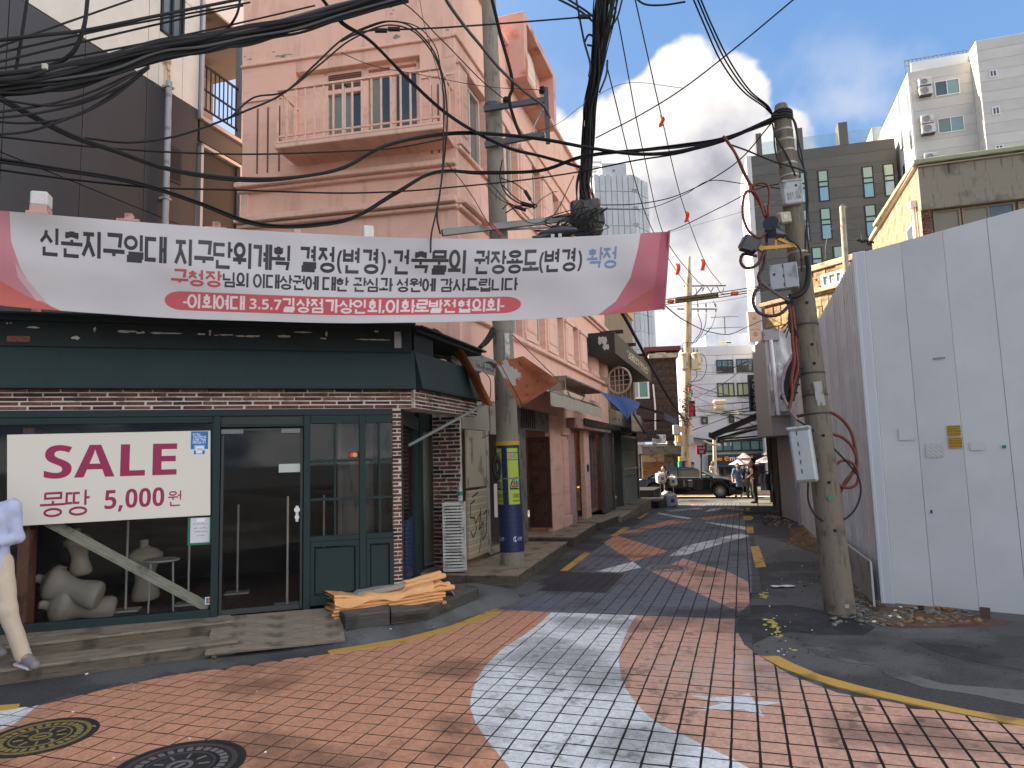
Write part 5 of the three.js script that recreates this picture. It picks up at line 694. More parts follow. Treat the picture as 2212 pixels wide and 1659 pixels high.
  for (const k of [236, 313]) { const y = yOf(1070, k); part('collar', rod(L(axis(y - 0.04)), L(axis(y + 0.04)), R(y) + 0.012, R(y) + 0.012, 28), galvD, br); }
  const ins = (x, y) => lathe([[0, 0], [0.06, 0], [0.03, 0.025], [0.065, 0.04], [0.03, 0.07], [0.05, 0.085], [0, 0.1]], 14).translate(...P(x, y).toArray()); part('insulator', [ins(1172, 200), ins(1094, 222)], rubber, br);
  part('tension_clamp', [tube([P(1123, 293), P(1130, 300), P(1140, 297), P(1150, 287)], 0.022), tube([P(1150, 287), P(1156, 268), P(1166, 250)], 0.012), tube([P(1166, 248), P(1172, 243), P(1176, 232)], 0.018)], M(0.4, 0.41, 0.44, 0.4, null, 1, 0, { metalness: 0.6 }), br);
  part('crossarm', [bar(P(955, 503, 10.2), P(1240, 470, 11.2), 0.07, 0.1), bar(P(1075, 497, 10.7), P(1240, 488, 11.1), 0.03, 0.03)], galv, t);
  part('red_ribbon', sheet((u, v) => P(lerp(1040, 1085, u), 485 + 24 * u * u - 6 * v + 3 * sin(u * 9), 10.4), 12, 3, 0.003), M(0.5, 0.05, 0.04, 0.7), t);
  const lamp = thing('street_lamp', 'dark street lamp head on an arm just above the banner beside the pole', 'street lamp', base); part('arm', [tube([P(1150, 514), P(1180, 508), P(1235, 488)], 0.03)], galvD, lamp);
  part('lamp_head', new THREE.SphereGeometry(1, 20, 12).scale(0.34, 0.085, 0.16).rotateZ(0.12).translate(...P(1205, 503, 10.9).toArray()), M(0.05, 0.055, 0.06, 0.4), lamp); part('lens', [bx(-0.06, -0.005, -0.03, 0.03, 0, 0.02).translate(...P(1198, 510, 10.72).toArray()), bx(0.02, 0.075, -0.03, 0.03, 0, 0.02).translate(...P(1203, 509, 10.72).toArray())], M(0.6, 0.6, 0.6, 0.3), lamp);
  // black round device on the side of the wrap, thin wires down the pole
  part('cable_coil', new THREE.TorusGeometry(0.1, 0.05, 8, 20).scale(0.5, 1.4, 1).translate(...P(1073, 1009, 10.6).toArray()), rubber, t);
  part('small_tags', [bx(-0.025, 0.025, -0.5, 0, 0, 0.006).translate(...P(1070, 1045, 10.62).toArray())], M(0.55, 0.52, 0.5, 0.7), t);
  // hanging tangle beside the pole and its junction box
  const path = [[1312, -40, 9.4], [1304, 33, 9.6], [1294, 110, 9.9], [1284, 173, 10.2], [1274, 233, 10.5], [1271, 300, 10.8], [1267, 350, 10.95], [1261, 400, 11.05], [1264, 440, 11.1]], wd = [0.16, 0.16, 0.12, 0.1, 0.09, 0.085, 0.08, 0.1, 0.12];
  const tg = thing('cable_tangle', 'thick black tangle of cables hanging vertically right of the concrete pole', 'cable bundle', base); seedNow = 21;
  const core = path.map((p) => P(...p)); part('core', tube(core, 0.055, 60, 8), rubber, tg);
  for (let k = 0; k < 44; k++) { const a = rnd(0, 6.28), w = rnd(0.4, 1.35), tw = rnd(-0.7, 0.7), pts = path.map((p, i) => P(...p).add(V(cos(a + tw * i) * wd[i] * w + rnd(-0.015, 0.015), rnd(-0.05, 0.05), sin(a + tw * i) * wd[i] * w))); part('strand', tube(pts, rnd(0.006, 0.016), 44, 5), k % 7 ? rubber : greyCable, tg); }
  part('splice_box', [bx(-0.24, 0.24, -0.42, 0.1, -0.12, 0.12, 0.03), bx(-0.2, 0.24, -0.5, -0.3, -0.14, 0.1, 0.05), bx(0.15, 0.28, -0.34, -0.08, -0.1, 0.14, 0.02)].map((g) => g.rotateZ(0.08).translate(...P(1264, 447, 11.1).toArray())), M(0.09, 0.085, 0.075, 0.7, 'grime', 0.3), tg);
  part('wrapped_tail', tube([P(1262, 470, 11.1), P(1258, 490, 11.1), P(1262, 520, 11.1)], 0.13, 10, 10), rubber, tg);
  for (let k = 0; k < 26; k++) { const s = rnd() < 0.6, x0 = rnd(1235, 1285), y0 = rnd(455, 500); part('strand', tube([P(x0, y0, 11.0), P(x0 + rnd(-35, 35), y0 + rnd(-25, 30), 10.9), P(s ? rnd(1150, 1230) : x0 + rnd(-30, 45), s ? rnd(470, 520) : y0 + rnd(-30, 35), 10.9), P(s ? rnd(1200, 1260) : x0 + rnd(-10, 20), rnd(465, 515), 11.0)], rnd(0.005, 0.011), 18, 5), rubber, tg); }
  for (const l of [[[1245, 0], [1262, 90], [1275, 140], [1272, 165]], [[1312, 0], [1330, 25], [1315, 45]], [[1200, -5], [1255, 25], [1290, 55]], [[1222, -5], [1280, 35], [1300, 60]], [[1262, 93], [1272, 75], [1282, 80], [1280, 98], [1268, 97]], [[1345, -5], [1332, 40], [1310, 70]], [[1312, 130], [1310, 160], [1295, 200]]]) part('strand', tube(l.map(([x, y]) => P(x, y, 9.8)), 0.016, 24, 6), rubber, tg);
}
// ---------------------------------------------------------------- banner across the street
{
  const TOPE = [[-120, 444], [0, 455], [300, 480], [600, 501], [860, 514], [1100, 517], [1300, 509], [1446, 500]], BOT = [[-120, 645], [0, 661], [140, 672], [370, 688], [737, 699], [1070, 694], [1304, 681], [1434, 668]];
  const ip = (l, x) => { for (let i = 0; i < l.length - 1; i++) if (x <= l[i + 1][0] || i === l.length - 2) { const [a, b] = [l[i], l[i + 1]]; return lerp(a[1], b[1], (x - a[0]) / (b[0] - a[0])); } }, smooth = (l, x) => { let s = 0; for (let k = -3; k <= 3; k++) s += ip(l, x + k * 25); return s / 7; };
  const dep = (x) => lerp(6.1, 7.7, (x + 120) / 1566);
  const g = sheet((u, v) => { const x = lerp(-120, lerp(1434, 1446, v), u), y = lerp(smooth(BOT, x), smooth(TOPE, x), v), d = dep(x) + 0.035 * sin(u * 9 + v * 3.5) + 0.03 * sm(u, 0.8, 1) * sin(u * 40 + v * 6) + 0.05 * (noise3(u * 9, v * 3 + u * 4, 3) - 0.5) + 0.02 * sin((u * 3 + v) * 7) * sm(u, 0.3, 0.05); return at(x, y, d); }, 160, 24, 0.002);
  const W = 2048, H = 512, px = (x) => ((x + 120) / 1566) * W;
  const tex = canvasTex(W, H, (x) => {
    x.fillStyle = '#d9d4d4'; x.fillRect(0, 0, W, H);
    const yb = (yy, xx) => ((yy - smooth(TOPE, xx)) / (smooth(BOT, xx) - smooth(TOPE, xx))) * H; // photograph height to banner height
    const poly = (c, l) => { x.fillStyle = c; x.beginPath(); l.forEach(([a, b], i) => x[i ? 'lineTo' : 'moveTo'](px(a), yb(b, a))); x.fill(); };
    poly('#d28a94', [[-130, 440], [20, 440], [24, 520], [45, 580], [80, 640], [140, 680], [-130, 680]]); poly('#d4695c', [[-130, 590], [0, 606], [60, 640], [145, 676], [-130, 690]]); poly('#dcb4ba', [[33, 565], [55, 600], [100, 650], [80, 650], [40, 600]]);
    poly('#c9707c', [[1385, 495], [1460, 490], [1460, 690], [1290, 690], [1340, 650], [1368, 600], [1380, 540]]); poly('#c4605f', [[1450, 590], [1450, 690], [1290, 690], [1360, 660], [1420, 620]]); poly('#b9566a', [[1428, 490], [1460, 490], [1460, 690], [1420, 690]]);
    const line = (s, x0, x1, y, S, c, o) => { x.save(); x.beginPath(); const k = (a) => px(a); writeFit(x, s, k(x0), k(x1), y, S, c, o); x.restore(); };
    const ink = '#332f30';
    line('신촌지구일대', 86, 360, 200, 154, ink, { wt: 0.15 }); line('지구단위계획', 378, 630, 205, 154, ink, { wt: 0.15 }); line('결정(변경)·건축물의', 648, 1010, 200, 154, ink, { wt: 0.15 }); line('권장용도(변경)', 1026, 1262, 198, 150, ink, { wt: 0.15 }); line('확정', 1270, 1338, 196, 144, '#8093bb', { wt: 0.14 });
    line('구청장', 371, 482, 318, 92, '#c24a55', { wt: 0.16 }); line('님의 이대상권에 대한 관심과 성원에 감사드립니다', 484, 1124, 316, 86, ink, { wt: 0.15 });
    x.fillStyle = '#d0545a'; x.beginPath(); x.roundRect(px(359), 362, px(1133) - px(359), 104, 50); x.fill(); line('-이화여대 3.5.7길상점가상인회,이화로발전협의회-', 398, 1098, 444, 84, '#efe6e4', { wt: 0.15, latin: 0.95 });
    const im = x.getImageData(0, 0, W, H), dd = im.data; for (let j = 0; j < H; j++) for (let i = 0; i < W; i++) { const k = (j * W + i) * 4, st = pow(noise3(i * 0.018, j * 0.0011, 4), 3) * 0.3 + 0.05 * noise3(i * 0.13, j * 0.003, 9), g0 = 1 - 0.06 * fbm3(i * 0.006, j * 0.006, 7, 3); for (let q = 0; q < 3; q++) dd[k + q] = min(255, lerp(dd[k + q] * g0, 216, st * 0.55)); } x.putImageData(im, 0, 0);
  });
  const u = g.attributes.uv; for (let i = 0; i < u.count; i++) u.setXY(i, u.getX(i), u.getY(i));
  const b = thing('banner', 'long white street banner with pink ends and black lettering hung across the street', 'banner', V(0, 0, 0)); part('cloth', g, M(1, 1, 1, 0.6, null, 1, 0, { transmission: 0.25, thickness: 0 }), b).material = new THREE.MeshPhysicalMaterial({ map: tex, roughness: 0.7, transmission: 0.22, thickness: 0, side: THREE.DoubleSide });
  part('end_stick', rod(at(1446, 498, 7.7), at(1434, 669, 7.7), 0.012), M(0.3, 0.12, 0.14, 0.7), b);
  for (const l of [[[1446, 502, 7.7], [1560, 470, 8], [1690, 430, 8.25]], [[1436, 664, 7.7], [1560, 650, 8], [1710, 620, 8.2]]]) part('tie_rope', tube(A3(l), 0.003, 16, 4), M(0.5, 0.5, 0.48, 0.8), b);
}
// ---------------------------------------------------------------- torn awnings along the pink front
{
  const q5 = (x, y) => [737 + x / 3, 553 + y / 3], A5 = (l, d) => l.map(([x, y, e]) => at(...q5(x, y), e ?? d)), along = (l, t) => { const c = new THREE.CatmullRomCurve3(l, false, 'centripetal'); return c.getPoint(clamp(t)); };
  const orange = M(0.42, 0.125, 0.032, 0.62, 'grime', 0.9, 0.001);
  const eL = A5([[585, 470], [700, 585], [800, 730], [870, 860], [918, 960]], 9.5), eR = A5([[625, 478], [765, 585], [855, 720], [930, 860], [992, 980]], 9.25);
  const strip = thing('torn_awning_strip', 'long curled strip of torn orange awning hanging from the shop corner', 'awning', V(0, 0, 0)); part('cloth', scaleUV(sheet((u, v) => { const p = along(eL, u).lerp(along(eR, u), v); p.z += 0.06 * sin(v * PI) * (0.3 + u); return p; }, 40, 10, 0.004), 1.5, 0.3), orange, strip);
  part('seam', [tube([...Array(12)].map((_, i) => { const p = along(eL, i / 11).lerp(along(eR, i / 11), 0.5); p.z += 0.08; return p; }), 0.006, 40, 5)], M(0.05, 0.025, 0.015, 0.8), strip);
  const c = [[1000, 690], [1180, 650], [1418, 815], [1158, 985]].map(([x, y], i) => at(...q5(x, y), [9.9, 10.3, 10.0, 9.4][i]));
  const tex = canvasTex(600, 512, (x, w, h) => { x.fillStyle = '#8c4519'; x.fillRect(0, 0, w, h); const im = x.getImageData(0, 0, w, h), d = im.data; for (let j = 0; j < h; j++) for (let i = 0; i < w; i++) { const k = (j * w + i) * 4, n = fbm3(i * 0.008, j * 0.02, 5, 4), m = 0.8 + 0.35 * n - 0.35 * sm(fbm3(i * 0.012 + 8, j * 0.012, 1, 5), 0.58, 0.72), wp = sm(fbm3(i * 0.01, j * 0.012, 9, 5) + 0.5 * sm(hypot((i - 150) / 190, (j - 130) / 170), 1, 0.2) - 0.62 + (j > 300 || i > 330 ? -0.3 : 0), 0, 0.02); for (let q = 0; q < 3; q++) d[k + q] = lerp(d[k + q] * m, [152, 146, 138][q], wp); } x.putImageData(im, 0, 0); });
  const flap = thing('torn_awning_flap', 'square flap of torn orange awning with peeled white patch hung on the concrete pole', 'awning', V(0, 0, 0)); const fg = sheet((u, v) => { const a = c[0].clone().lerp(c[1], u), b = c[3].clone().lerp(c[2], u), p = a.lerp(b, 1 - v); const s = sin(u * PI) * sin(v * PI); p.y -= 0.05 * s; p.z -= 0.16 * s + 0.02 * sin(u * 12); return p; }, 30, 30, 0.004); part('cloth', fg, new THREE.MeshStandardMaterial({ map: tex, roughness: 0.65, side: THREE.DoubleSide }), flap);
  part('seam', tube([...Array(9)].map((_, i) => { const v = i / 8, a = c[0].clone().lerp(c[1], 0.13), b = c[3].clone().lerp(c[2], 0.08), p = a.lerp(b, v); p.z -= 0.16 * sin(0.4) * sin(v * PI) - 0.012; return p; }), 0.005, 24, 5), M(0.06, 0.03, 0.02, 0.8), flap);
  part('rope', tube(A5([[1110, 510], [1260, 660], [1418, 815]], 9.8), 0.006, 12, 4), M(0.1, 0.08, 0.06, 0.9), flap);
  // collapsed shop awning under the fascia
  const cl = M(0.012, 0.012, 0.013, 0.8), tin = M(0.2, 0.19, 0.17, 0.7, 'grime', 0.4), w1 = thing('collapsed_awning', 'collapsed dark awning frame with white lettered valance behind the orange strip', 'awning', V(0, 0, 0)), Q = (x, y, d) => at(...q5(x, y), d);
  part('frame', [bar(Q(535, 560, 9.6), Q(985, 715, 10.8), 0.12, 0.16), bar(Q(560, 600, 9.55), Q(900, 740, 10.6), 0.05, 0.09), bar(Q(600, 520, 9.8), Q(1000, 690, 11), 0.03, 0.04)], tin, w1);
  part('black_cloth', [sheet((u, v) => Q(lerp(690, 1005, u), lerp(560, 690, u) + 40 * v * (1 - u * 0.3) + 6 * sin(u * 20), 10.5 + 0.3 * u - 0.2 * v), 20, 5, 0.006), tube(A5([[985, 470, 10.9], [930, 560, 10.7], [880, 610, 10.6], [830, 620, 10.5]]), 0.035, 20, 7), tube(A5([[992, 500, 10.9], [945, 560, 10.75], [900, 590, 10.6]]), 0.03, 20, 7)], cl, w1);
  const vt = canvasTex(400, 128, (x, w, h) => { x.fillStyle = '#8f8a80'; x.fillRect(0, 0, w, h); for (let i = 0; i < 60; i++) { x.fillStyle = `rgba(50,45,38,${0.08 + 0.1 * hash(i, 2, 1)})`; x.fillRect(hash(i, 1, 3) * w, 0, 14, h * hash(i, 5, 5)); } x.fillStyle = '#3c3832'; x.font = 'bold 62px sans-serif'; x.fillText('Banana', 150, 86); });
  part('valance', sheet((u, v) => Q(lerp(810, 1000, u), lerp(660, 728, u) + lerp(62, -6, v) - 10 * u, lerp(10.2, 10.65, u)), 16, 4, 0.004), new THREE.MeshStandardMaterial({ map: vt, roughness: 0.8 }), w1);
  part('hook', bar(Q(765, 700, 10), Q(785, 780, 10), 0.05, 0.05), tin, w1); part('hinge_block', bar(Q(700, 660, 9.8), Q(760, 700, 10), 0.08, 0.1), tin, w1); part('loose_cable', [tube(A5([[935, 760, 10.4], [965, 800, 10.4], [960, 1000, 10.4], [960, 1150, 10.5], [915, 1180, 10.4]]), 0.008, 30, 5)], M(0.1, 0.095, 0.085, 0.8), w1);
  solo('awning_arm', 'grey metal awning arm slanting across the shop side windows', 'awning arm', bar(Q(435, 1228, 8.6), Q(932, 958, 9.4), 0.025, 0.035), M(0.17, 0.18, 0.18, 0.6), V(0, 0, 0));
  // white stained awning on the pink front
  const awn = (name, label, u0, u1, v1, v0, w, val, top, front, letters) => { const t = thing(name, label, 'awning', FP); part('roof_cloth', scaleUV(sheet((a, b) => V(lerp(u0, u1, a), lerp(v1, v0, b) - 0.03 * sin(b * PI), 0.03 + w * b), 20, 8, 0.006), u1 - u0, w), top, t); part('valance', scaleUV(sheet((a, b) => V(lerp(u0, u1, a), v0 - val * (1 - b) * (1 + 0.05 * sin(a * 26)), 0.03 + w + 0.012 * sin(a * 30)), 40, 4, 0.005), u1 - u0, val), front, t); for (const x of [u0 + 0.1, u1 - 0.1]) part('arm', bar(V(x, v1 - 0.3, 0.05), V(x, v0, w), 0.03), galvD, t); part('front_bar', bar(V(u0, v0, w), V(u1, v0, w), 0.04), galvD, t); return t; };
  const f0 = FP.at(...q5(1345, 900), 0.9), f1 = FP.at(...q5(1680, 1000), 0.9); const vs = M(0.42, 0.38, 0.3, 0.85, 'streak', 0.5);
  awn('white_awning', 'stained white shop awning with drooping valance on the pink front', f0[0], f1[0], (f0[1] + f1[1]) / 2 + 0.42, (f0[1] + f1[1]) / 2 + 0.05, 0.9, 0.24, M(0.6, 0.58, 0.56, 0.7, 'grime', 1), vs);
  const h0 = FP.at(...q5(1445, 780), 0.5), h1 = FP.at(...q5(1690, 880), 0.5); const hood = thing('tin_hood', 'rusty tin hood with pale bar above the white awning', 'canopy', FP); part('hood', [bx(h0[0], h1[0], h0[1] - 0.02, h0[1] + 0.02, 0, 0.55), bx(h0[0], h0[0] + 0.05, h0[1] - 0.3, h0[1], 0.02, 0.52)], M(0.2, 0.17, 0.14, 0.8, 'rust', 0.8), hood); part('bar', bar(V(h0[0] + 0.2, h0[1] - 0.32, 0.4), V(h1[0] - 0.2, h0[1] - 0.36, 0.42), 0.08, 0.1), M(0.55, 0.44, 0.3, 0.7), hood);
  part('wire', [tube([V(h0[0] + 0.5, h0[1] - 0.3, 0.45), V(h0[0] + 1.2, h0[1] - 0.7, 0.5), V(h0[0] + 2.2, h0[1] - 0.3, 0.45)], 0.012)], rubber, hood);
  const bt = M(0.018, 0.055, 0.2, 0.6, 'cloth', 0.8), tri = A5([[1665, 872, 18.2], [1945, 950, 19.2], [1862, 1078, 17.8]]); const tp = thing('blue_tarpaulin', 'loose blue tarpaulin corner hanging from the shop canopy', 'tarpaulin', V(0, 0, 0));
  part('cloth', sheet((u, v) => { const a = tri[0].clone().lerp(tri[1], u), p = a.lerp(tri[2], (1 - v) * sin(PI * clamp(0.15 + u * 0.75))); p.z += 0.12 * sin(u * 8 + v * 3); return p; }, 20, 12, 0.006), bt, tp);
  const lg0 = FP.at(...q5(1580, 1065), 0.3), lg1 = FP.at(...q5(1880, 1110), 0.3); solo('sign_strip', 'dark sign strip with faded pale lettering under the pink canopy', 'sign', (() => { const g = bx(lg0[0], lg1[0], 2.6, 2.78, 0.26, 0.3, 0); return planarUV(g, 'X', 'Y', lg0[0], 2.6, lg1[0] - lg0[0], 0.18); })(), new THREE.MeshStandardMaterial({ roughness: 0.8, map: canvasTex(512, 64, (x, w, h) => { x.fillStyle = '#2b2824'; x.fillRect(0, 0, w, h); seedNow = 5; for (let i = 0; i < 60; i++) { x.fillStyle = `rgba(180,175,150,${rnd(0.1, 0.6)})`; x.fillRect(rnd(0, w), rnd(8, 50), rnd(4, 18), rnd(2, 8)); } }) }), FP);
}
// ---------------------------------------------------------------- small things on the decks
{
  const wh = M(0.55, 0.54, 0.5, 0.7, 'grime', 0.4), p = at(957, 1226, 10.25), fr = new Fr(p.x, p.z, 88, gy(p.x, p.z) + 0.19), t = thing('slatted_crate', 'tall white slatted crate standing on its end beside the shop window', 'crate', fr);
  const slats = 22; for (let i = 0; i < slats; i++) part('slat', bx(0.0, 0.32, 0.02 + i * 0.044, 0.047 + i * 0.044, -0.01, 0.006, 0.003), wh, t); part('frame', [bx(0, 0.03, 0, 0.99, -0.3, -0.012), bx(0.29, 0.32, 0, 0.99, -0.3, -0.012), bx(0, 0.32, 0.96, 0.99, -0.3, 0.008), bx(0, 0.32, -0.0, 0.03, -0.3, -0.012)], wh, t); for (let i = 0; i < 3; i++) part('side_slat', bx(0.322, 0.334, 0, 0.99, -0.28 + i * 0.1, -0.22 + i * 0.1, 0.003), wh, t);
  const b = thing('plastic_bottle', 'clear plastic bottle with green label on top of the white crate', 'bottle', fr), prof = [[0, 0], [0.036, 0.004], [0.038, 0.03], [0.034, 0.05], [0.038, 0.07], [0.038, 0.17], [0.03, 0.2], [0.015, 0.23], [0.014, 0.26], [0, 0.26]]; part('body', lathe(prof, 18).translate(0.26, 0.992, -0.12), M(0.4, 0.5, 0.48, 0.15), b); part('label', lathe([[0.039, 0.09], [0.039, 0.15]], 18).translate(0.26, 0.992, -0.12), M(0.02, 0.22, 0.14, 0.6), b); part('cap', rod(V(0.26, 1.25, -0.12), V(0.26, 1.272, -0.12), 0.016), M(0.5, 0.5, 0.5), b);
  const q = G(1253, 1103, 0.22), bn = thing('waste_bin', 'cream plastic bin with a yellow bag in front of the pink pier', 'bin', q); part('body', [bx(-0.13, 0.13, 0, 0.5, -0.13, 0.13, 0.02), bx(-0.17, 0.17, 0.5, 0.68, -0.17, 0.17, 0.03)], M(0.5, 0.42, 0.27, 0.6, 'grime', 0.4), bn); part('bag', new THREE.IcosahedronGeometry(0.16, 2).scale(1, 0.6, 1).translate(0.03, 0.72, 0), M(0.62, 0.4, 0.02, 0.5), bn);
  const s = G(1312, 1082, 0.28); solo('foam_box', 'white foam box on the shop step beside the glass doors', 'box', bx(-0.24, 0.24, 0, 0.32, -0.18, 0.18, 0.03), M(0.72, 0.72, 0.7, 0.8, 'fine', 0.3), s);
  const m = G(1212, 1136, 0.24); solo('door_mat', 'tan cardboard mat lying before the pink pier', 'mat', sheet((u, v) => V((u - 0.5) * 0.7, 0.008 + 0.03 * noise3(u * 4, v * 3, 1), (v - 0.5) * 0.35), 10, 6, 0.006), M(0.38, 0.24, 0.14, 0.9, 'fine', 0.4), m);
}
// ================================================================ right side: white hoarding, leaning post, buildings on the hill
const FN = new Fr(4.157, -8.11, 126.7), FL = new Fr(4.157, -8.11, 198), q6 = (x, y) => [1475 + x / 3, 553 + y / 3], q3 = (x, y) => [1475 + x / 3, y / 3];
const whiteP = M(0.63, 0.62, 0.6, 0.45, 'fine', 3.3, 0.0004), whiteQ = M(0.605, 0.597, 0.58, 0.45, 'fine', 4.1, 0.0004);
{
  const t = thing('white_hoarding', 'tall white sheet metal site fence, smooth at the corner and ribbed along the street', 'fence', FN);
  const seams = [[2000, 1322], [2018, 1323], [2117, 1336]].map(([x, y]) => FN.at(x, y)[0]), us = [0.1, seams[1], seams[2], seams[2] * 2 - seams[1], seams[2] * 3 - 2 * seams[1], seams[2] * 4 - 3 * seams[1], seams[2] * 5 - 4 * seams[1]];
  const tA = FN.at(1864, 546)[1], tB = FN.at(2200, 453), topN = (u) => tA + (u * (tB[1] - tA)) / tB[0], y0 = gy(4.3, -8);
  for (let i = 0; i < us.length - 1; i++) part('sheet_panel', [ext([[us[i] + 0.002, y0 + 0.06 + 0.01 * (i % 2)], [us[i + 1] - 0.002, y0 + 0.06], [us[i + 1] - 0.002, topN(us[i + 1])], [us[i] + 0.002, topN(us[i])]], -0.03 + (i % 2) * 0.004, 0.0 + (i % 2) * 0.004, 0.003)], [whiteP, whiteQ, whiteP][i % 3], t);
  part('corner_trim', [bx(-0.02, 0.1, y0 + 0.05, tA + 0.02, -0.06, 0.012, 0.006), bx(-0.035, 0.0, y0 + 0.05, tA + 0.02, -0.2, 0.02, 0.004)], M(0.6, 0.61, 0.62, 0.35), t);
  for (const u of [0.32, 0.9]) part('foot_post', bx(u, u + 0.06, -0.2, 0.3, -0.12, -0.06), M(0.1, 0.07, 0.05, 0.9, 'rust', 0.3), t);
  const q = FN.r(...c9(1928, 618), ...c9(1993, 688), 0.012); part('cut_out', bx(q[0], q[1], q[2], q[3], 0.01, 0.014, 0), M(0.12, 0.065, 0.035, 0.95, 'grime', 0.2), t);
  // ribbed panels along the street, u runs away from the corner
  const I = intoFrame(FL, FN), prof = [[0, 0], [0.05, 0], [0.065, 0.022], [0.105, 0.022], [0.12, 0], [0.19, 0], [0.205, 0.022], [0.245, 0.022], [0.26, 0], [0.33, 0], [0.345, 0.022], [0.385, 0.022], [0.4, 0], [0.478, 0], [0.485, 0.03], [0.5, 0.03]];
  for (let i = 0; i < 31; i++) { const pos = [], a = -0.06 - i * 0.5, p0 = FL.p(a, 0), b = gy(p0.x, p0.z) + 0.02, tp = tA - 0.02 - 0.004 * i, put = (u, v, w) => pos.push(a - u, v, w); for (let k = 0; k < prof.length - 1; k++) { const [u0, w0] = prof[k], [u1, w1] = prof[k + 1]; for (const s of [0, -0.004]) { put(u0, b, w0 + s); put(u0, tp, w0 + s); put(u1, tp, w1 + s); put(u0, b, w0 + s); put(u1, tp, w1 + s); put(u1, b, w1 + s); } } const g = new THREE.BufferGeometry(); g.setAttribute('position', new THREE.Float32BufferAttribute(pos, 3)); g.computeVertexNormals(); part('ribbed_panel', I(uvBox(g)), [M(0.66, 0.64, 0.62, 0.32, 'fine', 1.1), M(0.7, 0.68, 0.66, 0.3, 'fine', 1.3), M(0.61, 0.59, 0.575, 0.32, 'fine', 1.6)][floor(rnd(0, 3))], t); }
  part('top_rail', I(bar(V(-0.05, tA - 0.03, -0.03), V(-15.5, tA - 0.15, -0.03), 0.05)), galv, t);
  // clear board leaning at the foot
  const pb = thing('plastic_board', 'low translucent plastic board standing along the foot of the ribbed fence', 'board', FL); const g0 = gy(4.2, -8.2); part('sheet', ext([[-0.05, g0 + 0.02], [-0.05, g0 + 0.5], [-3.2, g0 + 0.45], [-3.2, g0 - 0.02]], 0.1, 0.106), M(0.42, 0.4, 0.38, 0.35, 'grime', 0.8, 0, { transmission: 0.35, thickness: 0 }), pb); part('edge_strip', [bar(V(-0.05, g0 + 0.5, 0.103), V(-3.2, g0 + 0.45, 0.103), 0.02, 0.025), bx(-0.06, -0.04, g0, g0 + 0.5, 0.09, 0.115)], M(0.55, 0.55, 0.55, 0.4), pb);
  // stickers, stains and marks
  const mark = (name, label, cat, a, b, m, w = 0.0135) => { const r = FN.r(...q6(...a), ...q6(...b), w), g = bx(r[0], r[1], r[2], r[3], w, w + 0.002, 0); planarUV(g, 'X', 'Y', r[0], r[2], r[1] - r[0], r[3] - r[2]); return solo(name, label, cat, g, m, FN); };
  const yt = (s) => new THREE.MeshStandardMaterial({ roughness: 0.6, map: canvasTex(180, 140, (x, w, h) => { x.fillStyle = '#b98f1c'; x.fillRect(0, 0, w, h); seedNow = s; for (const [y, hh] of [[8, 14], [30, 26], [62, 30], [102, 26]]) for (let i = 8; i < w - 12; ) { const l = rnd(6, 22); x.fillStyle = '#5b420c'; x.fillRect(i, y + rnd(0, 3), l, hh * 0.32); x.fillRect(i, y + hh * 0.55, l * 0.8, hh * 0.3); i += l + 5; } }) });
  mark('yellow_sticker', 'upper yellow notice sticker with dark print on the white fence', 'sticker', [1713, 1098], [1800, 1168], yt(3)); mark('yellow_sticker', 'lower yellow notice sticker with dark print on the white fence', 'sticker', [1722, 1176], [1810, 1246], yt(9));
  const pt = (a) => M(0.54, 0.53, 0.49, 0.7, 'grime', 0.3 + a); mark('tape_residue', 'grey square of tape residue left of the yellow stickers on the white fence', 'residue', [1575, 1216], [1687, 1305], pt(0)); mark('tape_residue', 'faint tape residue square nearest the ribbed fence corner', 'residue', [1400, 1112], [1502, 1192], M(0.6, 0.6, 0.58, 0.5)); mark('tape_residue', 'faint tape residue right of the yellow stickers on the white fence', 'residue', [1862, 1200], [1952, 1258], M(0.59, 0.59, 0.58, 0.5));
  mark('pen_scribble', 'thin grey scribble high on the white fence', 'scribble', [1620, 657], [1700, 668], M(0.25, 0.25, 0.26, 0.7)); mark('green_mark', 'small green paint mark on the white fence right of the stickers', 'paint mark', [2070, 1226], [2095, 1246], M(0.02, 0.2, 0.13, 0.7)); mark('blue_mark', 'small dark blue paint mark low on the white fence', 'paint mark', [1604, 1646], [1618, 1668], M(0.03, 0.04, 0.15, 0.7));
}
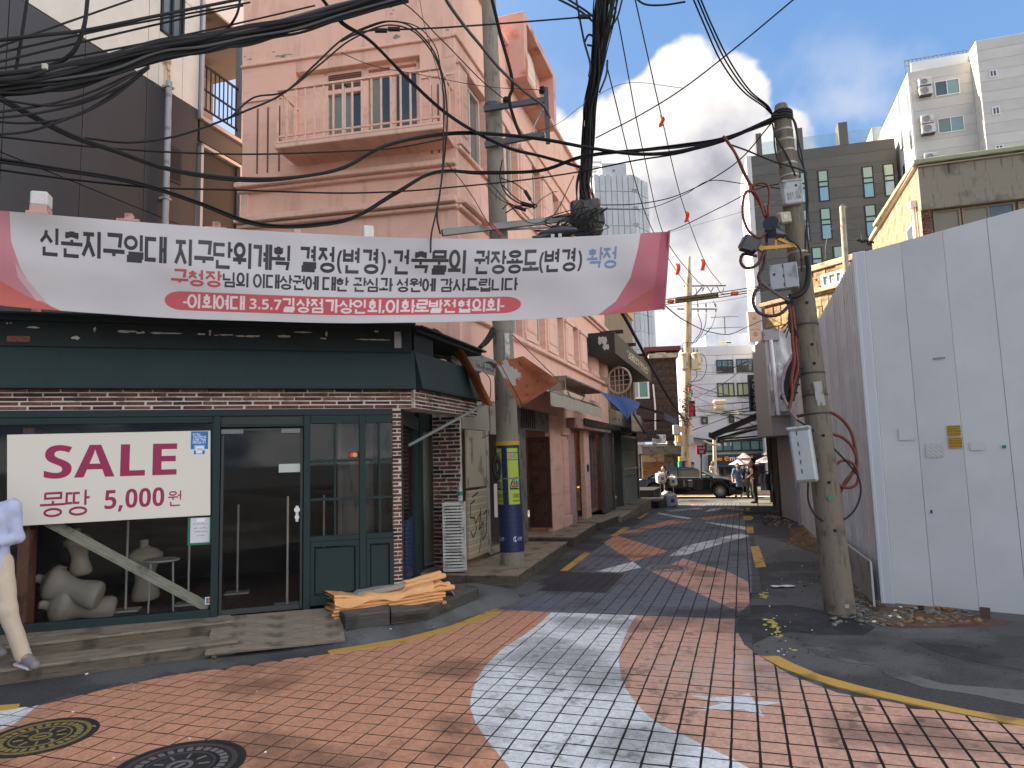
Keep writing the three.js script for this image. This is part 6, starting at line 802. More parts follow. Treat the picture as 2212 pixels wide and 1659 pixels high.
// ---------------------------------------------------------------- leaning concrete post with its boxes and hoses
{
  const base = G(1815, 1322); base.y = gy(base.x, base.z); const d0 = -base.z, top = at(1686, 222, 8.25), t = thing('concrete_post', 'leaning tapered concrete utility post in front of the white fence', 'utility pole', base), L = (p) => p.clone().sub(base), dd = (y) => lerp(8.25, d0, clamp((y - 222) / 1100));
  const P = (x, y, f = 0) => L(at(x, y, dd(y) - f)), ax = (y) => L(top).lerp(V(0, 0, 0), (y - 222) / (1322 - 222));
  const R = (y) => lerp(0.1, 0.165, (y - 222) / 1100), q = (x, y, f) => P(...q3(x, y), f), s = (x, y, f) => P(...q6(x, y), f);
  part('post', [rod(V(0, 0, 0).add(ax(1340)), ax(250), 0.167, 0.103, 14), rod(ax(250), ax(228), 0.103, 0.07, 14)], M(0.2, 0.165, 0.122, 0.95, 'concrete', 0.8, 0.006), t);
  for (const y of [292, 316, 341, 372, 400, 447, 576, 612, 735, 840, 886, 925]) part('strap', rod(ax(y + 2), ax(y - 2), R(y) + 0.004, R(y) + 0.004, 18), y < 640 ? M(0.35, 0.34, 0.31, 0.5, null, 1, 0, { metalness: 0.5 }) : M(0.06, 0.05, 0.045, 0.8), t);
  const holes = []; for (const y of [595, 690, 780, 820, 970, 1065, 1160]) holes.push(rod(ax(y).add(V(-0.02, 0, R(y) - 0.03)), ax(y).add(V(-0.02, 0, R(y) + 0.003)), 0.018, 0.018, 12)); part('bolt_hole', holes, M(0.01, 0.01, 0.01, 0.9), t);
  for (const g of [bx(-0.05, 0.05, -0.14, 0.14, 0, 0.004, 0.002).rotateZ(0.1).translate(...ax(884).add(V(-0.01, 0, R(884) + 0.002)).toArray()), bx(-0.015, 0.03, -0.02, 0.02, 0, 0.004, 0.002).translate(...ax(1305).add(V(0, 0, R(1305))).toArray())]) part('paint_smear', g, M(0.36, 0.35, 0.32, 0.9, 'grime', 0.2), t);
  part('green_tag', bx(-0.03, 0.03, -0.025, 0.025, 0, 0.006).rotateZ(0.5).translate(...ax(1096).add(V(-0.03, 0, R(1096))).toArray()), M(0.02, 0.22, 0.1, 0.6), t);
  // boxes: each a thing fixed to the post
  const boxAt = (name, label, c, w, h, dp, m, ry = 0, rz = 0.1) => { const p = at(...c).sub(V(0, 0, 0)); const o = thing(name, label, 'box', p); o.rotation.set(0, ry, rz); part('body', bx(-w / 2, w / 2, -h / 2, h / 2, -dp, 0, 0.015), m, o); return o; };
  const gp = M(0.42, 0.43, 0.43, 0.5, 'grime', 0.4), mb = boxAt('meter_box', 'white meter box with black numbers near the top of the leaning post', [1714, 414, 8.0], 0.235, 0.29, 0.1, gp, -0.08, 0.06);
  const nt = canvasTex(256, 128, (x, w, h) => { x.fillStyle = '#a9aaa8'; x.fillRect(0, 0, w, h); x.font = 'bold 62px monospace'; x.fillStyle = '#222'; x.fillText('021', 6, 56); x.fillText('121', 138, 50); x.fillText('01', 6, 116); x.fillText('08', 150, 110); }); { const g = bx(-0.085, 0.1, -0.1, 0.0, 0, 0.0015, 0); planarUV(g, 'X', 'Y', -0.085, -0.1, 0.185, 0.1); part('number_plate', g, new THREE.MeshStandardMaterial({ map: nt, roughness: 0.6 }), mb); } part('hood', bx(-0.122, 0.122, 0.13, 0.152, -0.105, 0.012), gp, mb); part('latch', bx(0.03, 0.05, 0.06, 0.09, 0, 0.01), rubber, mb);
  const bb = boxAt('small_box', 'small beige box below the white meter box on the leaning post', [1697, 469, 7.98], 0.16, 0.14, 0.08, M(0.4, 0.36, 0.24, 0.6, 'grime', 0.3), 0.2, 0.16); part('lid', bx(-0.07, 0.07, -0.06, 0.06, 0, 0.012, 0.01), M(0.44, 0.4, 0.28, 0.6), bb); part('label', bx(-0.03, 0.01, -0.02, 0.03, 0.012, 0.014, 0), M(0.6, 0.58, 0.5), bb);
  const cb = boxAt('grey_cabinet', 'flat grey metal cabinet with two doors halfway up the leaning post', [1693, 596, 7.85], 0.31, 0.3, 0.12, M(0.36, 0.37, 0.38, 0.5, 'grime', 0.5), -0.35, 0.04); part('door', [bx(-0.15, 0.0, -0.145, 0.145, 0, 0.012), bx(0.005, 0.15, -0.145, 0.145, 0, 0.012)], M(0.38, 0.39, 0.4, 0.45, 'grime', 0.6), cb); part('hinge', [0.1, -0.02, -0.12].map((y) => bx(-0.008, 0.008, y, y + 0.04, 0.012, 0.02)), galvD, cb); part('lock', rod(V(-0.1, 0.03, 0.01), V(-0.1, 0.03, 0.02), 0.014), rubber, cb);
  const lb = boxAt('terminal_box', 'long white rounded terminal box hanging low on the leaning post', [1734, 983, 7.75], 0.23, 0.6, 0.16, M(0.42, 0.44, 0.43, 0.45, 'grime', 0.5), -0.5, 0.07); part('cover', bx(-0.11, 0.115, -0.29, 0.28, 0.0, 0.05, 0.03), M(0.45, 0.47, 0.46, 0.4, 'fine', 0.5), lb); part('hinge_rail', [0.22, 0.1, 0, -0.1, -0.2].map((y) => bx(-0.03, -0.018, y, y + 0.05, 0.05, 0.058)), galvD, lb); part('roof', bx(-0.13, 0.12, 0.28, 0.32, -0.17, 0.06, 0.015), gp, lb);
  const be = boxAt('splice_enclosure', 'black splice enclosure strapped to the left side of the leaning post', [1718, 820, 7.9], 0.13, 0.5, 0.12, rubber, 0.3, -0.35); part('ribs', [-0.15, -0.05, 0.05, 0.15].map((y) => bx(-0.07, 0.07, y, y + 0.02, 0, 0.012)), rubber, be);
  // twin floodlights on the yellow bracket
  const fl = thing('floodlight', 'pair of black floodlights on a yellow bracket on the leaning post', 'floodlight', base), ym = M(0.5, 0.25, 0.02, 0.5, 'grime', 0.3), can = (a, b, r) => [rod(a, b, r * 0.75, r, 20), rod(b, b.clone().lerp(a, -0.12), r * 1.06, r * 1.06, 20)];
  part('bracket', [bar(q(480, 1612, 0.3), q(735, 1590, 0.2), 0.03, 0.045), bar(q(610, 1545, 0.25), q(735, 1600, 0.2), 0.03, 0.04), bar(q(600, 1555, 0.25), q(600, 1620, 0.25), 0.03, 0.03), bar(q(470, 1590, 0.3), q(520, 1620, 0.3), 0.05, 0.06)], ym, fl); part('lamp_body', [...can(q(600, 1500, 0.2), q(572, 1452, 0.36), 0.085), ...can(q(640, 1520, 0.2), q(575, 1505, 0.35), 0.07)], M(0.02, 0.022, 0.026, 0.35), fl); part('lens', [rod(q(571, 1450, 0.365), q(570, 1448, 0.37), 0.07, 0.07, 20)], darkGlass(0.08, 0.09, 0.1), fl);
  part('lower_lamp', [bx(-0.1, 0.1, -0.07, 0.09, -0.08, 0.08, 0.02).rotateZ(-0.5).translate(...q(430, 1590, 0.35).toArray()), bx(-0.05, 0.09, -0.03, 0.03, -0.05, 0.05, 0.01).rotateZ(-0.3).translate(...q(400, 1610, 0.42).toArray())], M(0.02, 0.022, 0.028, 0.4), fl);
  // conduits: ribbed red hoses
  const red = M(0.2, 0.035, 0.025, 0.6, 'grime', 0.2), hose = (label, pts, r, m, ribs = true) => { const o = thing('conduit_hose', label, 'hose', base); part('hose', tube(pts, r, pts.length * 10, 8), m, o); if (ribs) { const c = new THREE.CatmullRomCurve3(pts, false, 'centripetal'), n = floor(c.getLength() / (r * 2.4)), g = []; for (let i = 0; i < n; i++) { const k = c.getPointAt((i + 0.5) / n), tn = c.getTangentAt((i + 0.5) / n); g.push(new THREE.TorusGeometry(r, r * 0.22, 4, 8).applyQuaternion(new THREE.Quaternion().setFromUnitVectors(V(0, 0, 1), tn)).translate(k.x, k.y, k.z)); } part('ribs', g, m, o); } };
  const Q = (l, f = 0.2) => l.map(([x, y]) => q(x, y, f)), S = (l, f = 0.2) => l.map(([x, y]) => s(x, y, f));
  hose('red hose sweeping down left of the meter box to the floodlights', [...Q([[262, 882], [300, 935], [335, 985], [400, 1130], [450, 1220], [500, 1320], [540, 1420], [540, 1510], [545, 1600]])], 0.017, red);
  hose('second red hose beside it joining the yellow bracket', [...Q([[270, 888], [310, 945], [360, 1030], [420, 1160], [480, 1260], [530, 1360], [560, 1450]], 0.26)], 0.015, red);
  hose('red hose hanging in a long loop left of the meter box', [...Q([[480, 1290], [440, 1215], [500, 1185], [545, 1195], [562, 1260], [555, 1350], [560, 1440]], 0.3)], 0.015, red);
  hose('red hose loop beside the small beige box', Q([[530, 1400], [470, 1250], [415, 1240], [388, 1340], [400, 1440], [440, 1510], [500, 1540], [540, 1510]], 0.34), 0.015, red);
  hose('dark red hose curling under the lower floodlight', [...S([[480, 0], [390, -10], [376, 40], [405, 75], [460, 70], [505, 25], [525, -30]], 0.3)], 0.018, M(0.11, 0.025, 0.02, 0.6, 'grime', 0.2));
  hose('dark red hose dropping to the wide loop by the grey cabinet', S([[535, -40], [525, 60], [490, 130], [500, 190], [465, 240], [458, 310], [490, 365], [560, 388], [630, 375], [690, 320]], 0.28), 0.019, M(0.07, 0.02, 0.02, 0.6));
  hose('pale grey hose slanting from the loop to the post', S([[495, 160], [560, 210], [640, 265], [690, 290]], 0.26), 0.02, M(0.14, 0.11, 0.1, 0.7), false);
  hose('red hose running down the left edge of the post', S([[690, 320], [705, 450], [712, 560], [722, 680], [705, 800], [708, 900], [690, 990]], 0.24), 0.019, red); hose('second red hose running down the left edge of the post', S([[700, 300], [725, 450], [735, 620], [745, 720], [720, 830], [700, 960]], 0.22), 0.017, red);
  hose('pale hose bowing left of the black splice enclosure', S([[715, 640], [670, 720], [645, 800], [650, 900], [690, 990], [740, 1060]], 0.22), 0.018, M(0.27, 0.21, 0.19, 0.7, 'grime', 0.3));
  hose('large red hose loop on the right side of the post', S([[735, 1040], [790, 1030], [945, 1012], [1020, 1050], [1085, 1130], [1115, 1240], [1125, 1340], [1085, 1430], [1030, 1510], [1005, 1570]], -0.1), 0.018, red); hose('red hose arching low on the right side of the post', S([[960, 1150], [1040, 1180], [1105, 1250], [1130, 1340], [1110, 1400], [1060, 1450], [1010, 1540]], -0.05), 0.017, red); hose('small red hose loop low on the right side of the post', S([[985, 1355], [1040, 1325], [1100, 1345], [1135, 1410], [1125, 1480], [1075, 1502], [1020, 1490], [1000, 1470]], -0.02), 0.016, red);
  hose('long black cable loop swinging round the foot of the leaning post', S([[690, 1000], [740, 1060], [830, 1120], [930, 1200], [1010, 1280], [1085, 1360], [1140, 1440], [1152, 1540], [1110, 1650], [1030, 1715], [930, 1725], [860, 1680], [815, 1590], [812, 1460]], 0.1), 0.011, rubber, false);
  for (const [i, l] of [[[580, 745], [690, 745], [730, 800], [745, 900], [770, 1000], [790, 1150], [800, 1300], [805, 1500], [820, 1640]], [[590, 760], [700, 760], [735, 850], [750, 1000], [790, 1110], [810, 1300], [800, 1480], [790, 1640]], [[580, 800], [600, 880], [640, 950], [690, 1040], [730, 1140]], [[590, 830], [595, 950], [610, 1020], [640, 1090]], [[640, 1500], [700, 1560], [730, 1580], [760, 1620], [770, 1760]], [[300, 935], [400, 970], [600, 1050], [740, 1090], [790, 1110]]].entries()) part('lashed_wire', tube(Q(l, i > 3 ? 0.25 : 0.12), 0.011, 40, 5), rubber, t);
  part('top_wraps', [0, 1, 2, 3].map((i) => new THREE.TorusGeometry(0.118, 0.012, 6, 20).rotateX(PI / 2 + 0.1 * (i - 1.5)).translate(...ax(250 + i * 4).toArray())), rubber, t); part('pole_side_pipe', tube(S([[805, 0], [815, 100], [805, 180], [780, 230], [720, 262], [690, 262]], 0.2), 0.032, 24, 8), rubber, t);
  part('wire_bundle', [...Array(9)].map((_, i) => tube(S([[670 + i * 3, 265], [665 + i * 7, 300], [690 + (i % 3) * 6, 330], [685 + (i % 4) * 8, 420], [640 + i * 14, 470 + (i % 3) * 30]], 0.25), 0.007, 20, 4)), rubber, t);
}
// ---------------------------------------------------------------- a general far building front: panes set in frames in a wall with real openings
function windowOn(parent, r, w, frameM, paneM, cols = 2, rows = 1, fw = 0.06, name = 'window') {
  const [a, b, c, d] = r, g = [bx(a, a + fw, c, d, w - 0.02, w + 0.04, 0), bx(b - fw, b, c, d, w - 0.02, w + 0.04, 0), bx(a + fw, b - fw, d - fw, d, w - 0.02, w + 0.04, 0), bx(a + fw, b - fw, c, c + fw, w - 0.02, w + 0.04, 0)];
  for (let i = 1; i < cols; i++) g.push(bx(lerp(a, b, i / cols) - fw * 0.4, lerp(a, b, i / cols) + fw * 0.4, c + fw, d - fw, w - 0.01, w + 0.03, 0)); for (let i = 1; i < rows; i++) g.push(bx(a + fw, b - fw, lerp(c, d, i / rows) - fw * 0.4, lerp(c, d, i / rows) + fw * 0.4, w - 0.012, w + 0.032, 0));
  const o = part(name, g, frameM, parent); for (let i = 0; i < cols; i++) part('pane', bx(lerp(a + fw, b - fw, i / cols), lerp(a + fw, b - fw, (i + 1) / cols), c + fw, d - fw, w - 0.015, w - 0.005, 0), [].concat(paneM)[i % [].concat(paneM).length], o); return o;
}
function acUnit(label, fr, r, w, group) { const t = thing('air_conditioner', label, 'air conditioner', fr, group), [a, b, c, d] = r, h = d - c, cx = lerp(a, b, 0.42), m = M(0.6, 0.58, 0.54, 0.5, 'grime', 0.8); part('body', bx(a, b, c, d, w, w + 0.32, 0.02), m, t); part('fan_grille', [new THREE.TorusGeometry(h * 0.36, h * 0.03, 6, 20).translate(cx, (c + d) / 2, w + 0.33), new THREE.TorusGeometry(h * 0.2, h * 0.02, 6, 16).translate(cx, (c + d) / 2, w + 0.33), rod(V(cx, (c + d) / 2, w + 0.3), V(cx, (c + d) / 2, w + 0.325), h * 0.34, h * 0.34, 20)], M(0.3, 0.3, 0.3, 0.6), t); part('bracket', [bx(a + 0.03, b - 0.03, c - 0.06, c - 0.02, w - 0.05, w + 0.3)], galvD, t); return t; }
const paneG = M(0.24, 0.36, 0.35, 0.05, null, 1, 0, { clearcoat: 1 }), paneD = M(0.1, 0.12, 0.12, 0.06, null, 1, 0, { clearcoat: 1 }), whiteF = M(0.75, 0.75, 0.73, 0.5);
{
  const o = at(1968, 240, 44), FW = new Fr(o.x, o.z, 107), FWL = new Fr(o.x, o.z, 198), I = intoFrame(FWL, FW), t = thing('white_apartment', 'tall white panelled apartment block with stacked air conditioners on the right', 'building', FW);
  const wm = [M(0.56, 0.54, 0.5, 0.75, 'fine', 5, 0), M(0.59, 0.57, 0.53, 0.75, 'fine', 6, 0)], top = FW.at(1970, 155)[1], u2 = FW.at(2098, 150)[0], top2 = FW.at(2110, 88, 1.2)[1], r0 = (x0, y0, x1, y1, w = 0) => FW.r(...q3(x0, y0), ...q3(x1, y1), w);
  part('core', [bx(0.02, u2 + 12, -3, top - 0.1, -9, -0.06)], wm[0], t); let n = 0; for (let v = top; v > 8; v -= 0.7) part('wall_course', bx(0, u2, v - 0.692, v, -0.06, 0.0, 0.01), wm[n++ % 2], t); n = 0; for (let v = top2; v > 8; v -= 0.7) part('wall_course', bx(u2, u2 + 12, v - 0.692, v, -1, 1.2, 0.01), wm[n++ % 2], t);
  const lw = 12; n = 0; const L = []; for (let v = top; v > 8; v -= 3) part('side_wall', I(bx(-lw, -0.01, v - 2.99, v, -0.3, 0.0, 0.01)), M(0.62, 0.57, 0.5, 0.75, 'fine', 5), t); part('side_tower', I(bx(-lw - 3, -lw + 1, 0, FWL.at(1945, 145)[1], -2, 0.3, 0.01)), wm[1], t);
  for (const [px, py] of [[1405, 680], [1465, 670], [1378, 955], [1425, 910], [1482, 905], [1390, 1170], [1440, 1130]]) { const [u, v] = FWL.at(...q3(px, py)); if (u < 0 && u > -lw - 3) { const w = part('window', I(bx(u - 0.4, u + 0.4, v - 0.75, v + 0.75, -0.02, 0.04, 0)), whiteF, t); part('pane', I(bx(u - 0.34, u + 0.34, v - 0.69, v + 0.69, 0.03, 0.045, 0)), paneD, w); } }
  part('downpipe', [bx(-0.06, 0.06, 8, top - 1.2, 0.02, 0.14)], whiteF, t); part('roof_rail', [...Array(16)].map((_, i) => bx(lerp(0, u2, i / 15) - 0.02, lerp(0, u2, i / 15) + 0.02, top, top + 1.1, -0.5, -0.46, 0)).concat([bx(0, u2, top + 1.06, top + 1.1, -0.5, -0.46, 0), bx(0, u2, top + 0.7, top + 0.73, -0.5, -0.46, 0)]), galv, t); part('parapet', bx(0.3, u2, top, top + 0.75, -0.4, -0.2), whiteF, t);
  windowOn(t, r0(1630, 518, 1795, 618), 0.01, whiteF, [paneD, paneG]); windowOn(t, r0(1650, 758, 1825, 858), 0.01, whiteF, [M(0.2, 0.25, 0.22, 0.2), paneG]); for (const r of [[1985, 455, 2036, 500], [2003, 693, 2055, 745], [2022, 940, 2078, 965]]) windowOn(t, r0(...r, 1.2), 1.21, whiteF, paneD);
  for (const [r, l] of [[[1528, 505, 1610, 552], 'air conditioner on the white block, top row, upper unit of the pair'], [[1532, 560, 1618, 612], 'air conditioner on the white block, top row, lower unit of the pair'], [[1542, 745, 1627, 798], 'air conditioner on the white block, middle row, upper unit of the pair'], [[1547, 803, 1638, 862], 'air conditioner on the white block, middle row, lower unit of the pair'], [[1565, 990, 1650, 1040], 'lowest air conditioner on the white block, just above the brick roof']]) acUnit(l, FW, r0(...r, 0.3), 0.05, 'air conditioners on the white apartment block');
}
{
  const o = at(1988, 450, 24), FK = new Fr(o.x, o.z, 107), FKL = new Fr(o.x, o.z, 198), I = intoFrame(FKL, FK), t = thing('brick_house', 'brick house with grey concrete band and green roof edge above the white fence', 'building', FK), r0 = (a, b, c, d, w = 0) => FK.r(...q3(a, b), ...q3(c, d), w);
  const R = r0(1530, 1075, 2212, 1075), top = FK.at(...q3(1540, 1068))[1], b0 = FK.at(...q3(1570, 1365))[1], cm = M(0.27, 0.235, 0.18, 0.9, 'concrete', 2.4, 0.004), bm = M(0.2, 0.07, 0.045, 0.9, 'brick', 0.5);
  part('body', bx(0.35, 9, -1, top - 0.2, -7, -0.15), cm, t); part('concrete_band', bx(0.0, 9, b0, top - 0.05, -0.2, 0.12, 0.01), cm, t); part('roof_edge', [bx(-0.15, 9.2, top - 0.05, top + 0.12, -7, 0.3, 0.02)], M(0.3, 0.32, 0.2, 0.8, 'grime', 1), t); part('gutter_pipe', rod(V(0, top - 0.12, 0.18), V(9, top - 0.12, 0.18), 0.03), M(0.4, 0.32, 0.22, 0.7), t);
  const pil = part('brick_corner', bx(0.0, 0.33, 0, b0, -0.3, 0.0), M(0.3, 0.26, 0.2, 0.9), t); bricks(pil, 0.0, 0.33, 2.5, b0, 0.0, 0.19, 0.06, 0.012, 41); const lit = part('side_wall', I(bx(-9, -0.0, -1, top - 0.1, -0.3, 0, 0.01)), M(0.52, 0.31, 0.19, 0.9, 'brick', 1.3, 0.01), t);
  part('barge_board', I(bx(-9, 0.05, top - 0.1, top + 0.05, -0.3, 0.12)), M(0.5, 0.46, 0.4, 0.8), t); const sl = part('side_pipe', I(rod(V(-0.5, 0, 0.1), V(-0.5, b0 + 0.4, 0.1), 0.06)), whiteF, t); part('pipe_box', I(bx(-0.62, -0.35, b0 + 0.3, b0 + 0.55, 0.02, 0.22)), whiteF, sl);
  const wf = M(0.28, 0.2, 0.12, 0.6); for (const [a, b] of [[0.4, 1.25], [1.3, 2.9], [3.0, 4.6]]) windowOn(t, [a, b, b0 - 1.6, b0 - 0.03], -0.12, wf, [M(0.22, 0.19, 0.13, 0.3), paneD], a < 1 ? 1 : 2); const [wu, wv] = FKL.at(1970, 510); const ww = part('window', I(bx(wu - 0.5, wu + 0.5, wv - 0.6, wv + 0.4, 0, 0.06)), whiteF, t); part('pane', I(bx(wu - 0.42, wu + 0.42, wv - 0.5, wv + 0.32, 0.05, 0.07)), paneD, ww);
  const cb = part('roof_clutter', [bx(2.0, 9, top + 0.1, top + 0.5, -5, -2)], M(0.22, 0.25, 0.17, 0.8, 'grime', 1), t);
}
{
  const o = at(1633, 500, 50), FX = new Fr(o.x, o.z, 104), t = thing('charcoal_building', 'dark charcoal office building with tall narrow green windows', 'building', FX), r0 = (a, b, c, d) => FX.r(...q3(a, b), ...q3(c, d)), top = FX.at(1640, 335)[1], W = FX.at(1935, 330)[0];
  const m = [M(0.1, 0.1, 0.095, 0.75, 'fine', 3, 0), M(0.112, 0.108, 0.1, 0.75, 'fine', 3.7, 0)]; part('core', bx(0.1, W, -4, top - 0.1, -9, -0.1), m[0], t); let n = 0; for (let v = top; v > 0; v -= 0.8) part('wall_course', bx(0, W, v - 0.79, v, -0.1, 0, 0.01), m[n++ % 2], t);
  part('white_edge', bx(-0.35, 0, 0, top, -6, 0.05), M(0.6, 0.6, 0.6, 0.7), t); for (const x of [[478, 515], [748, 785], [1020, 1080]]) { const r = r0(x[0], 960, x[1], 1000); part('roof_post', bx(r[0], r[1], top, top + 1.7, -1, 0), m[1], t); } part('glass_rail', bx(0.5, W, top, top + 1.2, -0.6, -0.57, 0), M(0.8, 0.88, 0.9, 0.05, null, 1, 0, { transmission: 0.9, thickness: 0 }), t);
  const blk = M(0.01, 0.01, 0.01, 0.5), pg = [M(0.33, 0.46, 0.36, 0.06, null, 1, 0, { clearcoat: 1 }), M(0.3, 0.42, 0.37, 0.06, null, 1, 0, { clearcoat: 1 }), M(0.22, 0.42, 0.5, 0.06, null, 1, 0, { clearcoat: 1 })];
  for (const [a, b, c, d] of [[768, 1122, 803, 1310], [884, 1110, 940, 1300], [900, 1355, 957, 1547], [1172, 1085, 1232, 1277], [1188, 1333, 1250, 1527], [1308, 1068, 1368, 1265], [845, 1608, 900, 1800], [985, 1600, 1040, 1800], [780, 1365, 815, 1560]]) { const r = r0(a, b, c, d), w = part('window', [bx(r[0] - 0.08, r[1] + 0.08, r[2] - 0.08, r[3] + 0.08, -0.02, 0.03, 0), bx(r[0], r[1], lerp(r[2], r[3], 0.47) - 0.05, lerp(r[2], r[3], 0.47) + 0.05, 0.03, 0.06, 0), bx(r[0], r[1], lerp(r[2], r[3], 0.64) - 0.05, lerp(r[2], r[3], 0.64) + 0.05, 0.03, 0.06, 0)], blk, t); for (const [k, l, h] of [[0, 0.65, 1], [1, 0.48, 0.63], [2, 0, 0.46]]) part('pane', bx(r[0] + 0.02, r[1] - 0.02, lerp(r[2], r[3], l), lerp(r[2], r[3], h), 0.025, 0.04, 0), pg[k], w); }
}
{
  const o = at(1650, 650, 27), FS = new Fr(o.x, o.z, 150), t = thing('stone_house', 'sunlit yellow stone clad house rising behind the leaning post', 'building', FS), r0 = (a, b, c, d) => FS.r(...q6(a, b), ...q6(c, d));
  const W = FS.at(1870, 620)[0], y1 = FS.at(1700, 645)[1], y2 = FS.at(1790, 570)[1], us = FS.at(1742, 600)[0], sm_ = [[0.5, 0.34, 0.17], [0.56, 0.4, 0.22], [0.44, 0.28, 0.13], [0.6, 0.45, 0.27]].map((c) => M(...c, 0.9, 'brick', 0.9, 0.01));
  part('body', [bx(0, W, -2, y1 - 0.1, -6, -0.05), bx(us, W, 0, y2 - 0.1, -6, -0.051)], M(0.42, 0.3, 0.17, 0.9, 'brick', 1), t); const lib = new Map(); seedNow = 51;
  for (let v = 1.5; v < y2 - 0.2; ) { const h = rnd(0.22, 0.42); for (let u = rnd(0, 0.1); u < W; ) { const w = rnd(0.25, 0.7); if (v + h < y1 || (u > us && v + h < y2)) { const k = [Math.round(w * 10), Math.round(h * 10)].join(); if (!lib.has(k)) lib.set(k, uvBox(chamfer(Math.round(w * 10) / 10, Math.round(h * 10) / 10, 0.1, 0.02))); const s = new THREE.Mesh(lib.get(k), sm_[floor(rnd(0, 4))]); s.name = 'stone'; s.position.set(u + w / 2, v + h / 2, rnd(-0.04, 0.0)); s.castShadow = s.receiveShadow = true; if (t.children.length < 298) t.add(s); } u += w + 0.02; } v += h + 0.015; }
  part('roof_tiles', [bx(-0.2, us + 0.2, y1 - 0.1, y1 + 0.06, -6, 0.08, 0.02)], M(0.36, 0.24, 0.16, 0.8, 'grime', 0.6), t); part('roof_slab', bx(us - 0.1, W, y2 - 0.12, y2 + 0.1, -6, 0.08, 0.02), M(0.5, 0.36, 0.24, 0.8, 'grime', 1), t); windowOn(t, r0(905, 105, 1050, 195), 0.06, whiteF, [paneG, M(0.4, 0.45, 0.36, 0.3), paneG], 3, 1, 0.09);
  part('window_ledge', bx(r0(830, 200, 1060, 200)[0], r0(830, 200, 1060, 200)[1], r0(830, 205, 1050, 205)[2] - 0.1, r0(830, 205, 1050, 205)[2], 0.02, 0.14), M(0.5, 0.38, 0.25, 0.8), t);
  const p = at(1772, 716, 18), pr = thing('closed_parasol', 'folded pale yellow parasol standing before the stone house', 'parasol', p); part('canopy', lathe([[0, 0.62], [0.02, 0.6], [0.1, 0.3], [0.13, 0.05], [0.1, 0.02], [0, 0.02]], 9), M(0.6, 0.5, 0.24, 0.8, 'cloth', 0.4), pr); part('pole', rod(V(0, -4, 0), V(0, 0.68, 0), 0.02), galv, pr);
  const b = at(1824, 640, 22), tp = at(1819, 444, 22); const fp = thing('utility_pole', 'slim pale concrete utility pole with black insulators behind the white fence', 'utility pole', V(b.x, 0, b.z)), LL = (x, y, d = 22) => at(x, y, d).sub(V(b.x, 0, b.z)); part('pole', rod(V(0, 0, 0), LL(1819, 446), 0.13, 0.085, 14), M(0.42, 0.36, 0.27, 0.85, 'concrete', 1), fp); part('top_hoop', new THREE.TorusGeometry(0.09, 0.015, 6, 16).translate(...LL(1822, 447).toArray()), galv, fp);
  part('arm', [bar(LL(1822, 515), LL(1868, 520), 0.03), tube([LL(1820, 482), LL(1846, 485), LL(1860, 505), LL(1862, 520)], 0.012, 14, 5), tube([LL(1818, 485), LL(1795, 495), LL(1784, 530), LL(1783, 560)], 0.012, 14, 5)], galvD, fp); part('insulator', [[1860, 520], [1868, 523], [1882, 528], [1875, 521], [1888, 524]].map(([x, y]) => lathe([[0, 0], [0.05, 0.01], [0.025, 0.05], [0.06, 0.07], [0.03, 0.11], [0.05, 0.13], [0, 0.16]], 10).rotateZ(1.3).translate(...LL(x, y).toArray())), rubber, fp);
}
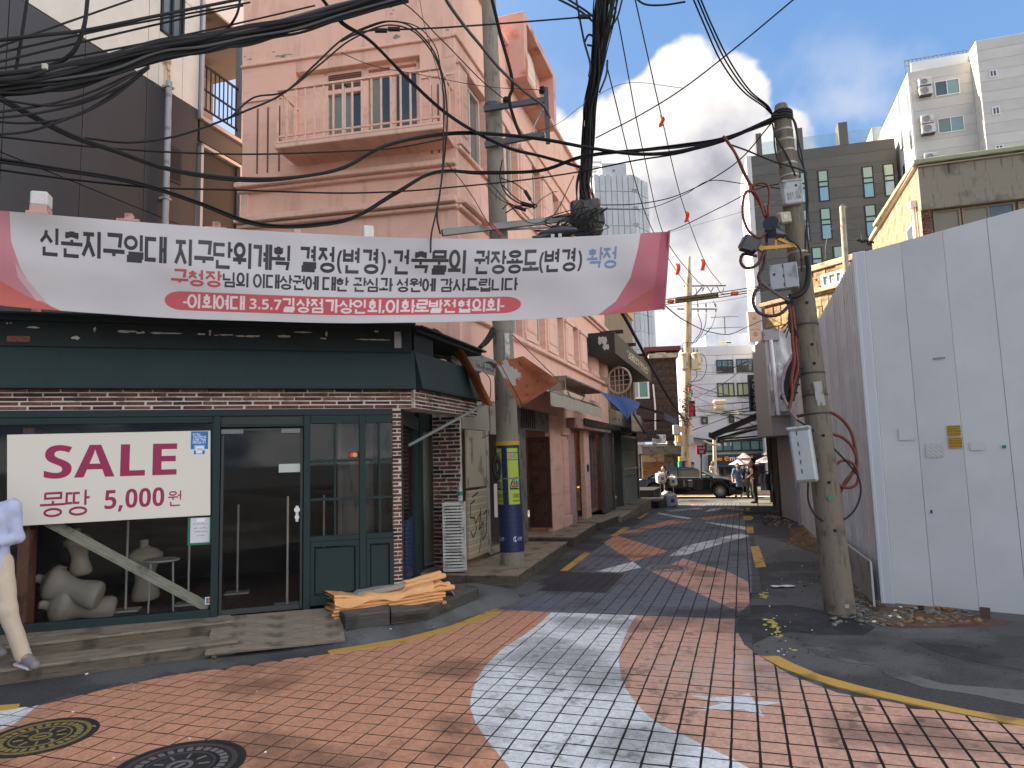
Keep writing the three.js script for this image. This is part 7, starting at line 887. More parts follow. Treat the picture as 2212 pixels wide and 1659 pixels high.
// ================================================================ far end of the street, left row
const q11 = (x, y) => [1316.7 + 0.1984 * x, 548.6 + 0.1984 * y];
const S = FP; // the pink frontage line carries on up the street
{
  const t = thing('sign_box_building', 'narrow old shop building with a dark projecting sign box beyond the pink facade', 'building', FP), w = 0.8, a = FP.at(1327, 716, w), b = FP.at(1396, 744, w), lo = FP.at(1327, 761, w)[1], hi = a[1];
  const tan = M(0.24, 0.2, 0.14, 0.85, 'streak', 1.5), sg = M(0.11, 0.1, 0.085, 0.7, 'streak', 1.2);
  const U0 = 7.75, U1 = 14.5; part('wall', [bx(U0, U1, 5.3, 7.6, -3, -0.02), bx(U0, U0 + 0.5, 0, 5.3, -3, -0.02), bx(U1 - 0.5, U1, 0, 5.3, -3, -0.02), bx(U0, U1, 2.6, 3.4, -3, -0.02), bx(U0, U1, 0, 5.3, -3, -1.2)], tan, t); part('yellow_tiles', [bx(U0 - 0.05, U1, 7.6, 8.7, -3, 0.05), bx(U0, U1 - 2, 8.0, 8.15, 0.05, 0.3)], M(0.5, 0.4, 0.22, 0.85, 'streak', 1), t);
  for (let i = 0; i < 6; i++) part('mullion', bx(U0 + 0.6 + i * 1.05, U0 + 0.72 + i * 1.05, 3.4, 5.3, -0.3, -0.1), tan, t); part('pane', bx(U0 + 0.5, U1 - 0.5, 3.4, 5.3, -0.25, -0.24, 0), paneD, t);
  const g = bx(a[0], b[0] + 1.0, lo, hi, w - 0.04, w, 0.0); planarUV(g, 'X', 'Y', a[0], lo, b[0] + 1 - a[0], hi - lo);
  const box = part('sign_box', [bx(a[0], b[0] + 1.0, lo, hi, -0.02, w - 0.041, 0.01)], sg, t); part('sign_face', g, new THREE.MeshStandardMaterial({ roughness: 0.6, map: canvasTex(700, 190, (x, W, H) => { x.fillStyle = '#4d493f'; x.fillRect(0, 0, W, H); writeFit(x, '"스테이크가 맛있는집"', 190, 640, 125, 84, '#d8d0bc', { wt: 0.12 }); }) }), box);
  const e = ext([[0.02, lo], [w, lo], [w, hi], [0.02, hi]], 0, 0.02).rotateY(-PI / 2).translate(a[0] - 0.002, 0, 0); part('end_face', e, M(0.02, 0.02, 0.02, 0.6), box);
  seedNow = 61; const pl = []; for (let i = 0; i < 9; i++) { const o = [], cy = lerp(lo + 0.15, hi - 0.15, rnd()), cx = lerp(0.2, 0.6, rnd()); for (let k = 0; k < 8; k++) { const an = (k / 8) * 6.28, r = rnd(0.03, 0.14); o.push([cx + cos(an) * r * 0.7, cy + sin(an) * r]); } pl.push(ext(o, 0.02, 0.03).rotateY(-PI / 2).translate(a[0] - 0.005 - i * 0.0003, 0, 0)); } part('peeled_paper', pl, M(0.5, 0.48, 0.44, 0.9), box).userData.kind = 'stuff';
  part('spot_lamps', [0, 1, 2, 3].map((i) => bx(lerp(a[0] + 0.4, b[0] + 0.6, i / 3) - 0.06, lerp(a[0] + 0.4, b[0] + 0.6, i / 3) + 0.06, hi, hi + 0.1, 0.3, 1.0)), rubber, box).userData.kind = 'stuff';
  const rr = 0.42, rc = FP.at(1334, 822, 0.5), r = thing('lattice_sign', 'round pink hanging sign frame with lattice bars', 'sign', FP), pk = M(0.55, 0.38, 0.32, 0.6); const cp = (g2) => g2.rotateY(PI / 2 - 0.35).translate(rc[0], rc[1], 0.55); part('ring', cp(new THREE.TorusGeometry(rr, 0.035, 8, 36)), pk, r); for (const k of [-0.15, 0, 0.15]) { const h = sqrt(rr * rr - k * k); part('bar', cp(bx(k - 0.015, k + 0.015, -h, h, -0.01, 0.01)), pk, r); part('bar', cp(bx(-h, h, k - 0.012, k + 0.012, -0.008, 0.008)), pk, r); } part('arm', bx(rc[0] - 0.06, rc[0] + 0.06, rc[1] - 0.1, rc[1] + 0.12, 0, 0.25), pk, r);
  // shopfronts under it
  const sf = thing('glass_shopfront', 'shuttered glass shopfront with pale upright bars under the blue awnings', 'shopfront', FP), gm = M(0.34, 0.36, 0.3, 0.6, 'grime', 1); for (const [a, b] of [[7.8, 8.1], [9.4, 9.6], [13, 13.3]]) part('post', bx(a, b, 0, 2.7, -0.2, 0.05 + (a - 7.8) * 0.02), M(0.1, 0.09, 0.08, 0.8), sf); for (let i = 0; i < 12; i++) part('upright_bar', bx(9.7 + i * 0.28, 9.76 + i * 0.28, 0.0, 2.5, 0.05, 0.12), gm, sf); for (const y of [1.25, 2.45]) part('cross_rail', bx(9.6, 13, y, y + 0.08, 0.05, 0.135), gm, sf); part('pane', [bx(8.1, 9.4, 0, 2.6, -0.05, -0.04, 0), bx(9.6, 13, 0, 2.5, 0, 0.01, 0)], M(0.14, 0.15, 0.13, 0.08, null, 1, 0, { clearcoat: 1 }), sf); part('head_panel', bx(7.8, 13.3, 2.7, 3.3, -0.2, 0.25), M(0.34, 0.29, 0.2, 0.85, 'grime', 0.8), sf);
  const bl = M(0.02, 0.05, 0.17, 0.6, 'cloth', 0.8), p0 = FP.at(1393, 875, 1.6), p1 = FP.at(1449, 905, 1.6); const aw = thing('blue_awning', 'long blue awning reaching over the street beyond the sign box', 'awning', FP); part('roof_cloth', sheet((u, v) => V(lerp(9.0, 14, u), lerp(3.75, 3.2, v), lerp(0.2, 1.7, v)), 12, 4, 0.02), M(0.05, 0.05, 0.06, 0.7), aw); part('valance', bx(9.0, 14, 2.98, 3.22, 1.69, 1.71, 0), bl, aw);
  const aw2 = thing('blue_awning', 'short low blue awning over the glass shopfront', 'awning', FP); part('roof_cloth', sheet((u, v) => V(lerp(8.2, 11.6, u), lerp(2.75, 2.5, v), lerp(0.2, 1.2, v)), 8, 4, 0.02), bl, aw2); part('valance', bx(8.2, 11.6, 2.36, 2.5, 1.19, 1.21, 0), rubber, aw2);
  const sb = thing('shop_sign', 'cream square sign board with a small red mark beside the awnings', 'sign', FP), c0 = FP.at(...c10(250, 350), 0.9), c1 = FP.at(...c10(385, 570), 0.9); part('board', bx(c0[0], c1[0], c1[1], c0[1], 0.85, 0.9), M(0.45, 0.38, 0.28, 0.8, 'grime', 0.6), sb); part('red_mark', bx(lerp(c0[0], c1[0], 0.3), lerp(c0[0], c1[0], 0.5), lerp(c1[1], c0[1], 0.55), lerp(c1[1], c0[1], 0.75), 0.9, 0.91, 0), M(0.35, 0.05, 0.04, 0.6), sb); part('strut', bar(V(c0[0], c0[1], 0.92), V(c1[0], c1[1], 0.92), 0.05), M(0.15, 0.13, 0.1), sb);
}
{ // dark brick building closing the left row
  const o = at(1352, 1000, 40), FB2 = new Fr(o.x, o.z, 97), t = thing('dark_brick_building', 'dark brown brick building with white window and tin canopy at the street corner', 'building', FB2), r = (a, b, c, d, w = 0) => FB2.r(...q11(a, b), ...q11(c, d), w), rc = (a, b, c, d, w = 0) => FB2.r(...c10(a, b), ...c10(c, d), w);
  const R = r(190, 1060, 735, 1659), base = gy(o.x + 2, o.z) - 0.1, bm = M(0.085, 0.055, 0.045, 0.92, 'brick', 0.45, 0.01), y1 = r(0, 1160, 0, 1160)[3];
  part('wall', [bx(-2, R[1], 2.6, y1, -4, 0), bx(lerp(0, R[1], 0.55), R[1] + 0.2, y1 + 0.25, R[3], -6, -0.3)], bm, t); let n = 0; for (let v = 3.0; v < y1 - 0.1; v += 0.14) part('brick_course', bx(-1, R[1], v, v + 0.11, 0, 0.012, 0.004), [bm, M(0.1, 0.065, 0.055, 0.92, 'brick', 0.5), M(0.07, 0.045, 0.038, 0.92, 'brick', 0.55)][n++ % 3], t);
  part('lintel', bx(lerp(0, R[1], 0.5), R[1] + 0.12, y1, y1 + 0.25, -6, 0.25), M(0.4, 0.36, 0.3, 0.8, 'grime', 0.8), t); part('red_cap', bx(lerp(0, R[1], 0.42), R[1] + 0.3, R[3], R[3] + 0.25, -6, 0.1), M(0.14, 0.03, 0.035, 0.7), t); const wb = r(500, 1075, 612, 1150, -0.2); part('white_vent', bx(wb[0], wb[1], wb[2], wb[3], -0.28, -0.1), whiteF, t);
  windowOn(t, r(205, 1380, 432, 1578), 0.03, whiteF, [M(0.3, 0.36, 0.32, 0.1, null, 1, 0, { clearcoat: 1 }), M(0.12, 0.24, 0.2, 0.1, null, 1, 0, { clearcoat: 1 })], 2, 1, 0.1); acUnit('air conditioner on the dark brick wall above the tin canopy', FB2, rc(466, 585, 612, 680, 0.3), 0.1); const dp = r(440, 1420, 465, 1659); part('white_pipe', tube([V(dp[0] + 0.2, dp[3], 0.06), V(dp[0] + 0.25, 4.5, 0.07), V(dp[0] + 0.2, 3.2, 0.06)], 0.05, 12, 6), whiteF, t);
  const k = rc(350, 730, 690, 800); part('tin_canopy', [bx(k[0], R[1] + 0.3, k[2], k[3] + 0.1, 0, 0.7, 0.02)], M(0.13, 0.12, 0.1, 0.8, 'grime', 0.8), t); const c = rc(360, 805, 592, 875); part('cream_wall', bx(k[0], k[1], base - 0.5, c[3], -1, -0.05), M(0.34, 0.31, 0.22, 0.85, 'grime', 1), t); const sh = rc(360, 882, 592, 1070); for (let i = 0; i < 13; i++) part('shutter_slat', bx(sh[0], sh[1], lerp(base, sh[3], i / 13) + 0.01, lerp(base, sh[3], (i + 1) / 13) - 0.01, -0.04, 0.0, 0.01), M(0.2, 0.1, 0.045, 0.75, 'wood', 1), t);
  const p = rc(598, 770, 692, 985); for (let i = 0; i < 9; i++) part('stone_course', bx(p[0], p[1], base + (i * (p[3] - base)) / 9 + 0.01, base + ((i + 1) * (p[3] - base)) / 9, -0.1, 0.1 + (i % 2) * 0.02, 0.01), M(0.12, 0.12, 0.11, 0.9, 'concrete', 0.6), t);
  part('side_shop', [bx(p[1], p[1] + 0.12, base, 3.0, -3, -0.1)], M(0.1, 0.1, 0.1, 0.8, 'grime', 1), t);
}
{ // white office building across the junction
  const o = at(1486, 1000, 52), FO = new Fr(o.x, o.z, 93), t = thing('white_office', 'white tiled office building facing up the street beyond the junction', 'building', FO), r = (a, b, c, d, w = 0) => FO.r(...q11(a, b), ...q11(c, d), w), rc = (a, b, c, d, w = 0) => FO.r(...c10(a, b), ...c10(c, d), w);
  const top = FO.at(1560, 747)[1], W = FO.at(1700, 760)[0], base = -1, split = FO.at(1560, 868)[1], tm = [M(0.55, 0.56, 0.58, 0.7, 'streak', 6, 0), M(0.58, 0.59, 0.61, 0.7, 'streak', 7, 0)], blk = M(0.02, 0.022, 0.025, 0.5);
  part('core', [bx(0, W, base, top - 0.05, -14, -0.1)], tm[0], t); let n = 0; for (let v = top; v > split; v -= 0.72) part('tile_course', bx(-0.05, W, v - 0.7, v, -0.1, 0.0, 0.01), tm[n++ % 2], t); for (let i = 0; i < 11; i++) part('wall_panel', bx(lerp(0, W, i / 11) + 0.02, lerp(0, W, (i + 1) / 11), 4.6, split - 0.05, -0.1, -0.01, 0.01), tm[n++ % 2], t);
  const rb = r(1045, 868, 1545, 990, -1), pent = part('roof_room', [bx(rb[0], rb[1] + 1, top - 0.05, rb[3], -8, -1)], M(0.5, 0.56, 0.66, 0.6, 'streak', 4), t); part('canopy', [bx(r(1175, 935, 1360, 950, -1)[0], r(1175, 935, 1360, 950, -1)[1], rb[3] - 1.5, rb[3] - 1.25, -1, -0.4), bx(r(1415, 930, 1510, 950, -1)[0], r(1415, 930, 1510, 950, -1)[1], rb[3] - 1.4, rb[3] - 1.15, -1, -0.4)], M(0.08, 0.32, 0.28, 0.7), pent); windowOn(t, r(1195, 950, 1335, 985, -1), -0.99, whiteF, [M(0.6, 0.5, 0.08, 0.4), paneD], 2); 
  const lit = [M(0.42, 0.46, 0.28, 0.15), M(0.36, 0.38, 0.27, 0.15)], dk = [M(0.05, 0.06, 0.07, 0.1)];
  for (const [a, ms, s] of [[[1163, 1152, 1350, 1298], dk, '한강세'], [[1380, 1142, 1567, 1288], dk, '무회계'], [[1172, 1404, 1360, 1555], lit], [[1388, 1400, 1580, 1552], lit]]) { const rr = r(...a), w = windowOn(t, rr, 0.02, blk, ms, 3, 1, 0.09); if (s) { const g = bx(rr[0] + 0.1, rr[1] - 0.1, lerp(rr[2], rr[3], 0.52), rr[3] - 0.1, 0.022, 0.03, 0); planarUV(g, 'X', 'Y', rr[0] + 0.1, lerp(rr[2], rr[3], 0.52), rr[1] - rr[0] - 0.2, (rr[3] - rr[2]) * 0.48 - 0.1); part('lettering', g, new THREE.MeshStandardMaterial({ roughness: 0.4, map: canvasTex(360, 130, (x, W2, H2) => { x.fillStyle = '#5d7d90'; x.fillRect(0, 0, W2, H2); [...s].forEach((ch, i) => writeFit(x, ch, 18 + i * 120, 104 + i * 120, 104, 96, '#1c2630', { wt: 0.12 })); }) }), w); } }
  windowOn(t, rc(1000, 390, 1070, 468), 0.0, blk, [M(0.25, 0.28, 0.25, 0.15)], 1, 1, 0.12); windowOn(t, rc(1300, 372, 1362, 455), 0.0, blk, [paneD], 1, 1, 0.12); const band = rc(1040, 645, 1510, 770); windowOn(t, [band[0], W - 0.5, band[2], band[3]], 0.02, blk, [M(0.1, 0.22, 0.22, 0.1, null, 1, 0, { clearcoat: 1 }), M(0.16, 0.28, 0.26, 0.1, null, 1, 0, { clearcoat: 1 })], 9, 1, 0.12); for (const [a, b] of [[1180, 678], [1245, 672], [1310, 668]]) { const q = rc(a, b, a + 32, b + 34, 0.03); part('window_poster', bx(q[0], q[1], q[2], q[3], 0.03, 0.035, 0), M(0.5, 0.52, 0.5), t); }
  const sg = rc(1078, 798, 1480, 905, 0.3), gm = bx(sg[0], sg[1] + 2, sg[2], sg[3], 0.1, 0.32, 0); planarUV(gm, 'X', 'Y', sg[0], sg[2], sg[1] + 2 - sg[0], sg[3] - sg[2]);
  part('shop_sign', gm, new THREE.MeshStandardMaterial({ roughness: 0.5, map: canvasTex(900, 170, (x, W2, H2) => { x.fillStyle = '#2a2b2e'; x.fillRect(0, 0, W2, H2); x.fillStyle = '#d98a1e'; x.fillRect(46, 56, 140, 50); writeFit(x, 'e', 215, 290, 112, 140, '#e9a02a'); writeFit(x, 'mart', 290, 500, 112, 105, '#efece6'); writeFit(x, '24', 510, 630, 112, 110, '#e9a02a'); }) }), t); const b2 = rc(1085, 906, 1480, 935); part('blue_strip', bx(sg[0], sg[1] + 2, b2[2], b2[3], 0.05, 0.7), M(0.03, 0.04, 0.1, 0.6), t);
  part('shop_glass', bx(sg[0], W - 1, base, b2[2], -0.05, 0.0, 0), M(0.05, 0.055, 0.055, 0.08, null, 1, 0, { clearcoat: 1 }), t); for (const [x, m] of [[1100, M(0.35, 0.22, 0.06, 0.6)], [1160, M(0.4, 0.4, 0.38, 0.6)], [1235, M(0.06, 0.06, 0.06, 0.6)], [1330, M(0.3, 0.3, 0.3, 0.6)]]) { const q = rc(x, 930, x + 26, 1080); part('door_post', bx(q[0], q[1], base, q[3], 0.0, 0.2), m, t); }
  const gl = thing('low_shop', 'small dark shop with sloping tin roof left of the convenience store', 'shop', FO); part('wall', [bx(-5.5, sg[0] - 0.1, base, 2.6, -3, -0.5)], M(0.4, 0.37, 0.3, 0.8, 'grime', 1), gl); part('roof', sheet((u, v) => V(lerp(-5.5, sg[0] + 0.4, u), lerp(4.2, 3.0, u) - 0.3 * v, lerp(-3, 0.8, v)), 6, 4, 0.08), M(0.06, 0.06, 0.06, 0.7), gl); part('doorway', [bx(-3.5, -2.2, base, 1.9, -0.48, -0.44), bx(-1.2, -0.4, base, 1.9, -0.48, -0.44)], darkGlass(), gl);
  // pole lamp and aerial
  const al = thing('roof_aerial', 'thin television aerial on the white office roof', 'aerial', FO), ap = FO.at(...q11(1255, 865), -4), at2 = FO.at(...q11(1250, 685), -4); part('mast', rod(V(ap[0], top, -4), V(at2[0], at2[1], -4), 0.05), galvD, al); for (const [k, h] of [[0.35, 1.6], [0.7, 1.5], [1, 1.1]]) part('crossbar', bar(V(at2[0] - h, lerp(top, at2[1], k), -4), V(at2[0] + h, lerp(top, at2[1], k), -4), 0.06), galvD, al);
}
{ // towers
  const o = at(1304, 900, 150), FT = new Fr(o.x, o.z, 84), FTR = new Fr(FT.p(FT.at(1374, 500)[0], 0).x, FT.p(FT.at(1374, 500)[0], 0).z, 40), I = intoFrame(FTR, FT), t = thing('grey_tower', 'tall pale grey gridded tower with a stepped top behind the banner', 'tower', FT), q2 = (x, y) => [737 + x / 3, y / 3], W = FT.at(1374, 500)[0], top = FT.at(1330, 377)[1], top2 = FT.at(1340, 345)[1], tw = [M(0.42, 0.44, 0.46, 0.6, 'fine', 8), M(0.45, 0.47, 0.49, 0.6, 'fine', 9)];
  part('core', [bx(0.2, W - 0.2, -10, top - 0.3, -14, -0.2), bx(2.5, W - 1, top, top2, -10, -2)], tw[0], t); const cols = 7; let n = 0; for (let i = 0; i < cols; i++) for (let v = top; v > 20; v -= 4) part('wall_panel', bx((W * i) / cols + 0.08, (W * (i + 1)) / cols - 0.08, v - 3.86, v, -0.2, 0, 0), tw[(n++ * 7 + i) % 2], t);
  const rw = FTR.at(1405, 500)[0]; for (let i = 0; i < 4; i++) for (let v = top; v > 20; v -= 4) part('side_panel', I(bx((rw * i) / 4 + (i === 2 ? 0.5 : 0.08), (rw * (i + 1)) / 4 - 0.08, v - 3.86, v, -0.3, 0, 0)), tw[(n++) % 2], t); part('glass_strip', I(bx((rw * 2) / 4 + 0.08, (rw * 2) / 4 + 0.45, 0, top - 2, -0.3, 0.02, 0)), darkGlass(0.05, 0.07, 0.1), t);
  for (const [a, b] of [[[1885, 1225], [1918, 1245]], [[1893, 1337], [1922, 1355]], [[1896, 1445], [1926, 1465]], [[1755, 1098], [1775, 1115]], [[1885, 1555], [1920, 1572]]]) { const r = FT.r(...q2(...a), ...q2(...b)); part('window', bx(r[0], r[1], r[2], r[3], 0, 0.06, 0), M(0.05, 0.08, 0.1, 0.1, null, 1, 0, { clearcoat: 1 }), t); }
  const o2 = at(1288, 900, 165), FG2 = new Fr(o2.x, o2.z, 88), t2 = thing('glass_tower', 'blue glass office block partly hidden behind the pink roofline', 'tower', FG2), w2 = FG2.at(1308, 450)[0], h2 = FG2.at(1300, 428)[1]; for (let v = h2; v > 20; v -= 2.6) { part('floor_band', bx(0, w2, v - 0.5, v, -8, 0, 0), tw[0], t2); part('glass_band', bx(0.1, w2 - 0.1, v - 2.6, v - 0.5, -8, -0.1, 0), M(0.12, 0.22, 0.3, 0.08, null, 1, 0, { clearcoat: 1 }), t2); } part('roof_screen', [...Array(8)].map((_, i) => bx(0.5, w2 - 0.5, h2 + 0.6 + i * 1.2, h2 + 1.1 + i * 1.2, -0.2, 0, 0)).concat([bx(0.5, 0.8, h2, h2 + 10, -0.2, 0.05, 0), bx(w2 - 0.8, w2 - 0.5, h2, h2 + 10, -0.2, 0.05, 0)]), M(0.5, 0.5, 0.5), t2);
}
{ // utility pole at the junction
  const b = at(1480, 1062, 38), base = V(b.x, gy(b.x, b.z), b.z), t = thing('utility_pole', 'tall cream utility pole with transformers and crossarms at the end of the street', 'utility pole', base), L = (x, y, d = 31) => at(x, y, d + 7).sub(base), l11 = (x, y, d) => L(...q11(x, y), d), l10 = (x, y, d) => L(...c10(x, y), d), cm = M(0.5, 0.41, 0.29, 0.85, 'concrete', 1.2);
  part('pole', [rod(V(0, 0, 0), l11(862, 250), 0.28, 0.18, 16), rod(l11(862, 250), l11(868, 28), 0.12, 0.07, 10)], cm, t);
  for (const [x, y, w] of [[820, 1165, 0.255], [944, 1168, 0.265]]) { const p = l11(x, y, x < 850 ? 31 : 30.7), tr = part('transformer', [rod(p.clone().add(V(0, -0.44, 0)), p.clone().add(V(0, 0.39, 0)), w, w, 24), rod(p.clone().add(V(0, 0.39, 0)), p.clone().add(V(0, 0.46, 0)), w * 1.06, w * 0.8, 24), bx(w * 0.85, w * 1.25, -0.05, 0.2, -0.08, 0.08).translate(p.x, p.y, p.z)], M(0.55, 0.5, 0.33, 0.6, 'grime', 1), t); for (const dx of [-0.1, 0.08]) part('bushing', lathe([[0, 0], [0.1, 0.02], [0.05, 0.1], [0.11, 0.14], [0.05, 0.24], [0.1, 0.28], [0.04, 0.4], [0.05, 0.6], [0, 0.62]], 10).scale(0.42, 0.42, 0.42).translate(p.x + dx, p.y + 0.46, p.z), M(0.1, 0.05, 0.04, 0.4), tr); }
  part('crossarm', bar(l11(810, 350, 31.2), l11(1268, 345, 30.4), 0.07), galv, t); part('crossarm', bar(l11(735, 600, 31.2), l11(1172, 600, 30.6), 0.07), galv, t); part('brace', [bar(l11(920, 460), l11(1010, 360, 30.8), 0.06)], galv, t); const ins = (x, y, tilt) => lathe([[0, 0], [0.09, 0.02], [0.05, 0.1], [0.11, 0.14], [0.05, 0.24], [0.11, 0.28], [0.05, 0.4], [0, 0.62]], 10).scale(0.5, 0.5, 0.5).rotateZ(tilt).translate(...l11(x, y, 30.6).toArray()); for (const [x, y, k] of [[1030, 365, 2.6], [1130, 365, 2.6], [1240, 365, 2.9], [962, 590, 3.14], [1052, 590, 3.14], [1156, 590, 3.14], [962, 580, 0], [1052, 580, 0], [1156, 580, 0]]) part('insulator', ins(x, y, k), M(0.2, 0.18, 0.17, 0.5), t);
  for (const l of [[[962, 650], [1000, 770], [985, 860], [900, 975], [880, 1040]], [[1052, 650], [1045, 760], [1000, 870], [930, 970]], [[1156, 655], [1110, 790], [1020, 900], [940, 960], [800, 975], [785, 1040]], [[1150, 570], [1130, 510]], [[940, 370], [960, 560]], [[1000, 1085], [1040, 1130], [1050, 1270], [990, 1370], [870, 1390]], [[940, 1260], [950, 1330], [880, 1410]], [[1160, 340], [1220, 430], [1300, 430]], [[1050, 345], [1130, 440], [1190, 466]]]) part('drop_wire', tube(l.map(([x, y]) => l11(x, y, 30.6)), 0.022, 24, 5), galvD, t);
  const bxs = (n, a, b2, m, dz = 30.5) => { const p = l10(...a, dz), q = l10(...b2, dz); part(n, bx(p.x, q.x, q.y, p.y, p.z - 0.15, p.z + 0.1, 0.02), m, t); }; bxs('control_box', [715, 588], [802, 702], M(0.5, 0.48, 0.44, 0.6, 'grime', 0.8)); bxs('yellow_notice', [735, 595], [785, 665], M(0.55, 0.36, 0.03, 0.6), 30.38); bxs('control_box', [748, 492], [818, 560], M(0.5, 0.42, 0.28, 0.6)); bxs('control_box', [690, 480], [752, 580], M(0.45, 0.5, 0.52, 0.6)); bxs('control_box', [860, 585], [912, 680], M(0.45, 0.5, 0.55, 0.6)); bxs('control_box', [760, 340], [808, 420], M(0.5, 0.5, 0.48, 0.6)); bxs('purple_poster', [795, 870], [855, 985], M(0.07, 0.06, 0.16, 0.6)); bxs('pink_poster', [823, 880], [856, 980], M(0.5, 0.2, 0.25, 0.6), 30.4); bxs('green_lantern', [748, 878], [790, 945], M(0.03, 0.3, 0.2, 0.6)); bxs('yellow_lantern', [752, 825], [790, 875], M(0.55, 0.4, 0.06, 0.6));
  seedNow = 71; for (let i = 0; i < 46; i++) { const x = rnd(790, 880), y = rnd(0, 480); part('lashed_wire', tube([l10(x, y, 30.6), l10(x + rnd(-45, 45), y + rnd(-20, 50), 30.5), l10(x + rnd(-30, 60), y + rnd(10, 80), 30.5)], rnd(0.012, 0.03), 10, 4), i % 3 ? rubber : greyCable, t); }
  part('camera_arm', bar(l10(860, 318, 30.6), l10(1385, 318, 29.5), 0.1), M(0.55, 0.5, 0.4, 0.6), t); const cb = l10(1198, 270, 29.9); part('speaker_box', [bx(-0.28, 0.28, -0.2, 0.2, -0.2, 0.2, 0.08).translate(cb.x, cb.y, cb.z), bx(-0.34, 0.34, 0.1, 0.32, -0.15, 0.2, 0.06).translate(cb.x, cb.y, cb.z)], M(0.6, 0.55, 0.45, 0.6), t); part('dome_camera', new THREE.SphereGeometry(0.17, 14, 10).translate(...l10(1372, 352, 29.5).toArray()), whiteF, t); part('dome_drop', rod(l10(1368, 320, 29.5), l10(1366, 440, 29.5), 0.025), whiteF, t);
  const sp = thing('steel_pole', 'slender grey steel pole standing before the convenience store', 'pole', V(0, 0, 0)); part('shaft', rod(at(...c10(1152, 1080), 44), at(...c10(1140, 640), 44), 0.13, 0.11, 12), M(0.55, 0.52, 0.46, 0.5), sp); part('arm', tube([at(...c10(1020, 650), 43), at(...c10(1100, 685), 43), at(...c10(1200, 705), 43)], 0.07, 10, 6), M(0.55, 0.52, 0.46, 0.5), sp);
  const sg = (name, label, a, b2, d, tex, th = 0.15, c = 'sign') => { const p = at(...a, d), q = at(...b2, d), g = bx(p.x, q.x, q.y, p.y, p.z - th, p.z, 0); planarUV(g, 'X', 'Y', p.x, q.y, q.x - p.x, p.y - q.y); const c0 = V(p.x, q.y, p.z); return solo(name, label, c, g.translate(-c0.x, -c0.y, -c0.z), tex.isTexture ? new THREE.MeshStandardMaterial({ map: tex, roughness: 0.6 }) : tex, c0); };
  sg('sale_sign', 'small dark red sale sign on a post at the end of the street', c10(948, 703), c10(1050, 798), 33, canvasTex(160, 150, (x, w, h) => { x.fillStyle = '#7b1836'; x.fillRect(0, 0, w, h); writeFit(x, 'SALE', 12, 148, 60, 52, '#c9b7bb'); writeFit(x, '50', 40, 120, 128, 62, '#d9c9cc'); })); const sp2 = thing('sign_post', 'thin dark post carrying the small red sale sign', 'post', V(0, 0, 0)); part('shaft', rod(at(...c10(995, 798), 33.1), at(...c10(995, 1060), 33.1), 0.05), galvD, sp2);
  sg('neon_sign', 'narrow black upright sign with red characters behind the far utility pole', c10(858, 218), c10(938, 385), 33, canvasTex(80, 170, (x, w, h) => { x.fillStyle = '#1a1214'; x.fillRect(0, 0, w, h); [...'노래방'].forEach((ch, i) => writeFit(x, ch, 8, 56, 50 + i * 54, 52, '#e0304a', { wt: 0.16 })); }));
  sg('red_sign', 'tiny dark red upright sign left of the white office windows', c10(865, 70), c10(885, 110), 33, M(0.2, 0.02, 0.03));
  sg('spa_sign', 'beige upright sign with yellow emblem above the right hand shops', q6(421, 360), q6(514, 552), 27, canvasTex(190, 400, (x, w, h) => { x.fillStyle = '#cdb8a8'; x.fillRect(0, 0, w, h); x.strokeStyle = '#b59a3c'; x.lineWidth = 5; for (let i = 0; i < 7; i++) { const a = -PI * (0.12 + (i * 0.76) / 6); x.beginPath(); x.ellipse(95 + cos(a) * 22, 110 + sin(a) * 22, 20, 6, a, 0, 7); x.stroke(); } x.beginPath(); x.moveTo(45, 130); x.quadraticCurveTo(95, 155, 145, 130); x.stroke(); writeFit(x, '피부미', 30, 150, 200, 36, '#b08a78', { wt: 0.08 }); writeFit(x, '피부관리전문점', 28, 160, 250, 24, '#b9603f'); x.fillStyle = '#94755f'; x.beginPath(); x.arc(95, 305, 30, 0, 7); x.fill(); writeFit(x, '2F', 78, 112, 316, 30, '#e4d6c8'); }));
  sg('hair_sign', 'tall black upright sign with white brush lettering on the right', q6(426, 770), q6(512, 1005), 25, canvasTex(150, 420, (x, w, h) => { x.fillStyle = '#17181b'; x.fillRect(0, 0, w, h); [...'수아르헤어'].forEach((ch, i) => writeFit(x, ch, 42, 112, 82 + i * 78, 70, '#dfe0e2', { wt: 0.07 })); }));
}
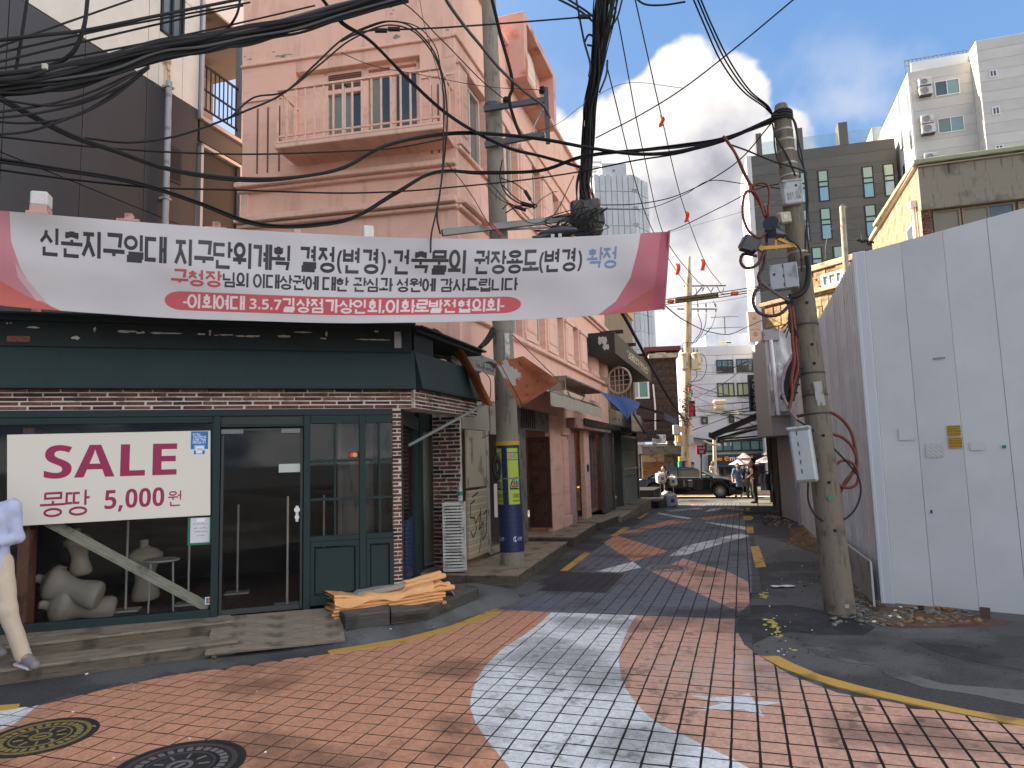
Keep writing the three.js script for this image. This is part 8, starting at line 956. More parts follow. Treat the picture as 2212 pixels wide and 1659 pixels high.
{ // right hand shops beyond the fence: wrapped end wall, awnings, parasols, rail of clothes
  const o = at(1655, 1000, 19), FE = new Fr(o.x, o.z, 100), t = thing('wrapped_shop', 'shop end wall wrapped in crumpled white plastic sheeting behind the leaning post', 'shop', FE), plast = M(0.55, 0.54, 0.53, 0.35, 'fine', 1.6, 0.01), r = (a, b, c, d) => FE.r(...q6(a, b), ...q6(c, d)), R = r(535, 480, 730, 1030);
  const wrinkle = (a, b, c, d, z, s) => sheet((u, v) => V(lerp(a, b, u), lerp(c, d, v), z + 0.12 * (fbm3(u * 5 + s, v * 7, s, 4) - 0.5) + 0.05 * abs(sin(u * 6 + v * 4 + s))), 26, 34, 0.004);
  const base = gy(o.x, o.z); part('wall', [bx(R[0] + 0.1, R[1] + 0.6, 2.2, R[3] - 0.1, -2.5, -0.15), bx(r(600, 1010, 720, 1659)[0] + 0.55, R[1] + 0.6, base, 2.2, -2.5, -0.15)], M(0.4, 0.39, 0.38, 0.8, 'fine', 1), t); part('sheeting', wrinkle(R[0] + 0.1, R[1] + 0.2, R[2], R[3], 0, 3), plast, t); const k = r(560, 700, 700, 1010); part('loose_sheet', wrinkle(k[0], k[1], k[2], k[3], 0.15, 8), M(0.56, 0.56, 0.56, 0.35, 'grime', 1.2), t); const l = r(590, 1010, 720, 1659); part('lower_sheet', wrinkle(l[0] + 0.5, l[1] + 0.4, base, l[3], 0.05, 5), M(0.46, 0.46, 0.47, 0.3, 'fine', 0.8), t); part('grey_cap', [bx(R[0] - 0.02, lerp(R[0], R[1], 0.5), R[3] - 0.3, R[3], -0.1, 0.2)], M(0.32, 0.32, 0.32, 0.7, 'grime', 0.6), t); part('white_pipe', rod(V(R[0] + 0.22, k[2] - 0.1, 0.25), V(R[0] + 0.16, R[3] - 0.3, 0.2), 0.05), whiteF, t); part('wall_column', bx(R[0] + 0.02, R[0] + 0.16, k[2] - 0.1, R[3] - 0.3, 0.0, 0.15), M(0.5, 0.48, 0.46, 0.7), t);
  const FR = new Fr(at(1672, 900, 22).x, at(1672, 900, 22).z, 198), aw = (label, u0, u1, vt, vb, w, m, val) => { const g = thing('shop_awning', label, 'awning', FR); part('roof_cloth', sheet((a, b) => V(lerp(u0, u1, a), lerp(vt, vb, b), lerp(0, w, b)), 10, 6, 0.03), m, g); part('front_bar', bx(u0, u1, vb - val, vb + 0.06, w - 0.06, w + 0.02, 0.01), M(0.05, 0.045, 0.04, 0.6), g); for (const x of [u0 - 0.3, u1 + 0.3]) part('arm', bar(V(x, vt - 0.5, 0.05), V(x, vb - 0.02, w - 0.1), 0.06), galvD, g); part('roller_box', bx(u0 + 0.05, u1, vt - 0.14, vt + 0.14, -0.1, 0.14, 0.03), M(0.03, 0.03, 0.03, 0.5), g); return g; };
  aw('black shop awning sloping into the street on the right', 0.2, -5, 3.2, 2.38, 2.0, M(0.06, 0.055, 0.05, 0.8, 'cloth', 1), 0.1); aw('grey shop awning farther along behind the black one', -5.2, -10.5, 2.9, 2.35, 1.9, M(0.2, 0.19, 0.175, 0.8, 'cloth', 1), 0.16);
  const sh = thing('right_shop_row', 'dim open fronted shops on the right under the awnings', 'shop', FR); part('wall', [bx(-12, 0.1, 2.6, 4.6, -4, -0.05), bx(-12, 0.1, -0.6, 4.6, -4, -2.5)], M(0.2, 0.17, 0.13, 0.85, 'grime', 1.2), sh); for (const u of [-0.05, -2.6, -5.2, -8]) part('post', bx(u - 0.12, u + 0.12, -0.6, 2.7, -0.2, 0.02), M(0.09, 0.06, 0.04, 0.8, 'wood', 0.8), sh); part('soffit', bx(-12, 0, 2.6, 2.66, -2.5, 0), M(0.3, 0.25, 0.18, 0.8), sh); const lt = at(1655, 917, 23); const sl = thing('spiral_bulb', 'small yellowish spiral bulb hanging under the black awning', 'bulb', lt); part('coil', [0, 1, 2, 3].map((i) => new THREE.TorusGeometry(0.1 - i * 0.012, 0.03, 6, 16).rotateX(PI / 2).translate(0, i * 0.08, 0)), M(0.7, 0.55, 0.2, 0.5), sl);
  const para = (label, a, w, h) => { const p = at(...a, 36), g = thing('parasol', label, 'parasol', V(p.x, gy(p.x, p.z), p.z), 'parasols at the junction'), y = p.y - gy(p.x, p.z), prof = [[0, h], [w * 0.18, h * 0.86], [w * 0.2, h * 0.72], [w, 0]]; part('canopy', lathe([[0.02, y + h * 0.7], [w * 0.5, y + h * 0.32], [w, y]], 8), M(0.62, 0.5, 0.47, 0.8, 'cloth', 0.8), g); part('top_vent', lathe([[0.0, y + h], [w * 0.5, y + h * 0.5]], 8), M(0.6, 0.48, 0.46, 0.8), g); part('underside', lathe([[0.02, y + h * 0.66], [w * 0.98, y - 0.03]], 8), M(0.22, 0.03, 0.05, 0.8), g); part('pole', rod(V(0, 0, 0), V(0, y + h, 0), 0.04), galv, g); };
  para('pale parasol with dark red underside standing before the store', c10(1465, 905), 0.8, 0.62); para('pale parasol nearest the right hand shops', c10(1760, 885), 0.95, 0.8);
  const rk = at(...c10(1720, 1290), 26), ry = gy(rk.x, rk.z), FKr = new Fr(rk.x, rk.z, 100, ry), rack = thing('clothes_rail', 'clothes rail standing in the shade at the right hand shop', 'clothes rail', FKr), topR = FKr.at(...c10(1720, 985))[1]; part('rail', rod(V(-0.35, topR, 0), V(0.4, topR, 0), 0.018), galv, rack); for (const x of [-0.35, 0.4]) part('leg', rod(V(x, 0, 0), V(x, topR, 0), 0.018), galv, rack);
  [[-0.5, [0.6, 0.55, 0.56], 'white shirt at the left end of the clothes rail'], [-0.22, [0.55, 0.52, 0.56], 'pale lilac shirt second on the clothes rail'], [0.02, [0.05, 0.05, 0.06], 'dark shirt in the middle of the clothes rail'], [0.24, [0.3, 0.28, 0.27], 'grey shirt second from the right on the clothes rail'], [0.46, [0.12, 0.11, 0.12], 'charcoal shirt at the right end of the clothes rail']].forEach(([x, c, l]) => { const s = thing('hanging_shirt', l, 'shirt', FKr); part('body', ext([[-0.13, -0.62], [0.13, -0.62], [0.14, -0.2], [0.22, -0.36], [0.26, -0.3], [0.14, -0.05], [0.05, 0], [-0.05, 0], [-0.14, -0.05], [-0.26, -0.3], [-0.22, -0.36], [-0.14, -0.2]], -0.03, 0.03, 0.01).rotateY(1.05).translate(x * 0.5 + 0.1, topR - 0.08, 0.03), M(...c, 0.9, 'cloth', 0.3), s); part('hanger', tube([V(x * 0.5 + 0.05, topR - 0.1, 0), V(x * 0.5 + 0.1, topR - 0.05, 0), V(x * 0.5 + 0.1, topR + 0.02, 0)], 0.006, 8, 4), galvD, s); });
  chips('green_weeds', 'small clump of green weeds by the fence foot beyond the post', 'weeds', [[1690, 1098, 1712, 1112, 60, 0.02, 0.06]], M(0.05, 0.1, 0.02, 0.9), 12);
}
// ================================================================ car and people
function nets(f, lo, hi, cell) { // surface nets over a distance field
  const n = [0, 1, 2].map((i) => Math.ceil((hi[i] - lo[i]) / cell) + 1), v = new Float32Array(n[0] * n[1] * n[2]), id = (x, y, z) => x + n[0] * (y + n[1] * z), ix = new Int32Array(v.length).fill(-1), pos = [], tri = [];
  for (let z = 0; z < n[2]; z++) for (let y = 0; y < n[1]; y++) for (let x = 0; x < n[0]; x++) v[id(x, y, z)] = f(lo[0] + x * cell, lo[1] + y * cell, lo[2] + z * cell);
  for (let z = 0; z < n[2] - 1; z++) for (let y = 0; y < n[1] - 1; y++) for (let x = 0; x < n[0] - 1; x++) {
    let c = 0, sx = 0, sy = 0, sz = 0; const e = (a, b, d, a2, b2, d2) => { const p = v[id(x + a, y + b, z + d)], q = v[id(x + a2, y + b2, z + d2)]; if (p < 0 !== q < 0) { const t = p / (p - q); c++; sx += a + (a2 - a) * t; sy += b + (b2 - b) * t; sz += d + (d2 - d) * t; } };
    for (const i of [0, 1]) for (const j of [0, 1]) { e(0, i, j, 1, i, j); e(i, 0, j, i, 1, j); e(i, j, 0, i, j, 1); }
    if (c) { ix[id(x, y, z)] = pos.length / 3; pos.push(lo[0] + (x + sx / c) * cell, lo[1] + (y + sy / c) * cell, lo[2] + (z + sz / c) * cell); }
  }
  const quad = (a, b, c, d, fl) => { if (a < 0 || b < 0 || c < 0 || d < 0) return; fl ? tri.push(a, b, c, a, c, d) : tri.push(a, c, b, a, d, c); };
  for (let z = 1; z < n[2] - 1; z++) for (let y = 1; y < n[1] - 1; y++) for (let x = 1; x < n[0] - 1; x++) { const s = v[id(x, y, z)] < 0; if (s !== v[id(x + 1, y, z)] < 0) quad(ix[id(x, y - 1, z - 1)], ix[id(x, y, z - 1)], ix[id(x, y, z)], ix[id(x, y - 1, z)], s); if (s !== v[id(x, y + 1, z)] < 0) quad(ix[id(x - 1, y, z - 1)], ix[id(x - 1, y, z)], ix[id(x, y, z)], ix[id(x, y, z - 1)], s); if (s !== v[id(x, y, z + 1)] < 0) quad(ix[id(x - 1, y - 1, z)], ix[id(x, y - 1, z)], ix[id(x, y, z)], ix[id(x - 1, y, z)], s); }
  const g = new THREE.BufferGeometry(); g.setAttribute('position', new THREE.Float32BufferAttribute(pos, 3)); g.setIndex(tri); g.computeVertexNormals(); const nn = g.attributes.normal; return planarUV(g, 'X', 'Y').toNonIndexed();
}
const smin = (a, b, k) => { const h = clamp(0.5 + (0.5 * (b - a)) / k); return lerp(b, a, h) - k * h * (1 - h); };
const cap = (x, y, z, a, b, r0, r1) => { const bx_ = b[0] - a[0], by = b[1] - a[1], bz = b[2] - a[2], px = x - a[0], py = y - a[1], pz = z - a[2], t = clamp((px * bx_ + py * by + pz * bz) / (bx_ * bx_ + by * by + bz * bz + 1e-9)); return hypot(px - bx_ * t, py - by * t, pz - bz * t) - lerp(r0, r1, t); };
const field = (caps, k) => (x, y, z) => { let d = 9; for (const c of caps) d = smin(d, cap(x, y, z, ...c), c[4] ?? k); return d; };
function bodyPart(name, caps, k, cell, m, parent, cut) { const lo = [9, 9, 9], hi = [-9, -9, -9]; for (const [a, b, r0, r1] of caps) for (let i = 0; i < 3; i++) { lo[i] = min(lo[i], a[i] - r0, b[i] - r1); hi[i] = max(hi[i], a[i] + r0, b[i] + r1); } const p = 2.5 * cell, f0 = field(caps, k), cl = name === 'shirt' || name === 'trousers', f = cl ? (x, y, z) => f0(x, y, z) + (name === 'shirt' ? 0.016 : 0.008) * (noise3(x * 16 + y * 9, y * 7 - x * 9, z * 16) - 0.45) + 0.007 * (noise3(x * 34 + y * 12, y * 11, z * 34) - 0.5) : f0; return part(name, nets(cut ? (x, y, z) => max(f(x, y, z), cut(x, y, z)) : f, lo.map((q) => q - p), hi.map((q) => q + p), cell), m, parent); }
const skin = M(0.46, 0.27, 0.19, 0.6, 'fine', 0.3), skinL = M(0.55, 0.34, 0.25, 0.6, 'fine', 0.3);
// a figure 1.72 m tall facing +z, joints given where the pose differs from standing
function person(label, pos, turn, scale, J, C) {
  const j = { pel: [0, 0.94, 0], waist: [0, 1.08, 0], chest: [0, 1.3, 0], neck: [0, 1.46, -0.01], head: [0, 1.6, 0.02], sl: [0.18, 1.4, 0], sr: [-0.18, 1.4, 0], el: [0.25, 1.12, -0.02], er: [-0.25, 1.12, -0.02], wl: [0.26, 0.88, 0.06], wr: [-0.26, 0.88, 0.06], hl: [0.09, 0.9, 0], hr: [-0.09, 0.9, 0], kl: [0.1, 0.49, 0.02], kr: [-0.1, 0.49, 0.02], al: [0.1, 0.08, -0.02], ar: [-0.1, 0.08, -0.02], ...J };
  const t = thing('person', label, 'person', pos); t.rotation.y = turn; t.scale.setScalar(scale); const s = C.skin || skin, cell = C.cell || 0.022, add = (a, b) => a.map((x, i) => x + b[i]), toe = (a) => add(a, [C.toe?.[0] ?? 0.02, -0.045, 0.17]);
  const hd = j.head, hand = (w, e) => { const d = w.map((x, i) => (x - e[i]) / 0.26); return [w, add(w, d.map((x) => x * 0.085)), 0.034, 0.036]; }, fing = (w, e) => { const d = w.map((x, i) => (x - e[i]) / 0.26), o = []; for (let i = 0; i < 4; i++) { const q = add(add(w, d.map((x) => x * 0.085)), [0, 0, (i - 1.5) * 0.019]); o.push([q, add(q, d.map((x, k) => x * (0.055 + (i === 1 || i === 2 ? 0.015 : 0)) + (k === 1 ? -0.012 : 0))), 0.011, 0.009, 0.006]); } o.push([add(w, d.map((x) => x * 0.03)), add(add(w, d.map((x) => x * 0.07)), [0, 0.012, 0.05]), 0.013, 0.01, 0.01]); return o; };
  const caps = [[j.neck, hd, 0.055, 0.06], [add(hd, [0, 0.03, -0.015]), add(hd, [0, 0.045, -0.01]), 0.092, 0.092], [add(hd, [0, -0.06, 0.045]), add(hd, [0, 0, 0.05]), 0.045, 0.062], [add(hd, [0, -0.015, 0.1]), add(hd, [0, 0.02, 0.09]), 0.018, 0.012, 0.015], [add(hd, [0.088, -0.01, 0]), add(hd, [0.09, 0.02, 0]), 0.017, 0.02, 0.01], [add(hd, [-0.088, -0.01, 0]), add(hd, [-0.09, 0.02, 0]), 0.017, 0.02, 0.01], [j.neck, j.chest, 0.06, 0.12], [j.chest, j.pel, 0.115, 0.12], [j.sl, j.el, 0.05, 0.042], [j.el, j.wl, 0.042, 0.028], [j.sr, j.er, 0.05, 0.042], [j.er, j.wr, 0.042, 0.028], [j.chest, j.sl, 0.08, 0.055], [j.chest, j.sr, 0.08, 0.055], [j.hl, j.kl, 0.085, 0.056], [j.kl, j.al, 0.055, 0.038], [j.hr, j.kr, 0.085, 0.056], [j.kr, j.ar, 0.055, 0.038], hand(j.wl, j.el), hand(j.wr, j.er), ...(cell < 0.03 ? [...fing(j.wl, j.el), ...fing(j.wr, j.er)] : []), [j.al, toe(j.al), 0.04, 0.03], [j.ar, toe(j.ar), 0.04, 0.03]];
  bodyPart('body', caps, 0.04, cell, s, t);
  part('eyes', [0.034, -0.034].map((x) => new THREE.SphereGeometry(0.013, 8, 6).translate(...add(hd, [x, 0.022, 0.098])))[0], M(0.02, 0.015, 0.012, 0.3), t); part('eyes', new THREE.SphereGeometry(0.013, 8, 6).translate(...add(hd, [-0.034, 0.022, 0.098])), M(0.02, 0.015, 0.012, 0.3), t); part('mouth', bx(-0.024, 0.024, -0.004, 0.004, -0.005, 0.005, 0.002).translate(...add(hd, [0, -0.055, 0.094])), M(0.3, 0.1, 0.09, 0.6), t);
  const hair = [[add(hd, [0, 0.055, -0.02]), add(hd, [0, 0.065, -0.01]), 0.103, 0.1]]; if (C.long) hair.push([add(hd, [0.06, 0.02, -0.05]), add(hd, [0.07, -0.17, -0.05]), 0.055, 0.04], [add(hd, [-0.06, 0.02, -0.05]), add(hd, [-0.07, -0.17, -0.05]), 0.055, 0.04], [add(hd, [0, 0, -0.07]), add(hd, [0, -0.16, -0.07]), 0.06, 0.05]); else hair.push([add(hd, [0, 0, -0.06]), add(hd, [0, -0.04, -0.055]), 0.06, 0.045]);
  bodyPart('hair', hair, 0.03, cell, C.hair, t, (x, y, z) => (z - hd[2] > 0.045 && y < hd[1] + 0.085 ? 0.05 : -1));
  const sv = C.sleeve ?? 0.5, ml = (a, b, q) => a.map((x, i) => lerp(x, b[i], q)), top = [[j.neck.map((x, i) => (i === 1 ? x - 0.03 : x)), j.chest, 0.075, 0.145], [j.chest, j.waist, 0.14, 0.135], [j.waist, C.hem ? [j.pel[0], C.hem, j.pel[2]] : j.pel, 0.135, C.hem ? C.flare : 0.15], [j.chest, j.sl, 0.1, 0.075], [j.chest, j.sr, 0.1, 0.075]];
  for (const [a, b, c] of [[j.sl, j.el, j.wl], [j.sr, j.er, j.wr]]) { top.push([a, sv < 1 ? ml(a, b, sv) : b, 0.066, 0.056]); if (sv >= 1) top.push([b, ml(b, c, 0.9), 0.056, 0.043, 0.025]); }
  bodyPart('shirt', top, 0.05, cell, C.top, t, C.hem ? (x, y) => C.hem - y : (x, y) => j.pel[1] - 0.06 - y);
  if (C.bottom) { const L = C.leg ?? 1, leg = []; for (const [h, k, a] of [[j.hl, j.kl, j.al], [j.hr, j.kr, j.ar]]) { leg.push([h, L < 0.5 ? ml(h, k, L * 2) : k, 0.098, L < 0.5 ? 0.09 : 0.078]); if (L >= 0.5) leg.push([k, ml(k, a, L * 2 - 1), 0.075, 0.064]); } bodyPart('trousers', [...leg, [j.waist, j.pel, 0.12, 0.135]], 0.04, cell, C.bottom, t); }
  for (const a of [j.al, j.ar]) bodyPart('shoe', [[add(a, [0, -0.025, -0.03]), toe(a), 0.05, 0.04], [add(a, [0, 0, -0.01]), add(toe(a), [0, -0.01, 0]), 0.045, 0.032]], 0.02, cell * 0.8, C.shoe, t, (x, y) => a[1] - 0.078 - y);
  return t;
}
{
  const p = G(18, 1438, 0.12), blk = M(0.015, 0.014, 0.014, 0.7);
  const w = person('person in pale blue shirt and beige trousers walking on the wooden step', V(p.x - 0.2, 0.125 + gy(p.x, p.z), p.z + 0.02), 0.25, 0.95, { head: [-0.09, 1.59, 0.03], neck: [-0.03, 1.46, 0], sl: [0.16, 1.4, 0], el: [0.21, 1.12, -0.04], wl: [0.03, 1.08, 0.17], hl: [0.1, 0.9, 0], er: [-0.26, 1.12, 0.0], wr: [-0.04, 1.12, 0.24], kl: [0.21, 0.5, 0.12], al: [0.36, 0.085, 0.12], kr: [-0.06, 0.5, 0.03], ar: [-0.04, 0.13, -0.25] }, { top: M(0.42, 0.46, 0.62, 0.85, 'cloth', 0.5), sleeve: 1.4, hem: 0.7, flare: 0.205, bottom: M(0.5, 0.41, 0.31, 0.9, 'cloth', 0.6), hair: blk, shoe: M(0.2, 0.19, 0.19, 0.7, 'cloth', 0.2), cell: 0.013, toe: [0.15] });
  part('shoe_sole', bx(-0.05, 0.055, -0.09, -0.062, -0.1, 0.2, 0.012).rotateY(0.72).translate(0.36, 0.085, 0.12), M(0.6, 0.59, 0.57, 0.7), w); part('phone', bx(-0.04, 0.04, -0.075, 0.075, -0.005, 0.005, 0.004).rotateX(-0.7).translate(0.0, 1.12, 0.33), M(0.015, 0.015, 0.017, 0.2), w); part('watch', new THREE.TorusGeometry(0.034, 0.009, 6, 16).rotateY(1.2).translate(0.12, 1.065, 0.17), blk, w);
  const at10 = (x, y, h = 0) => { const q = G(...c10(x, y), h); return V(q.x, gy(q.x, q.z) + h, q.z); };
  person('man in black shirt carrying two white jugs beside the black car', at10(628, 1302), -1.35, 0.93, { head: [0, 1.58, 0.12], neck: [0, 1.45, 0.06], chest: [0, 1.29, 0.03], kl: [0.1, 0.52, 0.12], al: [0.1, 0.1, 0.02], kr: [-0.1, 0.5, 0.0], ar: [-0.1, 0.16, -0.32], el: [0.27, 1.14, 0.04], wl: [0.3, 0.98, 0.26], er: [-0.27, 1.14, -0.05], wr: [-0.3, 0.92, -0.12] }, { top: blk, sleeve: 0.6, bottom: M(0.03, 0.02, 0.022, 0.8), leg: 0.42, hair: blk, shoe: M(0.05, 0.05, 0.05, 0.7), skin: skinL, cell: 0.026 });
  person('woman in a blue denim dress walking in the sun at the junction', at10(1412, 1276), 0.05, 0.95, { el: [0.26, 1.14, -0.06], er: [-0.27, 1.13, -0.04], wl: [0.29, 0.9, 0.03], wr: [-0.3, 0.9, 0.05], kl: [0.09, 0.5, 0.08], al: [0.07, 0.08, 0.12], ar: [-0.1, 0.09, -0.16] }, { top: M(0.12, 0.22, 0.38, 0.85, 'cloth', 0.4), sleeve: 0.85, hem: 0.56, flare: 0.2, hair: M(0.04, 0.025, 0.018, 0.6), long: true, shoe: M(0.5, 0.4, 0.34, 0.7), skin: skinL, cell: 0.026 });
  person('fair haired person in black top and grey trousers behind the man in the shade', at10(1535, 1276), -0.4, 0.97, { wl: [0.2, 0.95, 0.15] }, { top: blk, sleeve: 1.2, bottom: M(0.14, 0.13, 0.12, 0.85), hair: M(0.62, 0.45, 0.22, 0.6), shoe: blk, skin: skinL, cell: 0.028 });
  person('man in dark brown jacket standing in the shade at the right hand shops', at10(1592, 1330), -1.9, 1.05, { wl: [0.23, 1.05, 0.18], el: [0.27, 1.14, 0.03] }, { top: M(0.055, 0.035, 0.022, 0.85), sleeve: 1.4, hem: 0.8, flare: 0.16, bottom: blk, hair: blk, shoe: blk, cell: 0.026 });
  person('person in a pale top far behind the car near the store', at(...c10(1135, 1085), 43).setY(-0.45), 0.4, 1, {}, { top: M(0.6, 0.55, 0.42, 0.85), sleeve: 0.6, bottom: blk, hair: M(0.2, 0.12, 0.07, 0.6), long: true, shoe: blk, cell: 0.034 }); person('person with black hair passing behind the roof of the car', at(...c10(915, 1090), 40).setY(-0.42), -1.5, 1.0, {}, { top: M(0.05, 0.05, 0.06, 0.8), sleeve: 0.6, bottom: blk, hair: blk, shoe: blk, cell: 0.034 });
  person('person in white shirt standing behind the woman in the denim dress', at(...c10(1482, 1085), 39).setY(-0.42), 0.2, 0.98, {}, { top: M(0.6, 0.62, 0.66, 0.85), sleeve: 0.6, bottom: M(0.12, 0.17, 0.26, 0.85), hair: blk, shoe: blk, cell: 0.034 });
  const jug = (label, c, s, ry) => { const t = thing('jug', label, 'jug', c); t.rotation.set(0.1, ry, 0.12); part('body', bx(-0.2 * s, 0.2 * s, -0.26 * s, 0.2 * s, -0.17 * s, 0.17 * s, 0.07), M(0.62, 0.61, 0.6, 0.45, 'fine', 0.4), t); part('handle', new THREE.TorusGeometry(0.07 * s, 0.02 * s, 6, 12, PI).translate(0, 0.2 * s, 0), M(0.5, 0.5, 0.5, 0.5), t); part('label', bx(-0.07, 0.07, -0.1, 0.04, 0.17 * s, 0.175 * s, 0), M(0.06, 0.12, 0.3, 0.6), t); };
  const jp = (x, y, d) => at(...c10(x, y), d), dm = -G(...c10(628, 1302)).z; jug('white jug held in front of the man by the car', jp(555, 1050, dm - 0.2), 1.05, 0.3); jug('white jug held behind the man by the car', jp(690, 1082, dm + 0.1), 0.95, -0.2); const gj = at10(668, 1372, 0); jug('large white jug standing on the paving by the black step', gj.clone().add(V(0, 0.3, 0)), 1.15, 0.2); const gk = at10(612, 1318, 0); jug('smaller white jug lying behind the large one by the black step', gk.clone().add(V(0, 0.26, 0)), 0.95, 0.9);
  for (const [x, y0, y1, l] of [[558, 1330, 1095, 'thin black upright post left of the man with jugs'], [700, 1290, 1120, 'thin black upright post right of the man with jugs']]) { const a = at10(x, y0), b2 = jp(x, y1, -a.z); const t = thing('thin_post', l, 'post', a); part('shaft', rod(V(0, 0, 0), b2.sub(a), 0.03), blk, t); part('foot', rod(V(0, 0, 0), V(0, 0.05, 0), 0.16, 0.14, 16), blk, t); }
}
{ // black saloon car crossing the end of the street
  const a = G(...c10(500, 1279)), b = G(...c10(1205, 1279)), mid = a.clone().add(b).multiplyScalar(0.5), fr = new Fr(mid.x, mid.z, atan2(b.x - a.x, -(b.z - a.z)) * 57.29578, min(gy(a.x, a.z), gy(b.x, b.z)) + 0.0), half = hypot(b.x - a.x, b.z - a.z) / 2, t = thing('black_car', 'glossy black saloon car with chrome trim crossing the sunlit junction', 'car', fr), k = half / 1.58;
  const paintM = M(0.006, 0.007, 0.009, 0.25, null, 1, 0, { clearcoat: 0.6, clearcoatRoughness: 0.03, specularIntensity: 0.3 }), chrome = M(0.6, 0.6, 0.62, 0.15, null, 1, 0, { metalness: 1 }), gl = M(0.012, 0.016, 0.02, 0.04, null, 1, 0, { clearcoat: 1 }), Wd = 0.94, zc = -0.94;
  const shoulder = (x) => { const P = [[-2.6, 0.72], [-2.55, 0.92], [-2.2, 1.0], [-1.4, 1.0], [0, 0.98], [1.0, 0.98], [1.6, 0.96], [2.15, 0.86], [2.5, 0.7], [2.58, 0.5]]; for (let i = 0; i < P.length - 1; i++) if (x <= P[i + 1][0]) return lerp(P[i][1], P[i + 1][1], sm(x, P[i][0], P[i + 1][0])); return 0.5; };
  const arch = (x) => max(0.2, ...[-1.58, 1.58].map((c) => (abs(x - c) < 0.42 ? sqrt(0.42 * 0.42 - (x - c) ** 2) + 0.34 : 0)));
  const body = sheet((u, v) => { const x = -2.6 + 5.18 * u, s = shoulder(x), w = Wd * (1 - 0.2 * pow(abs(x) / 2.6, 5)), y0 = arch(x), q = v < 0.42 ? v / 0.42 : v > 0.58 ? (1 - v) / 0.42 : 1, side = v < 0.42 ? 1 : v > 0.58 ? -1 : 1 - ((v - 0.42) / 0.16) * 2, y = v >= 0.42 && v <= 0.58 ? s + 0.04 * (1 - side * side) : lerp(y0, s, q); const z = side * (w - 0.05 * pow(q, 4) - 0.03 * (1 - q) + 0.015 * sin(q * 6)); return V(x, y, zc + z); }, 120, 40, 0.02);
  part('body', body, paintM, t); part('underbody', [bx(-2.45, 2.4, 0.2, 0.5, zc - 0.7, zc + 0.7, 0.05)], M(0.01, 0.01, 0.01, 0.8), t);
  const gp = [[-2.0, 0.99], [-1.2, 1.38], [-0.65, 1.47], [0.05, 1.47], [0.4, 1.41], [1.25, 0.99]], cab = (pts, w0, w1) => { const s = new THREE.Shape(); s.moveTo(...pts[0]); s.splineThru(pts.slice(1).map((p) => new THREE.Vector2(...p))); s.lineTo(...pts[0]); const g = new THREE.ExtrudeGeometry(s, { depth: 2, bevelEnabled: false, steps: 8, curveSegments: 30 }), p = g.attributes.position; for (let i = 0; i < p.count; i++) { const f = clamp((p.getY(i) - 0.99) / 0.48), side = p.getZ(i) - 1; p.setZ(i, zc + side * lerp(w0, w1, f)); } g.deleteAttribute('normal'); g.computeVertexNormals(); return uvBox(g); };
  part('cabin_glass', cab(gp, 0.86, 0.62), gl, t); const lineT = (l, dz) => l.map(([x, y]) => V(x, y, zc + lerp(0.872, 0.64, clamp((y - 0.99) / 0.48)) + dz));
  part('roof', sheet((u, v) => V(lerp(-1.15, 0.35, u), 1.475 - 0.1 * pow(abs(u - 0.5) * 2, 3) + 0.012, zc + (v - 0.5) * 1.26), 16, 6, 0.02), paintM, t); part('roof_pillar', [tube(lineT([[-1.95, 1.0], [-1.55, 1.22], [-1.2, 1.39], [-0.65, 1.475], [0.05, 1.475], [0.42, 1.41], [0.85, 1.2], [1.25, 1.0]], 0.005), 0.035, 40, 6)], paintM, t); part('door_pillar', [bar(...lineT([[-0.42, 1.0], [-0.5, 1.46]], 0.01), 0.02, 0.07), bar(...lineT([[-1.3, 1.0], [-1.42, 1.28]], 0.01), 0.02, 0.06)], paintM, t);
  part('chrome_trim', [tube(lineT([[-1.7, 1.02], [-0.5, 1.015], [0.6, 1.015], [1.15, 1.02]], 0.02), 0.016, 30, 6), tube(lineT([[-1.6, 1.08], [-1.15, 1.35], [-0.65, 1.43], [0.05, 1.43], [0.4, 1.37], [1.0, 1.08]], 0.02), 0.009, 30, 6)], chrome, t); part('sill_trim', bar(V(-1.15, 0.25, zc + 0.9), V(1.15, 0.25, zc + 0.9), 0.02, 0.035), chrome, t);
  for (const x of [-0.85, 0.18]) part('door_handle', bx(x - 0.1, x + 0.1, 0.86, 0.885, zc + 0.92, zc + 0.945, 0.006), chrome, t); part('door_seam', [-0.46, -1.22, 0.88].map((x) => bx(x - 0.005, x + 0.005, 0.32, 0.97, zc + 0.9, zc + 0.932, 0))[0], M(0.003, 0.003, 0.003, 0.8), t); part('mirror', [bx(0.78, 1.0, 1.02, 1.16, zc + 0.9, zc + 1.05, 0.04)], chrome, t);
  part('headlight', bx(2.1, 2.46, 0.68, 0.8, zc + 0.62, zc + 0.84, 0.05), M(0.7, 0.7, 0.68, 0.1, null, 1, 0, { clearcoat: 1 }), t); part('bumper_trim', bar(V(2.3, 0.42, zc + 0.82), V(2.56, 0.5, zc + 0.5), 0.03), chrome, t); part('tail_light', bx(-2.58, -2.4, 0.8, 0.9, zc + 0.55, zc + 0.82, 0.02), M(0.3, 0.01, 0.01, 0.3), t);
